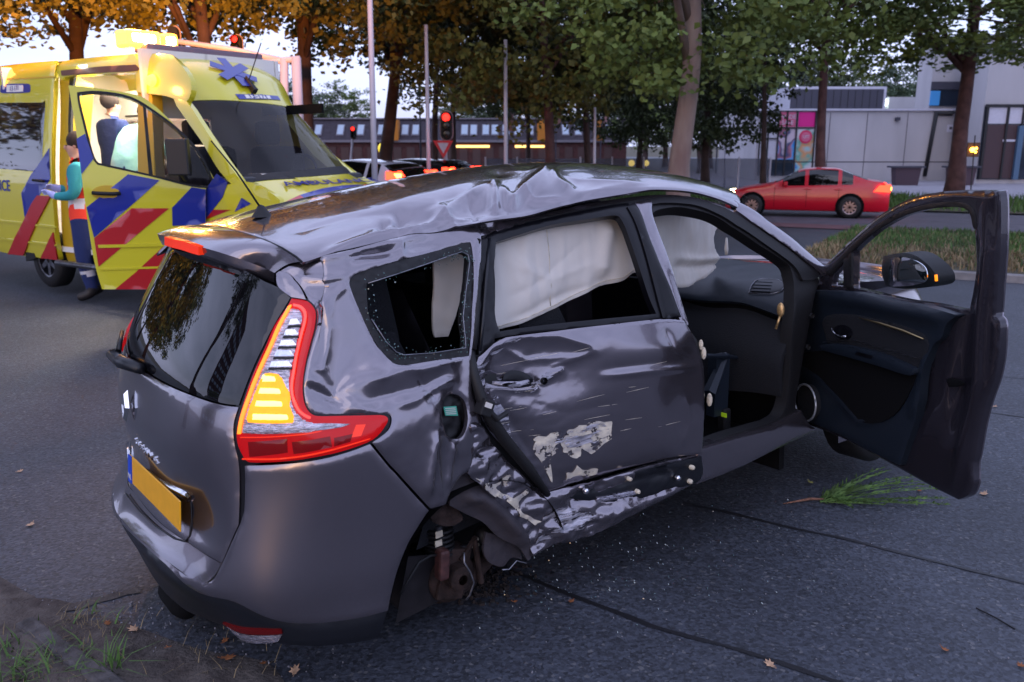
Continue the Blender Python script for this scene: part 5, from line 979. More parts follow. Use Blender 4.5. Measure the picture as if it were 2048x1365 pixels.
mb = MB(); A_, B_ = cpl(1418,790,'y',-.66), cpl(1450,712,'y',-.6); mb.tube([A_, B_], [.035,.02], 6); mb.tube([cpl(1412,712,'y',-.7), B_+[0,-.02,0], cpl(1472,716,'y',-.55)], .011, 6); mb.sphere(tuple(B_), .018, 6); mb.box(cpl(1436,770,'y',-.6), (.10,.05,.30), R=Matrix.Rotation(.05, 3, 'Y')); mb.build('seat_bracket', M['steel'] if False else M['dash'], car)
for (x, y, s_) in ((1402,690,.018),(1407,707,.022),(1419,800,.024)):
    MB().sphere(tuple(cpl(x, y, 'y', -.84)), s_, 5, sc=(.5,.6,1.3)).build('torn_foam', M['filler'], car)
# ------------------------------------------------------------------ open front door
PH = math.radians(65); HX = np.array([3.12, -.80]); du = np.array([-math.cos(PH), -math.sin(PH), 0]); dn = np.array([-math.sin(PH), math.cos(PH), 0.])
fdoor = Net([[np.array([HX[0], HX[1], 0])+du*(u-.25)-dn*.02*math.cos((z-.7)*2)+[0,0,z] for z in (.1,.35,.6,.85,1.1,1.35,1.6)] for u in (0,.25,.5,.75,1.,1.25,1.5)], 80, 80)
DS = [[(1638,541),(1671,508),(1716,466),(1752,435),(1794,409),(1830,394),(1875,385),(1930,382),(1994,383)],[(1994,383),(1998,400),(1998,490),(1992,580),(1988,634)],[(1988,634),(1996,645),(1997,670),(1994,715),(1986,757),(1971,800),(1959,844),(1947,910),(1943,928),(1944,967)],[(1944,967),(1934,990),(1914,1000)],[(1914,1000),(1860,973),(1806,943),(1746,910),(1689,880),(1647,862),(1605,847)],[(1605,847),(1606,775),(1618,700),(1630,640),(1632,580),(1638,541)]]
WH = [[(1704,505),(1704,577)],[(1704,577),(1728,582),(1806,600),(1872,610),(1929,622)],[(1929,622),(1937,574),(1944,514),(1947,460),(1941,430),(1926,416),(1890,415),(1845,421),(1800,435),(1755,460),(1722,487),(1704,505)]]
TH = [[(1664,550),(1690,524)],[(1690,524),(1690,575)],[(1690,575),(1660,572)],[(1660,572),(1664,550)]]
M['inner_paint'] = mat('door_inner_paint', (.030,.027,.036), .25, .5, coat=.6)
fd = panel('front_door', fdoor, DS, M['inner_paint'], car, holes=[WH, TH], th=.028, gs=.014, dents=lambda P, X: .02*CRS(P, [(1968,395),(1975,500),(1960,640),(1955,760),(1925,900),(1905,985)], 12, 2)-.02*CRS(P, [(1948,470),(1944,560),(1935,640),(1915,760),(1890,900)], 14, 2)-.012*G2(P, (1925, 800), (22, 60)), roll=.008)
tag(fd, 'front passenger door hanging wide open')
dp = lambda name, segs, m, off, parent=None, **k: panel(name, fdoor, segs, m, parent or fd, off=off, **k)
panel('outer_skin', fdoor, DS, pn, fd, holes=[WH, TH], off=-.030, th=.008, gs=.03)
dp('frame_seal', [[(1650,548),(1675,520),(1718,478),(1755,450),(1800,425),(1845,411),(1890,405),(1930,406),(1950,424),(1955,460)],[(1955,460),(1947,455),(1941,430),(1926,416),(1890,415),(1845,421),(1800,435),(1755,460),(1722,487),(1700,508),(1662,552)],[(1662,552),(1650,548)]], M['rubber'], .006, th=.01)
dp('mirror_mount', [[(1689,520),(1705,504)],[(1705,504),(1705,580)],[(1705,580),(1689,576)],[(1689,576),(1689,520)]], M['rubber'], .01)
trim = dp('door_trim', [[(1638,580),(1728,584),(1806,602),(1872,612),(1928,630)],[(1928,630),(1908,646),(1895,676),(1878,692),(1864,745),(1858,800),(1838,855),(1822,900),(1812,930)],[(1812,930),(1746,898),(1690,868),(1650,852),(1612,838)],[(1612,838),(1608,780),(1618,700),(1630,640),(1638,580)]], M['dash'], .035, th=.04, gs=.016, dents=lambda P, X: .022*CRS(P, [(1640,592),(1728,598),(1806,616),(1872,628),(1915,640)], 16, 2)+.01*CRS(P, [(1615,742),(1650,755),(1690,795),(1730,840),(1780,845)], 8, 2)+.02*CRS(P, [(1880,700),(1862,770),(1838,840)], 14, 2))
ins = dp('trim_inset', [[(1657,645),(1665,632),(1690,627),(1735,630),(1800,645),(1860,665),(1874,688)],[(1874,688),(1862,745)],[(1862,745),(1845,742),(1790,722),(1720,700),(1668,690)],[(1668,690),(1657,645)]], M['dark_cloth'], .040, trim, th=.01)
arm = dp('armrest', [[(1664,688),(1700,686),(1780,703),(1856,735)],[(1856,735),(1848,748),(1780,728),(1700,706),(1668,698)],[(1668,698),(1664,688)]], M['dash'], .075, trim, th=.05, dents=lambda P, X: 0*P[:,0])
dp('window_switch', [[(1742,700),(1776,709)],[(1776,709),(1772,716)],[(1772,716),(1738,707)],[(1738,707),(1742,700)]], M['trim_black'], .079, arm, th=.004, gs=.03)
dp('door_pocket', [[(1664,700),(1720,712),(1790,733),(1850,750)],[(1850,750),(1842,772),(1822,808),(1800,832),(1770,845),(1740,843),(1712,826),(1685,790),(1658,756),(1630,736),(1616,728)],[(1616,728),(1620,706),(1664,700)]], M['interior'], .043, trim, th=.01, roll=0)
ell = lambda cx, cy, rx, ry, n=20, ro=0.: [(cx+rx*math.cos(t)*math.cos(ro)-ry*math.sin(t)*math.sin(ro), cy+rx*math.cos(t)*math.sin(ro)+ry*math.sin(t)*math.cos(ro)) for t in [2*math.pi*i/n for i in range(n)]]
sp = dp('speaker_grille', [ell(1634,803,20,36,16,-.12)+[ell(1634,803,20,36,16,-.12)[0]]], M['dark_cloth'], .060, trim, th=.03)
MB().tube([fdoor(fdoor.inv([p]))[0]-dn*-.066*1 for p in ell(1634,803,21,37,24,-.12)+[ell(1634,803,21,37,24,-.12)[0]]], .0055, 6).build('speaker_ring', mat('silver_ring', (.45,.48,.52), .35, .6), sp, True)
dp('handle_recess', [ell(1702,663,19,14,12,.3)+[ell(1702,663,19,14,12,.3)[0]]], M['trim_black'], .046, trim, th=.01)
off_ = lambda p, d: fdoor(fdoor.inv([p]))[0]+dn*d
MB().tube([off_(p, .062) for p in ((1686,655),(1690,663),(1697,669),(1706,672),(1716,671))], [.003,.005,.006,.006,.005], 6).build('inner_handle', M['chrome'], trim, True)
MB().tube([off_(p, .050) for p in ((1737,634),(1780,645),(1825,659),(1868,676))], [.002,.006,.006,.003], 6).build('trim_strip', mat('brushed_gold', (.35,.27,.14), .3, .9), trim, True)
MB().tube([off_(p, .05) for p in ((1664,683),(1720,678),(1790,697),(1862,716))], .002, 4).build('stitching', M['steel'], trim)
dp('latch_recess', [[(1893,760),(1900,757),(1920,762),(1928,768)],[(1928,768),(1915,774),(1898,774)],[(1898,774),(1893,760)]], M['interior'], .006, th=.01)
gl = M['door_glass'] = mat('door_glass', (.02,.04,.045), .0, spec=.9, alpha=.14)
dp('window', WH, gl, -.03, th=.003, gs=.05, roll=0); dp('small_window', TH, gl, -.03, th=.003, gs=.05, roll=0)
MIR = [[(1706,520),(1728,515),(1752,514),(1775,521),(1797,537),(1808,553),(1810,566),(1804,578),(1780,584),(1745,585),(1712,580)],[(1712,580),(1706,520)]]
mir = dp('mirror_housing', MIR, M['rubber'], -.13, th=.09, gs=.014, dents=lambda P, X: -.03*(1-G2(P, (1755, 550), (60, 34), 4)))
dp('mirror_glass', [[(1731,524),(1752,520),(1780,528),(1799,543),(1801,566),(1782,576),(1745,579),(1729,574),(1731,524)]], M['mirror'], -.122, mir, th=.004, gs=.03)
MB().tube([off_((1810,555), -.15), off_((1811,568), -.15)], .006, 6).build('mirror_indicator', M['amber_glow'], mir, True)
# ------------------------------------------------------------------ rest of the wreck: far side, front, wheels, underside
def gridmesh(name, X, m, parent, mi=None, flip=False):
    a, b = X.shape[:2]; f = [(i*b+j, (i+1)*b+j, (i+1)*b+j+1, i*b+j+1) for i in range(a-1) for j in range(b-1)]
    if flip: f = [q[::-1] for q in f]
    return pymesh(name, X.reshape(-1, 3), f, m, parent, True, mi)
ga = np.linspace(0, 7.6, 50); gb = np.linspace(.6, 11, 30); g = np.meshgrid(ga, gb, indexing='ij'); ab_ = np.stack([g[0].ravel(), g[1].ravel()], 1)
_b = BODY(ab_)
XX = (BODY(ab_)-.008*np.sign(BODY(ab_)[:,1:2])*[0,1,0]+[.004,0,0]).reshape(50, 30, 3)
mi = []
for i in range(49):
    for j in range(29):
        c = XX[i:i+2, j:j+2].reshape(4, 3).mean(0); mi.append(1 if (1.06 < c[2] < 1.47 and c[0] > .55 and abs(c[0]-2.1) > .05 and abs(c[0]-1.1) > .04) else (1 if c[0] < .55 and 1.1 < c[2] < 1.45 else 0))
_rz = np.interp(XX[:,:,0], RX, RZ)-np.interp(XX[:,:,1], RY, RD)-.02
XX[:,:,2] = np.where(XX[:,:,2] > _rz, _rz, XX[:,:,2])
gridmesh('left_side', XX, [pn, M['glass_dark']], car, mi)
FN = Net([[(x+(.02 if z < .4 else (-.10 if z > .8 else 0))*s_, y*(1 if z < .8 else .93), z) for z in (.2,.45,.7,.88,.96)] for x, y, s_ in ((3.25,.84,0),(3.75,.85,0),(4.15,.80,.4),(4.42,.60,1),(4.54,.25,1),(4.55,0,1),(4.54,-.25,1),(4.42,-.60,1),(4.15,-.80,.4),(3.75,-.85,0),(3.25,-.83,0))], 20, 20)
g = np.meshgrid(np.linspace(0, 10, 60), np.linspace(0, 4, 14), indexing='ij'); XF = FN(np.stack([g[0].ravel(), g[1].ravel()], 1)).reshape(60, 14, 3); gridmesh('front_body', XF, pn, car)
HN = np.array([[(x, y*w, z-.06*abs(y)**2.5) for x, z, w in ((3.15,1.08,.86),(3.4,1.06,.88),(3.8,1.02,.88),(4.15,.97,.80),(4.40,.90,.62),(4.5,.85,.5))] for y in np.linspace(-.85, .85, 13)]); gridmesh('bonnet', HN, pn, car)
WS = np.array([[(x-.10*(abs(y)/.75)**2, y*w, z-.02*abs(y)) for x, z, w in ((2.72,1.585,.80),(2.95,1.42,.87),(3.2,1.23,.95),(3.42,1.06,1.0))] for y in np.linspace(-.78, .78, 13)])
gridmesh('windscreen', WS, M['door_glass'], car)
def wheel(c, rz=0., r=.32, w=.21, parent=None, spokes=5, name='wheel', rim='steel', side=-1, hide=False):
    t = MB().lathe([(r*.62,-w/2),(r*.9,-w/2),(r,-w*.36),(r,w*.36),(r*.9,w/2),(r*.62,w/2)], (0,0,0), ax='y', n=28).build(name, M['rubber'], parent, True)
    t.location = c; t.rotation_euler = (0, 0, rz)
    mb = MB(); mb.lathe([(.001,-w*.25),(r*.16,-w*.28),(r*.18,-w*.1)], ax='y', n=16); mb.lathe([(r*.56,-w*.42),(r*.66,-w*.46),(r*.66,w*.4),(r*.6,w*.4),(r*.56,-w*.38)], ax='y', n=28)
    for i in range(spokes):
        a = 2*math.pi*i/spokes; mb.prism([(-.10*r,.1*r),(.10*r,.1*r),(.075*r,.6*r),(-.075*r,.6*r)], 'y', -w*.36, -w*.24)
        n_ = len(mb.v)-8
        for k in range(n_, len(mb.v)): x, y, z = mb.v[k]; mb.v[k] = (x*math.cos(a)+z*math.sin(a), y, -x*math.sin(a)+z*math.cos(a))
    o = mb.build('rim', M[rim], t, False); o.scale = (1, 1 if side < 0 else -1, 1)
    d = MB().lathe([(.001,0),(r*.5,0),(r*.5,.02)], (0,.0,0), ax='y', n=20).build('brake_disc', M['rust'], t); d.location = (0, -.02*side*-1, 0)
    return t
for (x, y, s_) in ((3.7,-.72,-1),(3.7,.72,1),(.93,.72,1)): wheel((x, y, .30), 0, parent=car, side=s_)
MB().box((2.75,0,.24), (2.8,1.10,.05)).build('underbody', M['interior'], car)
# torn open wheel arch
wc = cpl(905, 1120, 'y', -.55)
Xw = np.array([[(wc[0]+.40*math.cos(t)-.02, y, max(.10, wc[2]+.0+.40*math.sin(t))) for y in np.linspace(-.80, -.20, 6)] for t in np.linspace(.25, 2.9, 26)]); 
gridmesh('wheel_arch_liner', Xw, M['interior'], car)
MB().lathe([(.001,0),(.44,0)], (wc[0], -.22, wc[2]), ax='y', n=24).build('inner_arch', M['interior'], car)
LN = planenet((.5,-.74,.0), (1,0,0), (0,.0,1), 1.2, .9)
FL = mat('torn_liner', (.035,.030,.036), .75, bump=.6, bscale=14, bdist=.02)
panel('torn_arch_liner', LN, [[(893,1008),(899,972),(919,946),(948,943),(952,962),(985,997),(1023,1029),(1048,1062),(1062,1081)],[(1062,1081),(1058,1111),(1051,1119)],[(1051,1119),(1032,1092),(994,1073),(962,1043),(929,1027),(893,1008)]], FL, car, gs=.014, off=.02, dents=lambda P, X: .05*CRS(P, [(905,985),(950,990),(1000,1030),(1050,1090)], 16, 2)+.008*fbm(X, 12, 1.))
panel('torn_arch_liner', LN, [[(983,1071),(1020,1081),(1048,1102),(1054,1125)],[(1054,1125),(1034,1123),(1018,1139),(1004,1139),(985,1128),(978,1104),(983,1071)]], FL, car, gs=.014, off=-.03, dents=lambda P, X: .01*fbm(X, 12, 1.))
MB().tube([cpl(x, y, 'y', -.745) for x, y in ((1004,1140),(1018,1139),(1033,1122),(1052,1127))], .003, 5).build('liner_wire', M['steel'], car)
panel('arch_bracket', LN, [[(866,1018),(880,1003),(898,1012),(925,1025),(928,1042),(905,1055),(875,1050),(862,1030),(866,1018)]], M['rust'], car, gs=.014, off=-.02, dents=lambda P, X: .012*fbm(X, 20, 4., 2, True))
W_ = lambda x, y, d: cpl(x, y, 'y', d)
mb = MB()
c0, c1 = W_(876,1050,-.60), W_(880,1105,-.60)
mb.tube([c0+(c1-c0)*i/72+np.array([.052*math.cos(i*.52), .052*math.sin(i*.52), 0]) for i in range(73)], .0075, 6); mb.build('coil_spring', M['rubber'], car, True)
st_ = MB().tube([c0, c1], .022, 10).build('damper', M['steel'], car, True)
MB().box(W_(878,1069,-.655), (.030,.004,.026)).build('damper_label', M['filler'], st_); MB().box(W_(877,1087,-.655), (.030,.004,.024)).build('damper_label', M['filler'], st_)
mb = MB(); hub = W_(895,1140,-.60); mb.box(hub, (.12,.10,.20), R=Matrix.Rotation(.3, 3, 'Y')); mb.lathe([(.02,-.05),(.05,-.04),(.05,.04),(.02,.05)], hub+[0,-.06,0], ax='y', n=14); mb.tube([hub+[.03,-.06,.05], hub+[.10,-.05,.12], hub+[.12,-.05,-.08]], .014, 6); mb.build('hub_carrier', M['rust'], car, bevel=.008)
MB().lathe([(.03,-.012),(.10,-.012),(.10,.012),(.03,.012)], hub+[.0,-.02,-.02], ax='y', n=28).build('brake_disc', M['rust'], car, True)
MB().box(W_(884,1128,-.68), (.045,.05,.12), R=Matrix.Rotation(.1, 3, 'Y')).build('brake_caliper', mat('red_brown_caliper', (.06,.022,.02), .6, var=.5, vscale=30), car, bevel=.012)
mb = MB(); mb.tube([W_(905,1108,-.62), W_(930,1095,-.62), W_(950,1086,-.60)], [.010,.016,.014], 8); mb.build('toe_link', M['steel'], car, True)
mb = MB()
for dx, dy in ((0,0),(6,6),(-4,7),(5,-5)): mb.sphere(tuple(W_(948+dx,1084+dy,-.63)), .010, 5)
mb.build('link_joint', M['filler'], car, True)
mb = MB(); mb.tube([W_(870,1190,-.5), W_(930,1160,-.6), W_(975,1115,-.6)], [.04,.045,.035], 8); mb.build('axle_beam', M['rust'], car, True)
MB().lathe([(.001,-.03),(.03,-.03),(.042,0),(.03,.03),(.001,.03)], W_(968,1072,-.62), ax='y', n=14).build('bush', M['rubber'], car, True)
MB().tube([W_(*p) for p in ((928,1105,-.72),(928,1125,-.73),(940,1145,-.74),(948,1165,-.74),(940,1190,-.74),(932,1200,-.72),(924,1201,-.70))], .0045, 5).build('brake_hose', M['steel'], car, True)
MB().tube([W_(*p) for p in ((800,1190,-.70),(820,1155,-.70),(838,1125,-.70),(860,1112,-.68),(895,1108,-.66))], .006, 5).build('sensor_cable', M['rubber'], car, True)
mb = MB(); mb.prism([(wc[0]-.28,.10),(wc[0]-.05,.12),(wc[0]-.03,.25),(wc[0]-.22,.30)], 'y', -.62, -.45); mb.build('bent_arm', mat('dull_metal', (.018,.016,.018), .6, .5, var=.3, vscale=15), car, bevel=.02)
# exhaust hanging under the left of the bumper
ex = cpl(305, 1225, 'z', .10); MB().lathe([(.001,-.12),(.04,-.11),(.055,-.05),(.055,.1),(.04,.14),(.001,.15)], (ex[0]+.10, ex[1]-.02, .13), n=14, ax='y').build('exhaust_silencer', M['interior'], car, True)
# ------------------------------------------------------------------ tail gate fittings
def surf_m(x, y, up=(0,0,1), d=.004, net=BODY):
    ab = net.inv([(x, y)]); p = net(ab)[0]; n = net.nrm(ab)[0]
    if n @ (((CAM-CP) @ CR)-p) < 0: n = -n
    n = Vector(n); u = Vector(up); u = (u-n*u.dot(n)).normalized(); r = u.cross(n)
    p = Vector(p)+n*d; return Matrix(((r.x,u.x,n.x,p.x),(r.y,u.y,n.y,p.y),(r.z,u.z,n.z,p.z),(0,0,0,1)))
# badge: raised chrome lozenge with an open middle
mb = MB(); o_ = [(0,.062),(.042,0),(0,-.062),(-.042,0)]; i_ = [(0,.026),(.017,0),(0,-.026),(-.017,0)]
V = [(x,y,0) for x,y in o_]+[(x*.74,y*.74,.014) for x,y in o_]+[(x,y,.010) for x,y in i_]+[(x,y,-.002) for x,y in i_]
mb.add(V, [(k*4+i, k*4+(i+1)%4, (k+1)*4+(i+1)%4, (k+1)*4+i) for k in range(3) for i in range(4)]); bo = mb.build('maker_badge', M['chrome'], gate, False); bo.matrix_local = surf_m(261, 812, d=.012)
t_ = bp(0, .775)
for i, ch in enumerate('SCENIC'):
    y = .135-.27*i/5+.0; a_, b_ = bp(y, .755)[1:]; p = BODY([[a_, b_]])[0]; n = BODY.nrm([[a_, b_]])[0]; n = n if n[0] < 0 else -n
    n = Vector(n); u = Vector((0,0,1)); u = (u-n*u.dot(n)).normalized(); r = u.cross(n); p = Vector(p)+n*.005
    txt('badge_letter', ch, M['chrome'], gate, Matrix(((r.x,u.x,n.x,p.x),(r.y,u.y,n.y,p.y),(r.z,u.z,n.z,p.z),(0,0,0,1))), .042, .003, sx=1.15)
MB().tube([surf_m(x, y, d=.003).translation for x, y in ((384,1004),(385,1040),(381,1072),(372,1084),(350,1078),(312,1052),(278,1020),(254,988))], .003, 6).build('recess_edge', M['trim_black'], gate, True)
strip = [(236,893),(262,921),(300,950),(340,974),(372,989),(383,998)]
sv = []
for x, y in strip:
    for d, dy in ((.003,-8),(.014,-5),(.016,4),(.003,8)):
        mtx = surf_m(x, y+dy*.9, d=d); sv.append(tuple(mtx.translation))
pymesh('chrome_strip', sv, [(i*4+j, i*4+j+1, (i+1)*4+j+1, (i+1)*4+j) for i in range(len(strip)-1) for j in range(3)]+[(0,1,2,3),(23,22,21,20)], M['chrome'], gate, True)
pc = surf_m(308, 1003, d=.022); pm = MB().box((0,0,0), (.50,.108,.006)); plate = pm.build('number_plate', M['plate'], gate, bevel=.003)
A1, A2 = cpl(262,957,'x',.055), cpl(355,1028,'x',.060)
mid = (A1+A2)/2; yv = Vector((0, A1[1]-A2[1], 0)); plate.matrix_local = frame((.066, mid[1]+.016, mid[2]+.010), (.02,-1,0), (.12,0,1)); ps = abs(A1[1]-A2[1])/.50; plate.scale = (ps,1.0,1)
eb = MB().box((-.232,0,.0045), (.036,.108,.004)).build('plate_blue_band', M['plate_blue'], plate)
txt('plate_country', 'NL', M['airbag'], eb, Matrix.Translation((-.232,-.03,.007)), .03, .0005)
# wiper
wa = surf_m(292, 738, d=.03).translation; mb = MB(); mb.tube([surf_m(292,740,d=.02).translation, surf_m(268,728,d=.045).translation, surf_m(243,712,d=.045).translation, tuple(Vector(BODY([bp(.40,1.06)[1:]])[0])+Vector((-.03,0,0))), tuple(Vector(BODY([bp(.60,1.10)[1:]])[0])+Vector((-.03,0,0)))], [.02,.026,.020,.012,.008], 8)
mb.build('rear_wiper', M['black_plastic'], car, True)
# sliver of the left tail light
gl_ = [bp(y, z) for y, z in ((.60,1.02),(.60,1.10),(.72,1.14),(.78,1.0),(.74,.96))]
panel('tail_light', BODY, [gl_+[gl_[0]]], M['red_lens'], car, off=.012, th=.02, gs=.02)

mb = MB()
for _ in range(420):
    p_ = gnd(random.gauss(945, 48), random.gauss(1168, 17)); s_ = random.uniform(.002, .012); mb.box((p_.x, p_.y, s_*.4), (s_*2, s_*1.4, s_), R=Euler((random.random()*3,)*3).to_matrix())
tag(mb.build('mud_crumbs', mat('dark_mud', (.018,.013,.012), .95), None), 'dark mud and plastic crumbs fallen below the torn wheel arch', 'debris', kind='stuff')
for (x, y, s_, lb) in ((1262,948,.0,''),(990,1195,.018,'small black plastic shard left on the asphalt by the wheel arch'),(1240,1128,.014,'tiny black shard beside the tar joint'),(1100,1150,.016,'thin dark trim splinter near the crushed sill')):
    if not s_: continue
    p_ = gnd(x, y); v = [(0,0,.002),(s_,0,.004),(s_*1.4,s_*.8,.003),(s_*.3,s_*.9,.006)]; o = pymesh('plastic_shard', v+[(a_, b_, c_+.003) for a_, b_, c_ in v], [(3,2,1,0),(4,5,6,7),(0,1,5,4),(1,2,6,5),(2,3,7,6),(3,0,4,7)], M['black_plastic'], None, False); o.location = (p_.x, p_.y, .001); tag(o, lb, 'shard', 'plastic shards from the crash')

mb = MB()
for _ in range(300):
    p_ = gnd(random.gauss(1230, 190), random.gauss(1120, 70)); 
    if p_.y < 1.2: continue
    s_ = random.uniform(.0012, .0040); mb.box((p_.x, p_.y, s_*.4+.001), (s_*2, s_*1.4, s_), R=Euler((random.random()*3,)*3).to_matrix())
tag(mb.build('glass_shards', mat('window_shards', (.10,.16,.17), .05, spec=1., coat=1.), None), 'tiny glass shards strewn on the asphalt beside the crushed sill', 'debris', kind='stuff')
mb = MB()
for _ in range(26):
    x = random.uniform(990, 1330); y = random.uniform(700, 900); L0 = random.uniform(14, 60); sl = random.uniform(-.28, -.12)
    pts_ = [(x+L0*t, y+L0*t*sl) for t in (0, .5, 1)]
    if max(p[0] for p in pts_) > 1395: continue
    ab = BODY.inv(pts_); X_ = BODY(ab); h_ = door_dents(np.array(pts_, float), X_); N_ = BODY.nrm(ab); N_ = np.where((N_[:,1:2] > 0), -N_, N_); mb.tube([tuple(q) for q in X_+N_*(h_+.0006)[:,None]], [.0002,.0008,.0002], 4)
tag(mb.build('scratches', M['filler'], door), kind='stuff')
# ================================================================== ambulance
VR, VP = E3(*np.radians([.08,-.66,-35.39])), np.array([-5.87,10.563,.082])
van = empty('ambulance', tuple(VP)); van.rotation_euler = Matrix(VR.tolist()).to_euler()
tag(van, 'yellow ambulance with blue and red stripes, open doors and glowing amber beacon', 'ambulance')
M['yellow'] = mat('ambulance_yellow', (.60,.54,.02), .28, coat=1.); M['vblue'] = mat('stripe_blue', (.004,.016,.24), .35, coat=.6); M['vred'] = mat('stripe_red', (.42,.008,.012), .35, coat=.6)
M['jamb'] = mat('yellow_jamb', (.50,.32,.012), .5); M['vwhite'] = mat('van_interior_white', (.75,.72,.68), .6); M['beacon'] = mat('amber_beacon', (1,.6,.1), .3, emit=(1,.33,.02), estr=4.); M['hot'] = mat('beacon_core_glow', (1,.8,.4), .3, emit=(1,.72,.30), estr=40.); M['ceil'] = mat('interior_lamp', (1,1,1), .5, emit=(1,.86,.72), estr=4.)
M['vglass'] = mat('van_privacy_glass', (.010,.008,.014), .03, coat=1., spec=1.); M['wglass'] = mat('van_windscreen_glass', (.006,.005,.006), .03, spec=.35, alpha=.72)
T_ = (VR, VP)
def vy(z): return float(np.interp(z, [.3,.6,1.0,1.4,1.9,2.3,2.6,2.75,2.8], [.04,.0,-.01,.0,.06,.13,.2,.34,.5]))
VS = Net([[(x, vy(z), z) for z in (.3,.6,1.,1.4,1.9,2.3,2.6,2.75,2.80)] for x in (-3,-2,-1,0,.7,1.4,2.2,3.,3.8,4.6)], 120, 90, T=T_)
FP = [(1.6,2.76,.36),(2.0,2.74,.34),(2.35,2.67,.30),(2.7,2.50,.25),(3.03,2.19,.20),(3.45,1.80,.17),(3.84,1.45,.14),(4.1,1.32,.12),(4.5,1.18,.10),(4.78,1.0,.12),(4.86,.75,.12),(4.86,.35,.14)]
VF = Net([[(x-.42*abs(k)**3*(.35 if x < 3 else 1)*.55, 1.0+k*(1.0-e), z-.05*abs(k)**4) for x, z, e in FP] for k in (1,.75,.4,0,-.4,-.75,-1)], 90, 120, T=T_)
vp = lambda name, net, segs, m, parent=None, off=0., **k: panel(name, net, segs, m, parent or van, off=off, gs=k.pop('gs', .07), **k)
sidep = vp('side_panel', VS, [[(-140,152),(0,132),(115,121)],[(115,121),(108,150),(104,250),(105,400),(110,470),(119,521)],[(119,521),(60,514),(18,508)],[(18,508),(-140,480)],[(-140,480),(-140,152)]], M['yellow'], holes=[[[(-90,206),(84,205)],[(84,205),(90,213),(84,345)],[(84,345),(0,338),(-90,332)],[(-90,332),(-90,206)]]], th=.05)
vp('side_window', VS, [[(-92,203),(86,202)],[(86,202),(92,212),(86,347)],[(86,347),(0,341),(-92,335)],[(-92,335),(-92,203)]], M['vglass'], off=-.008, th=.01)
for yy0, yy1, m_ in ((154,152,'jamb'),(176,176,'jamb')): pass
vp('gutter_line', VS, [[(-120,161),(0,158),(106,153)],[(106,153),(106,156),(0,161),(-120,164)],[(-120,164),(-120,161)]], M['jamb'], off=.003, th=.004, roll=0)
for ya, yb in ((440,452),(476,488)): vp('rub_strip', VS, [[(-100,ya-8),(0,ya),(108,yb)],[(108,yb),(108,yb+4),(0,ya+4),(-100,ya-4)],[(-100,ya-4),(-100,ya-8)]], M['yellow'], off=.018, th=.02, roll=0)
q4 = lambda *p: [[p[i], p[(i+1) % len(p)]] for i in range(len(p))]
vp('blue_stripe', VS, q4((43,386),(99,296),(101,358),(50,437)), M['vblue'], sidep, off=.004, th=.002, roll=0)
vp('red_stripe', VS, q4((77,391),(103,393),(49,511),(18,508)), M['vred'], sidep, off=.020, th=.018, roll=0)
vp('red_stripe', VS, q4((108,465),(118,520),(84,516)), M['vred'], sidep, off=.020, th=.018, roll=0)
hs_ = vp('handle_dish', VS, [ell(82,361,13,10,14)+[ell(82,361,13,10,14)[0]]], M['jamb'], sidep, off=.004, th=.004, gs=.05)
def vmx(x, y, d=.006, net=VS, up=(0,0,1)): 
    ab = net.inv([(x, y)]); p = net(ab)[0]; n = net.nrm(ab)[0]; n = n if n @ (net.eye-p) > 0 else -n
    n = Vector(n); u = Vector(up); u = (u-n*u.dot(n)).normalized(); r = u.cross(n); p = Vector(p)+n*d; return Matrix(((r.x,u.x,n.x,p.x),(r.y,u.y,n.y,p.y),(r.z,u.z,n.z,p.z),(0,0,0,1)))
vpt = lambda x, y, d, net=VS: vmx(x, y, d, net).translation
MB().tube([vpt(73,361,.04), vpt(94,363,.04)], .018, 6).build('slide_handle', M['rubber'], sidep)
cs = vp('call_sign', VS, [[(2,172),(10,169),(54,168),(61,172)],[(61,172),(61,182),(54,186),(8,187),(1,183)],[(1,183),(2,172)]], M['vblue'], sidep, off=.004, th=.003, gs=.05, roll=0)
vp('sign_face', VS, q4((14,171),(47,171),(47,184),(14,185)), M['vwhite'], cs, off=.007, th=.002, roll=0); txt('sign_number', '13-171', M['vblue'], cs, vmx(30,178,.010), .085, .001)
txt('side_lettering', 'AMBULANCE', M['vblue'], sidep, vmx(21,373,.006), .19, .001, 'RIGHT', bold=.003)
# openings, pillars
vp('door_jamb', VS, [[(104,140),(122,136)],[(122,136),(128,160),(122,250),(124,400),(142,545)],[(142,545),(118,524),(104,400)],[(104,400),(103,250),(104,140)]], M['jamb'], off=-.10, th=.25)
vp('opening_seal', VS, [[(128,140),(134,146),(129,180),(126,260),(136,330),(140,420),(152,540)],[(152,540),(146,540),(135,420),(131,330),(121,260),(123,180),(124,145),(128,140)]], M['rubber'], off=-.09, th=.03, roll=0)
vp('roof_rail', VS, [[(114,123),(200,113),(300,107),(345,110)],[(345,110),(380,160),(372,203),(330,192),(290,187),(272,184)],[(272,184),(270,150),(262,146),(140,152),(124,160),(116,150)],[(116,150),(114,123)]], M['yellow'], th=.06)
vp('gutter', VS, [[(122,142),(200,134),(272,130)],[(272,130),(274,142),(200,146),(124,152)],[(124,152),(122,142)]], mat('brown_track', (.10,.04,.02), .5), off=-.004+.01, th=.02, roll=0)
vp('middle_pillar', VS, [[(266,140),(292,140)],[(292,140),(300,230),(305,400),(305,590)],[(305,590),(276,588)],[(276,588),(272,400),(270,230),(266,140)]], M['jamb'], off=-.03, th=.12)
vp('front_pillar', VS, [[(345,192),(372,203),(430,290),(482,364)],[(482,364),(468,372),(440,345),(400,280),(352,212)],[(352,212),(345,192)]], M['yellow'], off=.0, th=.06)
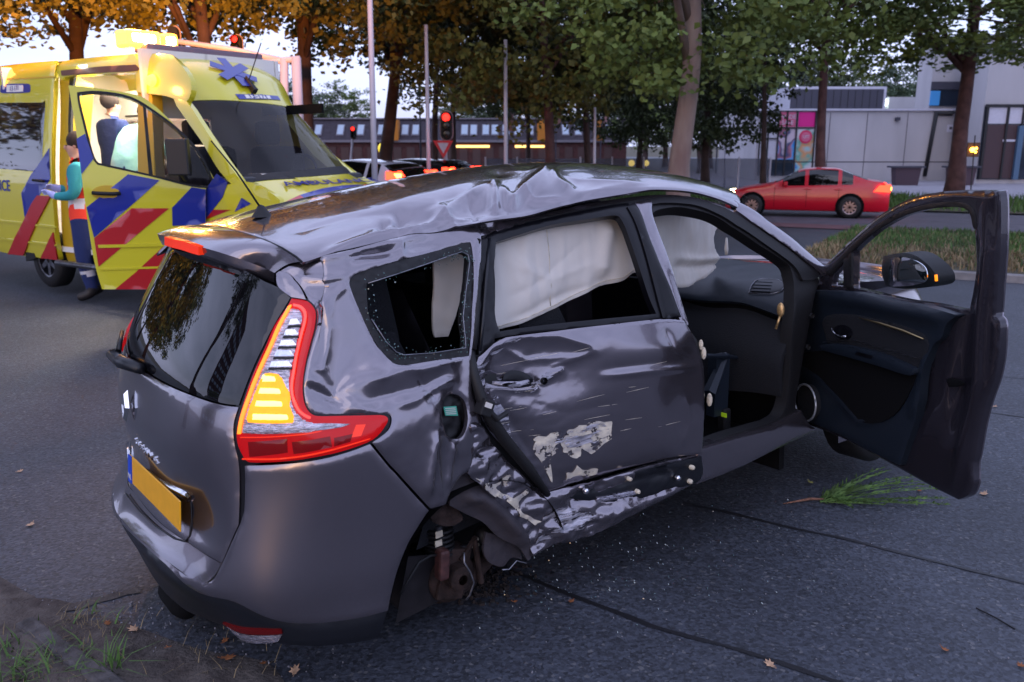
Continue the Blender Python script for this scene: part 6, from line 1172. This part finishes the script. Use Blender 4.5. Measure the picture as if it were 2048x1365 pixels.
fend = vp('front_wing', VS, [[(400,372),(440,372),(482,364),(505,366)],[(505,366),(560,400),(600,440)],[(600,440),(600,500),(540,520),(400,520)],[(400,520),(400,372)]], M['yellow'], off=.0, th=.05)
vp('blue_stripe', VS, q4((434,348),(456,366),(446,395),(413,438),(412,380)), M['vblue'], fend, off=.006, th=.002, roll=0)
vp('blue_stripe', VS, q4((484,396),(503,408),(470,424)), M['vblue'], fend, off=.006, th=.002, roll=0); vp('red_stripe', VS, q4((414,420),(462,420),(412,440)), M['vred'], fend, off=.005, th=.002, roll=0)
# roof, front cap, windscreen, bonnet
roofg = np.array([[(x, y, 2.75-.35*abs((y-1)/.9)**5) for y in np.linspace(.28, 1.72, 12)] for x in np.linspace(-2.6, 1.7, 8)]); gridmesh('roof', roofg, M['yellow'], van)
cap = vp('roof_cap', VF, [[(268,110),(330,108),(420,108),(520,118),(560,145),(590,178),(612,208)],[(612,208),(500,204),(372,203)],[(372,203),(350,180),(300,130),(268,110)]], M['yellow'], off=.004, gs=.05, th=.02)
wsc = vp('windscreen', VF, [[(372,203),(500,204),(612,208)],[(612,208),(665,270),(712,330)],[(712,330),(600,352),(498,363)],[(498,363),(440,285),(372,203)]], M['wglass'], off=.002, gs=.08, th=.01)
hood = vp('bonnet', VF, [[(498,364),(600,353),(714,331)],[(714,331),(745,355),(790,400),(800,440)],[(800,440),(600,470),(560,440)],[(560,440),(520,395),(498,364)]], M['yellow'], off=.004, gs=.06, th=.02)
vp('windscreen_base', VF, [[(486,352),(600,342),(705,322)],[(705,322),(716,333),(600,356),(497,367)],[(497,367),(486,352)]], M['rubber'], off=.010, gs=.08, th=.01)
vp('bonnet_vent', VF, [[(484,352),(561,348)],[(561,348),(592,359)],[(592,359),(514,363)],[(514,363),(484,352)]], M['rubber'], hood, off=.012, gs=.05, th=.01)
vp('bonnet_vent', VF, [[(690,343),(716,341)],[(716,341),(736,350)],[(736,350),(708,352)],[(708,352),(690,343)]], M['rubber'], hood, off=.012, gs=.05, th=.01)
mtx = vmx(664, 366, .012, VF, up=(-1,0,.3)); m2 = vmx(664,366,.012,VF,up=(-1,0,.3))
txt('bonnet_lettering', 'AMBULANCE', M['vblue'], hood, m2, .165, .001, 'CENTER', sx=1.35, bold=.002)
vp('bonnet_stripe', VF, [[(600,392),(650,378),(700,372),(745,366)],[(745,366),(750,374),(700,380),(650,388),(610,400)],[(610,400),(600,392)]], M['vblue'], hood, off=.010, gs=.05, th=.002, roll=0)
vp('bonnet_stripe', VF, [[(560,412),(600,392)],[(600,392),(610,400)],[(610,400),(585,420)],[(585,420),(560,412)]], M['vred'], hood, off=.010, gs=.05, th=.002, roll=0)
for k in range(3):
    m0 = vmx(466, 148, .012, VF, up=(-.9,0,.5)); a = math.pi*k/3
    MB().prism([(-.055,-.26),(.055,-.26),(.055,.26),(-.055,.26)], 'z', -.002, .003).build('star_arm', M['vblue'], cap).matrix_local = m0 @ Matrix.Rotation(a, 4, 'Z') @ Matrix.Translation((0,0,.012+.003*k))
mb = MB(); MB(); an = vpt(492,170,.03,VF); mb.prism([(-.03,-.10),(.03,-.10),(.0,.12)], 'z', 0, .07); ao_ = mb.build('roof_antenna', M['rubber'], cap); ao_.matrix_local = vmx(498,176,.0,VF,up=(-.9,0,.5)); MB().tube([(0,.05,.05),(0,.14,.5)], .006, 5).build('antenna_rod', M['rubber'], ao_)
np_ = vp('call_sign', VF, [[(470,190),(555,194)],[(555,194),(560,202)],[(560,202),(478,200)],[(478,200),(470,190)]], M['vblue'], cap, off=.012, gs=.05, th=.004, roll=0); vp('sign_face', VF, q4((488,192),(538,194),(541,200),(492,199)), M['vwhite'], np_, off=.016, th=.002, roll=0); txt('sign_number', '13-171', M['vblue'], np_, vmx(515,196,.020,VF,up=(-.7,0,.7)), .095, .001)
# light bar and lit beacon
p0, p1 = VF(VF.inv([(305,112)]))[0], VF(VF.inv([(515,122)]))[0]
bar = MB().box(((p0[0]+p1[0])/2-.10, 1.0, 2.73), (.26,1.5,.09)).build('light_bar', mat('light_bar_shell', (.12,.07,.10), .3, coat=.5), van, bevel=.02)
for y, w in ((.30,.34),(.62,.14)):
    bb_ = MB().box((p0[0]-.10, y, 2.82), (.26,w*1.15,.18)).build('beacon_lens', M['beacon'], bar, bevel=.03); MB().box((p0[0]-.10, y-.01, 2.83), (.28,w*.8,.09)).build('beacon_core', M['hot'], bb_, bevel=.02)
p = VS(VS.inv([(306,162)]))[0]; MB().lathe([(.001,-.06),(.05,-.05),(.07,0)], (p[0],p[1],p[2]), ax='y', n=16).build('side_beacon', M['beacon'], van)
BP = VP+VR @ np.array([p0[0]-.10, .25, 2.98]); bl_ = bpy.data.lights.new('beacon_light', 'POINT'); bl_.energy = 70; bl_.color = (1,.36,.05); bl_.shadow_soft_size = .12; bo_ = bpy.data.objects.new('beacon_light', bl_); COL.objects.link(bo_); bo_.location = tuple(BP)
p = VP+VR @ np.array([p[0], -.15, p[2]]); l2 = bpy.data.lights.new('side_beacon_light', 'POINT'); l2.energy = 4; l2.color = (1,.4,.06); l2.shadow_soft_size = .06; o2 = bpy.data.objects.new('side_beacon_light', l2); COL.objects.link(o2); o2.location = tuple(p)
sp_ = bpy.data.lights.new('added_leaf_glow', 'SPOT'); sp_.energy = 6500; sp_.color = (1,.30,.03); sp_.spot_size = math.radians(115); sp_.spot_blend = .8; sp_.shadow_soft_size = .12; so_ = bpy.data.objects.new('added_leaf_glow', sp_); COL.objects.link(so_); so_.location = tuple(BP+np.array([0,.1,.15])); so_.rotation_euler = Vector((-.55,.65,.55)).to_track_quat('-Z','Y').to_euler()  # added spot aimed up to tint the leaves orange; no real beam points there
# inside of the van
MB().box((.9,.98,.50), (3.6,1.8,.06)).build('floor', M['vwhite'], van); MB().box((-.7,1.0,1.6), (.05,1.7,2.2)).build('rear_bulkhead', M['vwhite'], van)
MB().box((.85,1.86,1.6), (3.2,.05,2.2)).build('far_wall', M['vwhite'], van)
pt = MB(); pt.box((2.42,1.35,1.6), (.05,.95,2.2)); pt.box((2.42,.5,2.35), (.05,.8,.7)); pt.box((2.42,.5,.95), (.05,.8,.9)); pt.build('partition', M['vwhite'], van)
MB().box((1.2,1.0,2.66), (1.6,.9,.03)).build('ceiling_lamp', M['ceil'], van)
ck_ = MB().box((.9,1.6,2.25), (2.4,.42,.38)).build('cupboard', M['vwhite'], van, bevel=.02)
for i in range(3): MB().tube([(-.1+i*.75,1.385,2.12),(.5+i*.75,1.385,2.12)], .012, 6).build('cupboard_rail', M['rubber'], ck_)
mb = MB(); mb.box((1.15,1.0,.95), (1.7,.55,.10)); mb.build('stretcher', mat('red_blanket', (.6,.04,.03), .7), van, bevel=.03); MB().box((2.0,.75,1.30), (.5,.35,.45)).build('equipment_bag', mat('dark_bag', (.05,.03,.03), .7, var=.3), van, bevel=.06)
MB().box((.25,.5,1.05), (.35,.35,1.0)).build('jump_seat', mat('beige_seat', (.35,.30,.24), .8), van, bevel=.05)
il = bpy.data.lights.new('van_interior_light', 'AREA'); il.energy = 45; il.size = 1.2; il.color = (1,.9,.8); ilo = bpy.data.objects.new('van_interior_light', il); COL.objects.link(ilo); ilo.location = tuple(VP+VR @ np.array([1.2,.95,2.62]))
mb = MB(); mb.box((3.6,1.0,1.30), (.5,1.7,.2)); mb.build('cab_dashboard', M['black_plastic'], van, bevel=.05); MB().box((3.72,.62,1.42), (.22,.38,.01)).build('dash_papers', M['vwhite'], van)
MB().lathe([(.18,-.012),(.20,0),(.18,.012),(.16,0),(.18,-.012)], (3.3,1.45,1.42), ax='x', n=20).build('steering_wheel', M['rubber'], van, True)
for y in (.5,1.45): s_ = MB().box((2.85,y,1.25), (.45,.5,.9)).build('cab_seat', M['dark_cloth'], van, bevel=.08); MB().box((2.7,y,1.85), (.14,.3,.26)).build('headrest', M['dark_cloth'], s_, bevel=.05)
MB().box((2.95,.5,.68), (1.1,.9,.3)).build('cab_floor', M['interior'], van); MB().box((3.1,1.5,2.1), (1.,.03,.1)).build('far_door_edge', M['interior'], van)
lw = np.array([[(x, 2.0-vy(z), z) for z in (.35,.6,1.,1.4,1.9,2.3,2.6,2.75,2.80)] for x in (-2.6,-1,0,1.4,2.2,2.6,3.0,3.4,3.8,4.3)]); lw = lw[:, :]
for i, x in enumerate((-2.6,-1,0,1.4,2.2,2.6,3.0,3.4,3.8,4.3)):
    for j in range(9):
        if x > 2.3: lw[i, j, 1] = min(lw[i, j, 1], 1.0+1.0-np.interp(x, [2.35,2.7,3.03,3.45,3.84,4.5], [.30,.25,.20,.17,.14,.10])-.01)
        zmax = np.interp(x+.28, [2.4,3.03,3.84,4.5], [2.8,2.19,1.45,1.2]); lw[i, j, 2] = min(lw[i, j, 2], zmax)
gridmesh('far_side', lw, M['yellow'], van); MB().box((-2.6,1.0,1.6), (.04,1.9,2.4)).build('rear_doors', M['yellow'], van)
nose = VF(np.array([[a, b] for a in np.linspace(0, 6, 24) for b in np.linspace(7.5, 11, 12)])).reshape(24, 12, 3); gridmesh('nose', nose, M['yellow'], van)
MB().box((1.,1.,.40), (7.0,1.7,.08)).build('chassis', M['interior'], van)
for (x, y, s_) in ((0,.16,-1),(0,1.84,1),(3.67,.16,-1),(3.67,1.84,1)): wheel((x, y, .34), 0, .345, .22, van, 6, side=s_)
MB().prism([(-.45,.30),(-.42,.55),(-.2,.62),(-.2,.35)], 'y', .02, .4).build('mud_flap', M['rubber'], van)
MB().tube([(.5,-.06,.36),(2.3,-.06,.36)], .035, 8).build('step_bar', M['steel'], van, True)
# open cab door
ph = math.radians(62); hx = np.array([3.58,.05]); vdu = np.array([-math.cos(ph), -math.sin(ph), 0]); vdn = np.array([-math.sin(ph), math.cos(ph), 0.])
VD = Net([[np.array([hx[0], hx[1], 0])+vdu*(u-.3)+vdn*(float(np.interp(z, [.3,1.4,2.4], [0,0,.10])))+[0,0,z] for z in (.2,.6,1.,1.4,1.8,2.1,2.4)] for u in (0,.4,.8,1.2,1.6)], 80, 80, T=T_)
DW = [[(160,190),(197,187),(263,199),(319,234),(375,281),(408,328),(428,373)],[(428,373),(384,370),(300,349),(197,326)],[(197,326),(186,305),(162,210),(160,190)]]
vd = vp('cab_door', VD, [[(137,171),(188,176),(263,188),(300,204),(356,258),(403,315),(436,372)],[(436,372),(412,378),(412,450),(410,580)],[(410,580),(204,579)],[(204,579),(187,516),(169,398),(155,281),(137,171)]], M['yellow'], holes=[DW], th=.06, gs=.05)
vp('door_inner', VD, [[(137,171),(188,176),(263,188),(300,204),(356,258),(403,315),(436,372)],[(436,372),(412,378),(412,450),(410,580)],[(410,580),(204,579)],[(204,579),(187,516),(169,398),(155,281),(137,171)]], M['rubber'], vd, holes=[DW], off=-.06, th=.02, gs=.1)
wf = [[(154,185),(197,182),(263,194),(319,228),(375,275),(410,322),(433,377)],[(433,377),(384,374),(300,353),(195,330)],[(195,330),(182,308),(158,215),(154,185)]]
vp('window_frame', VD, wf, M['rubber'], vd, holes=[DW], off=.004, th=.03, gs=.06)
vp('frame_divider', VD, [[(286,212),(292,216)],[(292,216),(306,352)],[(306,352),(298,350)],[(298,350),(286,212)]], M['rubber'], vd, off=.0, th=.03)
vp('door_window', VD, DW, mat('van_door_glass', (.02,.015,.02), .0, spec=.8, alpha=.18), vd, off=-.02, th=.01)
vp('quarter_light', VD, [[(304,222),(375,281),(408,328),(428,373)],[(428,373),(384,370),(312,353)],[(312,353),(304,222)]], M['wglass'], vd, off=-.012, th=.008)
bs = lambda n, *p: vp(n, VD, q4(*p), M['vblue'] if n[0] == 'b' else M['vred'], vd, off=.006, th=.002, roll=0)
bs('blue_stripe', (153,278),(170,268),(187,318),(163,349)); bs('blue_stripe', (256,349),(319,361),(188,476),(173,415)); bs('red_stripe', (263,417),(338,417),(197,534),(188,477)); bs('blue_stripe', (383,375),(411,379),(411,450),(345,452),(344,416)); bs('red_stripe', (270,546),(330,490),(345,540),(300,579),(230,579))
dd_ = vp('handle_dish', VD, [ell(214,386,30,15,16)+[ell(214,386,30,15,16)[0]]], M['jamb'], vd, off=.008, th=.006, gs=.05)
vpd = lambda x, y, d: vmx(x, y, d, VD).translation
MB().tube([vpd(184,386,.03), vpd(200,387,.05), vpd(225,388,.05), vpd(240,387,.03)], .018, 8).build('door_handle', M['rubber'], vd, True)
vp('rub_strip', VD, [[(196,490),(290,488),(400,484)],[(400,484),(400,490),(290,494),(197,496)],[(197,496),(196,490)]], M['yellow'], vd, off=.014, th=.012, roll=0); vp('rub_strip', VD, [[(200,537),(290,534),(400,530)],[(400,530),(400,534),(290,538),(201,541)],[(201,541),(200,537)]], M['yellow'], vd, off=.010, th=.01, roll=0)
mm2 = MB(); mm2.box(tuple(vpd(352,320,.25)), (.20,.11,.34), R=Matrix.Rotation(.7, 3, 'Z')); mm2.tube([vpd(372,360,.02), vpd(352,340,.22)], .03, 6); mm2.build('door_mirror', M['black_plastic'], vd, bevel=.05, seg=3)
# ------------------------------------------------------------------ people
SK = mat('skin', (.50,.28,.20), .55); HR = mat('dark_hair', (.03,.018,.012), .8)
M['hiviz'] = mat('red_orange_jacket', (.85,.05,.02), .75, bump=.5, bscale=14, bdist=.02); M['teal'] = mat('teal_shirt', (.02,.24,.28), .8, bump=.5, bscale=14, bdist=.02); M['navy'] = mat('navy_trousers', (.012,.025,.11), .85, bump=.5, bscale=14, bdist=.02); M['mint'] = mat('mint_shirt', (.22,.50,.46), .8, bump=.5, bscale=14, bdist=.02); M['reflect'] = mat('reflective_band', (.6,.6,.66), .4); M['glove'] = mat('lilac_glove', (.35,.40,.75), .6); M['boots'] = mat('black_boots', (.015,.012,.012), .5)
def person(loc, rz, J, colours, label, hair=True, bands=()):
    "J: joint name -> (x, y, z, radius), bones between them; one continuous skinned body"
    bones = [('pelvis','belly'),('belly','chest'),('chest','neck0'),('neck0','neck'),('neck','chin'),('chin','skull'),('chest','sh_l'),('sh_l','el_l'),('el_l','wr_l'),('wr_l','palm_l'),('chest','sh_r'),('sh_r','el_r'),('el_r','wr_r'),('wr_r','palm_r'),('pelvis','hip_l'),('hip_l','kn_l'),('kn_l','an_l'),('an_l','toe_l'),('pelvis','hip_r'),('hip_r','kn_r'),('kn_r','an_r'),('an_r','toe_r')]
    J = dict(J); bones = list(bones)
    for s in 'lr':
        w, p = Vector(J['wr_'+s][:3]), Vector(J['palm_'+s][:3]); d = (p-w).normalized(); sd = d.orthogonal().normalized(); up_ = d.cross(sd)
        for k in range(4):
            o_ = sd*(k-1.5)*.021; a = p+o_+d*.035; b = a+d*.030+up_*.012; c_ = b+d*.018*(1.1-abs(k-1.5)*.2)+up_*.018
            for nm, q, r in (('f%d0' % k, a, .0095), ('f%d1' % k, b, .0085), ('f%d2' % k, c_, .007)): J[nm+s] = (*q, r)
            bones += [('palm_'+s, 'f%d0' % k+s), ('f%d0' % k+s, 'f%d1' % k+s), ('f%d1' % k+s, 'f%d2' % k+s)]
        t0 = p-d*.02+sd*.042; t1 = t0+d*.028+sd*.018+up_*.012; J['t0'+s] = (*t0, .011); J['t1'+s] = (*t1, .009); bones += [('palm_'+s, 't0'+s), ('t0'+s, 't1'+s)]
    names = list(J); me = bpy.data.meshes.new('person'); me.from_pydata([J[n][:3] for n in names], [(names.index(a), names.index(b)) for a, b in bones], []); me.update()
    o = bpy.data.objects.new('tmp', me); COL.objects.link(o); sk = o.modifiers.new('s', 'SKIN'); 
    for i, n in enumerate(names): me.skin_vertices[0].data[i].radius = (J[n][3]*1.1, J[n][3]*(.88 if n in ('belly','chest','pelvis') else 1.1)); me.skin_vertices[0].data[i].use_root = (n == 'pelvis')
    su = o.modifiers.new('u', 'SUBSURF'); su.levels = 2; su.render_levels = 2
    dg = bpy.context.evaluated_depsgraph_get(); m2_ = bpy.data.meshes.new_from_object(o.evaluated_get(dg)); bpy.data.objects.remove(o)
    b_ = link('person', m2_, None, None); ms = []
    seg = [(names.index(a), names.index(b), a, b) for a, b in bones]; P3 = {n: np.array(J[n][:3]) for n in names}
    for k in ('torso','sleeve','leg','boot','skin','hand','band'): b_.data.materials.append(colours[k])
    C_ = np.array([tuple(p.center) for p in b_.data.polygons]); best = np.full(len(C_), 1e9); idx = np.zeros(len(C_), int)
    for a, b in bones:
        A_, B_ = P3[a], P3[b]; d_ = B_-A_; t_ = np.clip(((C_-A_) @ d_)/(d_ @ d_), 0, 1); r_ = np.linalg.norm(C_-(A_+t_[:,None]*d_), axis=1)-(J[a][3]+(J[b][3]-J[a][3])*t_)
        cl_ = 4 if b in ('neck','chin','skull') else 5 if (b[0] in 'ft' and b[1:2].isdigit()) or b.startswith('palm') else 1 if b[:2] in ('el','wr','sh') else 3 if b.startswith('toe') else 2 if b[:2] in ('kn','an','hi') else 0
        k_ = r_ < best; best[k_] = r_[k_]; idx[k_] = cl_
    for (z0, z1, kinds) in bands: idx[(C_[:,2] > z0) & (C_[:,2] < z1) & np.isin(idx, kinds)] = 6
    hem = colours.get('hem', 0); idx[(C_[:,2] > hem) & (idx == 2)] = 0; idx[(C_[:,2] < J['an_l'][2]+.06) & (idx == 2)] = 3
    b_.data.polygons.foreach_set('material_index', idx.astype(np.int32)); b_.location = loc; b_.rotation_euler = (0, 0, rz); tag(b_, label, 'person')
    hd_ = Vector(J['skull'][:3]); f_ = Vector((0, -1, 0))
    hh = MB().sphere(tuple(hd_+Vector((0,.030,.030))), J['skull'][3]*1.10, 8, sc=(.95,1.05,.98)); hh.v = [v for v in hh.v]; hm = hh.build('hair', HR, b_, True)
    c0_ = Vector(J['chin'][:3])
    for s in (-1, 1):
        MB().sphere(tuple(hd_+Vector((s*.030,-.080,-.018))), .006, 5).build('eye', M['rubber'], b_, True); MB().sphere(tuple(hd_+Vector((s*.082,.01,-.02))), .022, 5, sc=(.4,.8,1.3)).build('ear', SK, b_, True)
    MB().sphere(tuple(hd_+Vector((0,-.100,-.040))), .015, 5, sc=(.8,1.1,1.7)).build('nose', SK, b_, True); MB().box(tuple(hd_+Vector((0,-.088,-.078))), (.045,.012,.010)).build('mouth', mat('lips_%d' % len(bpy.data.materials), (.35,.10,.09), .5), b_, bevel=.003)
    return b_
JS = dict(pelvis=(0,0,.95,.165), belly=(0,0,1.12,.155), chest=(0,.01,1.36,.185), neck0=(0,.01,1.49,.09), neck=(0,-.0,1.56,.06), chin=(0,-.03,1.62,.070), skull=(0,-.01,1.71,.100),
  sh_l=(.19,.01,1.44,.085), el_l=(.26,-.02,1.17,.062), wr_l=(.20,-.20,1.16,.040), palm_l=(.16,-.27,1.19,.036), sh_r=(-.19,.01,1.44,.085), el_r=(-.25,-.06,1.20,.062), wr_r=(-.20,-.24,1.22,.040), palm_r=(-.18,-.31,1.24,.036),
  hip_l=(.10,0,.88,.12), kn_l=(.11,-.03,.50,.085), an_l=(.12,.03,.10,.062), toe_l=(.13,-.14,.045,.045), hip_r=(-.10,0,.88,.12), kn_r=(-.11,.00,.50,.085), an_r=(-.12,.06,.10,.062), toe_r=(-.14,-.11,.045,.045))
C1 = dict(torso=M['hiviz'], sleeve=M['teal'], leg=M['navy'], boot=M['boots'], skin=SK, hand=M['glove'], band=M['reflect'], hem=.92)
p1_ = person(gnd(187, 600), math.radians(-75), JS, C1, 'person in red safety vest and navy trousers standing behind the open ambulance door', bands=[(1.05,1.11,(0,)),(.30,.35,(2,)), (1.25,1.29,(0,))]); p1_.scale = (1.08,)*3
J2 = dict(JS); J2.update(pelvis=(0,0,.90,.165), belly=(0,-.06,1.06,.155), chest=(0,-.20,1.26,.185), neck0=(0,-.28,1.37,.09), neck=(0,-.33,1.42,.06), chin=(0,-.39,1.45,.070), skull=(0,-.40,1.55,.100), sh_l=(.19,-.22,1.34,.085), el_l=(.30,-.42,1.20,.062), wr_l=(.34,-.66,1.16,.038), palm_l=(.34,-.73,1.15,.036), sh_r=(-.19,-.22,1.34,.085), el_r=(-.24,-.38,1.10,.062), wr_r=(-.16,-.58,.98,.038), palm_r=(-.14,-.65,.96,.036))
C2 = dict(C1, torso=M['mint'], sleeve=M['mint'], hand=SK, hem=.90)
person(tuple(VP+VR @ np.array([1.15,.55,.55])), math.radians(-35.4+185), J2, C2, 'person in mint green shirt leaning over inside the lit ambulance')
J3 = dict(JS); C3 = dict(C1, torso=M['navy'], sleeve=M['navy'], hand=SK, hem=.90)
person(tuple(VP+VR @ np.array([.65,.75,.53])), math.radians(150), J3, C3, 'dark haired person standing just inside the sliding door of the ambulance')
# ================================================================== other cars
def traffic_car(name, loc, rz, paint, prof, L_, Wd, label, glass=None, rear_lit=2., front_lit=0., rims='chrome', wb=(.78,3.55), tint=None, sedan=True):
    "prof: list of (x from front, roof line z, belt z)"
    e = empty(name, loc, rz, label, 'car'); xs = np.linspace(0, L_, 46); zt = np.interp(xs, [p[0] for p in prof['top']], [p[1] for p in prof['top']]); zb = np.interp(xs, [p[0] for p in prof['belt']], [p[1] for p in prof['belt']])
    zt = np.convolve(np.pad(zt, 1, 'edge'), [.25,.5,.25], 'valid'); X = []
    for x, t, b in zip(xs, zt, zb):
        en = min(1, x/.55, (L_-x)/.45); w = Wd/2*(.80+.20*max(0, en)**.45); b = min(b, t); g = max(0, t-b); top = w*(1-.28*min(1, g/.45))
        sec = [(w*.90,.20),(w*.985,.30),(w,.52),(w*.985,b*.9),(w*.955,b),(w*.955+(top-w*.955)*.55, b+g*.55),(top, b+g*.94),(top*.8, t+.0),(top*.4, t+.018),(0, t+.022)]
        X.append([(x, y, z) for y, z in sec]+[(x, -y, z) for y, z in sec[::-1][1:]])
    X = np.array(X); n = X.shape[1]; mi = []
    sw, rw = prof['side'], prof['glass']
    for i in range(45):
        xm = (xs[i]+xs[i+1])/2; g = (zt[i]+zt[i+1]-zb[i]-zb[i+1])/2
        for j in range(n-1):
            k = j if j < 9 else n-2-j
            side = k in (4, 5) and g > .14 and any(a < xm < b for a, b in sw); tp = k in (6, 7, 8) and any(a < xm < b for a, b in rw)
            mi.append(1 if side or tp else 0)
    body = gridmesh('body', X, [paint, glass or M['glass_dark']], e, mi)
    for s_, xe in ((0,0),(1,L_)):
        c_ = X[0 if s_ == 0 else -1]; pymesh('bumper_face', [tuple(p) for p in c_], [tuple(range(n))], paint, e, False)
    for x in wb:
        for s_ in (-1, 1):
            MB().lathe([(.001,0),(.40,0),(.385,.02)], (x, s_*(Wd/2+.004), .33), ax='y', n=24).build('wheel_arch', M['interior'], e); wheel((x, s_*(Wd/2-.06), .32), 0, .32, .20, e, 10 if rims == 'rim_warm' else 5, rim=rims, side=-s_ if False else (1 if s_ > 0 else -1))
    for s_ in (-1, 1):
        tz = prof.get('tz', 0); t = MB(); t.prism([(L_-.42,.80+tz),(L_-.03-tz*.3,.78+tz),(L_-.02-tz,.96+tz),(L_-.30-tz*.5,.95+tz)], 'y', *sorted((s_*Wd*.30, s_*(Wd/2+.004))))
        tl = t.build('tail_light', M['red_lens'] if rear_lit < 1 else mat('lit_tail', (1,.05,.02), .3, emit=(1,.04,.015), estr=rear_lit), e, bevel=.02)
        MB().box((L_-.13-tz*.5, s_*Wd*.44, .87+tz), (.30,.13,.09)).build('lit_strip', mat('lit_tail_core', (1,.3,.05), .3, emit=(1,.25,.03), estr=rear_lit*3), tl)
        MB().box((.14, s_*Wd*.40, .66), (.26,.26,.13)).build('headlight', mat('lit_head', (1,.9,.7), .3, emit=(1,.85,.5), estr=front_lit) if front_lit else M['clear_lens'], e, bevel=.04)
        MB().box((prof['mirror'], s_*(Wd/2+.08), .98), (.12,.20,.13)).build('door_mirror', paint, e, bevel=.03)
        for x in prof['handles']: MB().box((x, s_*(Wd/2-.004), .82), (.20,.03,.03)).build('door_handle', paint, e, bevel=.008)
        for x in prof['gaps']: MB().box((x, s_*(Wd/2*.99), .58), (.010,.02,.55)).build('door_gap', M['interior'], e)
    MB().box((L_+.0, 0, .62), (.02,.50,.11)).build('number_plate', M['plate'], e); MB().box((L_/2,0,.22), (L_*.9,Wd*.8,.08)).build('underside', M['interior'], e)
    return e
M['rim_warm'] = mat('dark_rim', (.25,.20,.22), .3, 1.)
sed = dict(top=[(0,.55),(.12,.70),(.6,.84),(1.3,.95),(1.45,1.0),(2.15,1.38),(2.6,1.43),(3.2,1.41),(3.95,1.12),(4.1,1.08),(4.55,1.03),(4.62,.7)], belt=[(0,.70),(1.3,.90),(4.0,.98),(4.62,.96)], side=[(1.62,2.28),(2.36,3.22),(3.27,3.58)], glass=[(1.42,2.10),(3.28,3.98)], mirror=1.72, handles=(2.35,3.2), gaps=(1.42,2.33,3.22))
red = mat('red_car_paint', (.50,.002,.018), .30, coat=.35)
g1, g2 = gnd(1697, 438, -.30), gnd(1500, 424, -.30)
dirc = Vector((.95,-.31,0)).normalized(); hp = Vector((g1.x, g1.y, 0))-dirc*3.55+Vector((.31,.95,0)).normalized()*.92
traffic_car('red_sedan', (hp.x, hp.y, -.29), math.atan2(dirc.y, dirc.x), red, sed, 4.62, 1.81, 'bright red sedan with lit headlight driving past on the far road', tint=1, rear_lit=2.2, front_lit=9., rims='rim_warm')
hat = dict(top=[(0,.6),(.12,.74),(.9,.92),(1.0,.98),(1.75,1.42),(2.4,1.47),(3.5,1.40),(3.75,1.30),(4.15,.98),(4.25,.6)], belt=[(0,.74),(1.0,.94),(4.0,1.02),(4.25,.98)], side=[(1.2,2.1),(2.2,3.0),(3.07,3.45)], glass=[(1.0,1.7),(3.55,4.1)], tz=.24, mirror=1.35, handles=(2.1,2.95), gaps=(1.1,2.15,3.02))
wp = at(838, 350, 21.5); traffic_car('white_hatchback', (wp.x-3.5, wp.y+2.2, -.02), math.radians(-32), mat('white_car_paint', (.55,.55,.62), .25, coat=1.), hat, 4.25, 1.78, 'white hatchback with glowing tail lights beyond the ambulance bonnet', rear_lit=3.0, wb=(.75,3.35))
wp = at(938, 350, 25); traffic_car('black_estate', (wp.x-3.7, wp.y+2.4, -.02), math.radians(-30), mat('black_car_paint', (.012,.012,.016), .2, coat=1.), dict(hat, top=[(0,.6),(.12,.74),(.9,.90),(1.0,.95),(1.8,1.38),(2.4,1.42),(3.7,1.38),(4.25,1.0),(4.35,.6)]), 4.35, 1.78, 'black car waiting just right of the white hatchback', rear_lit=2.5, wb=(.75,3.4))
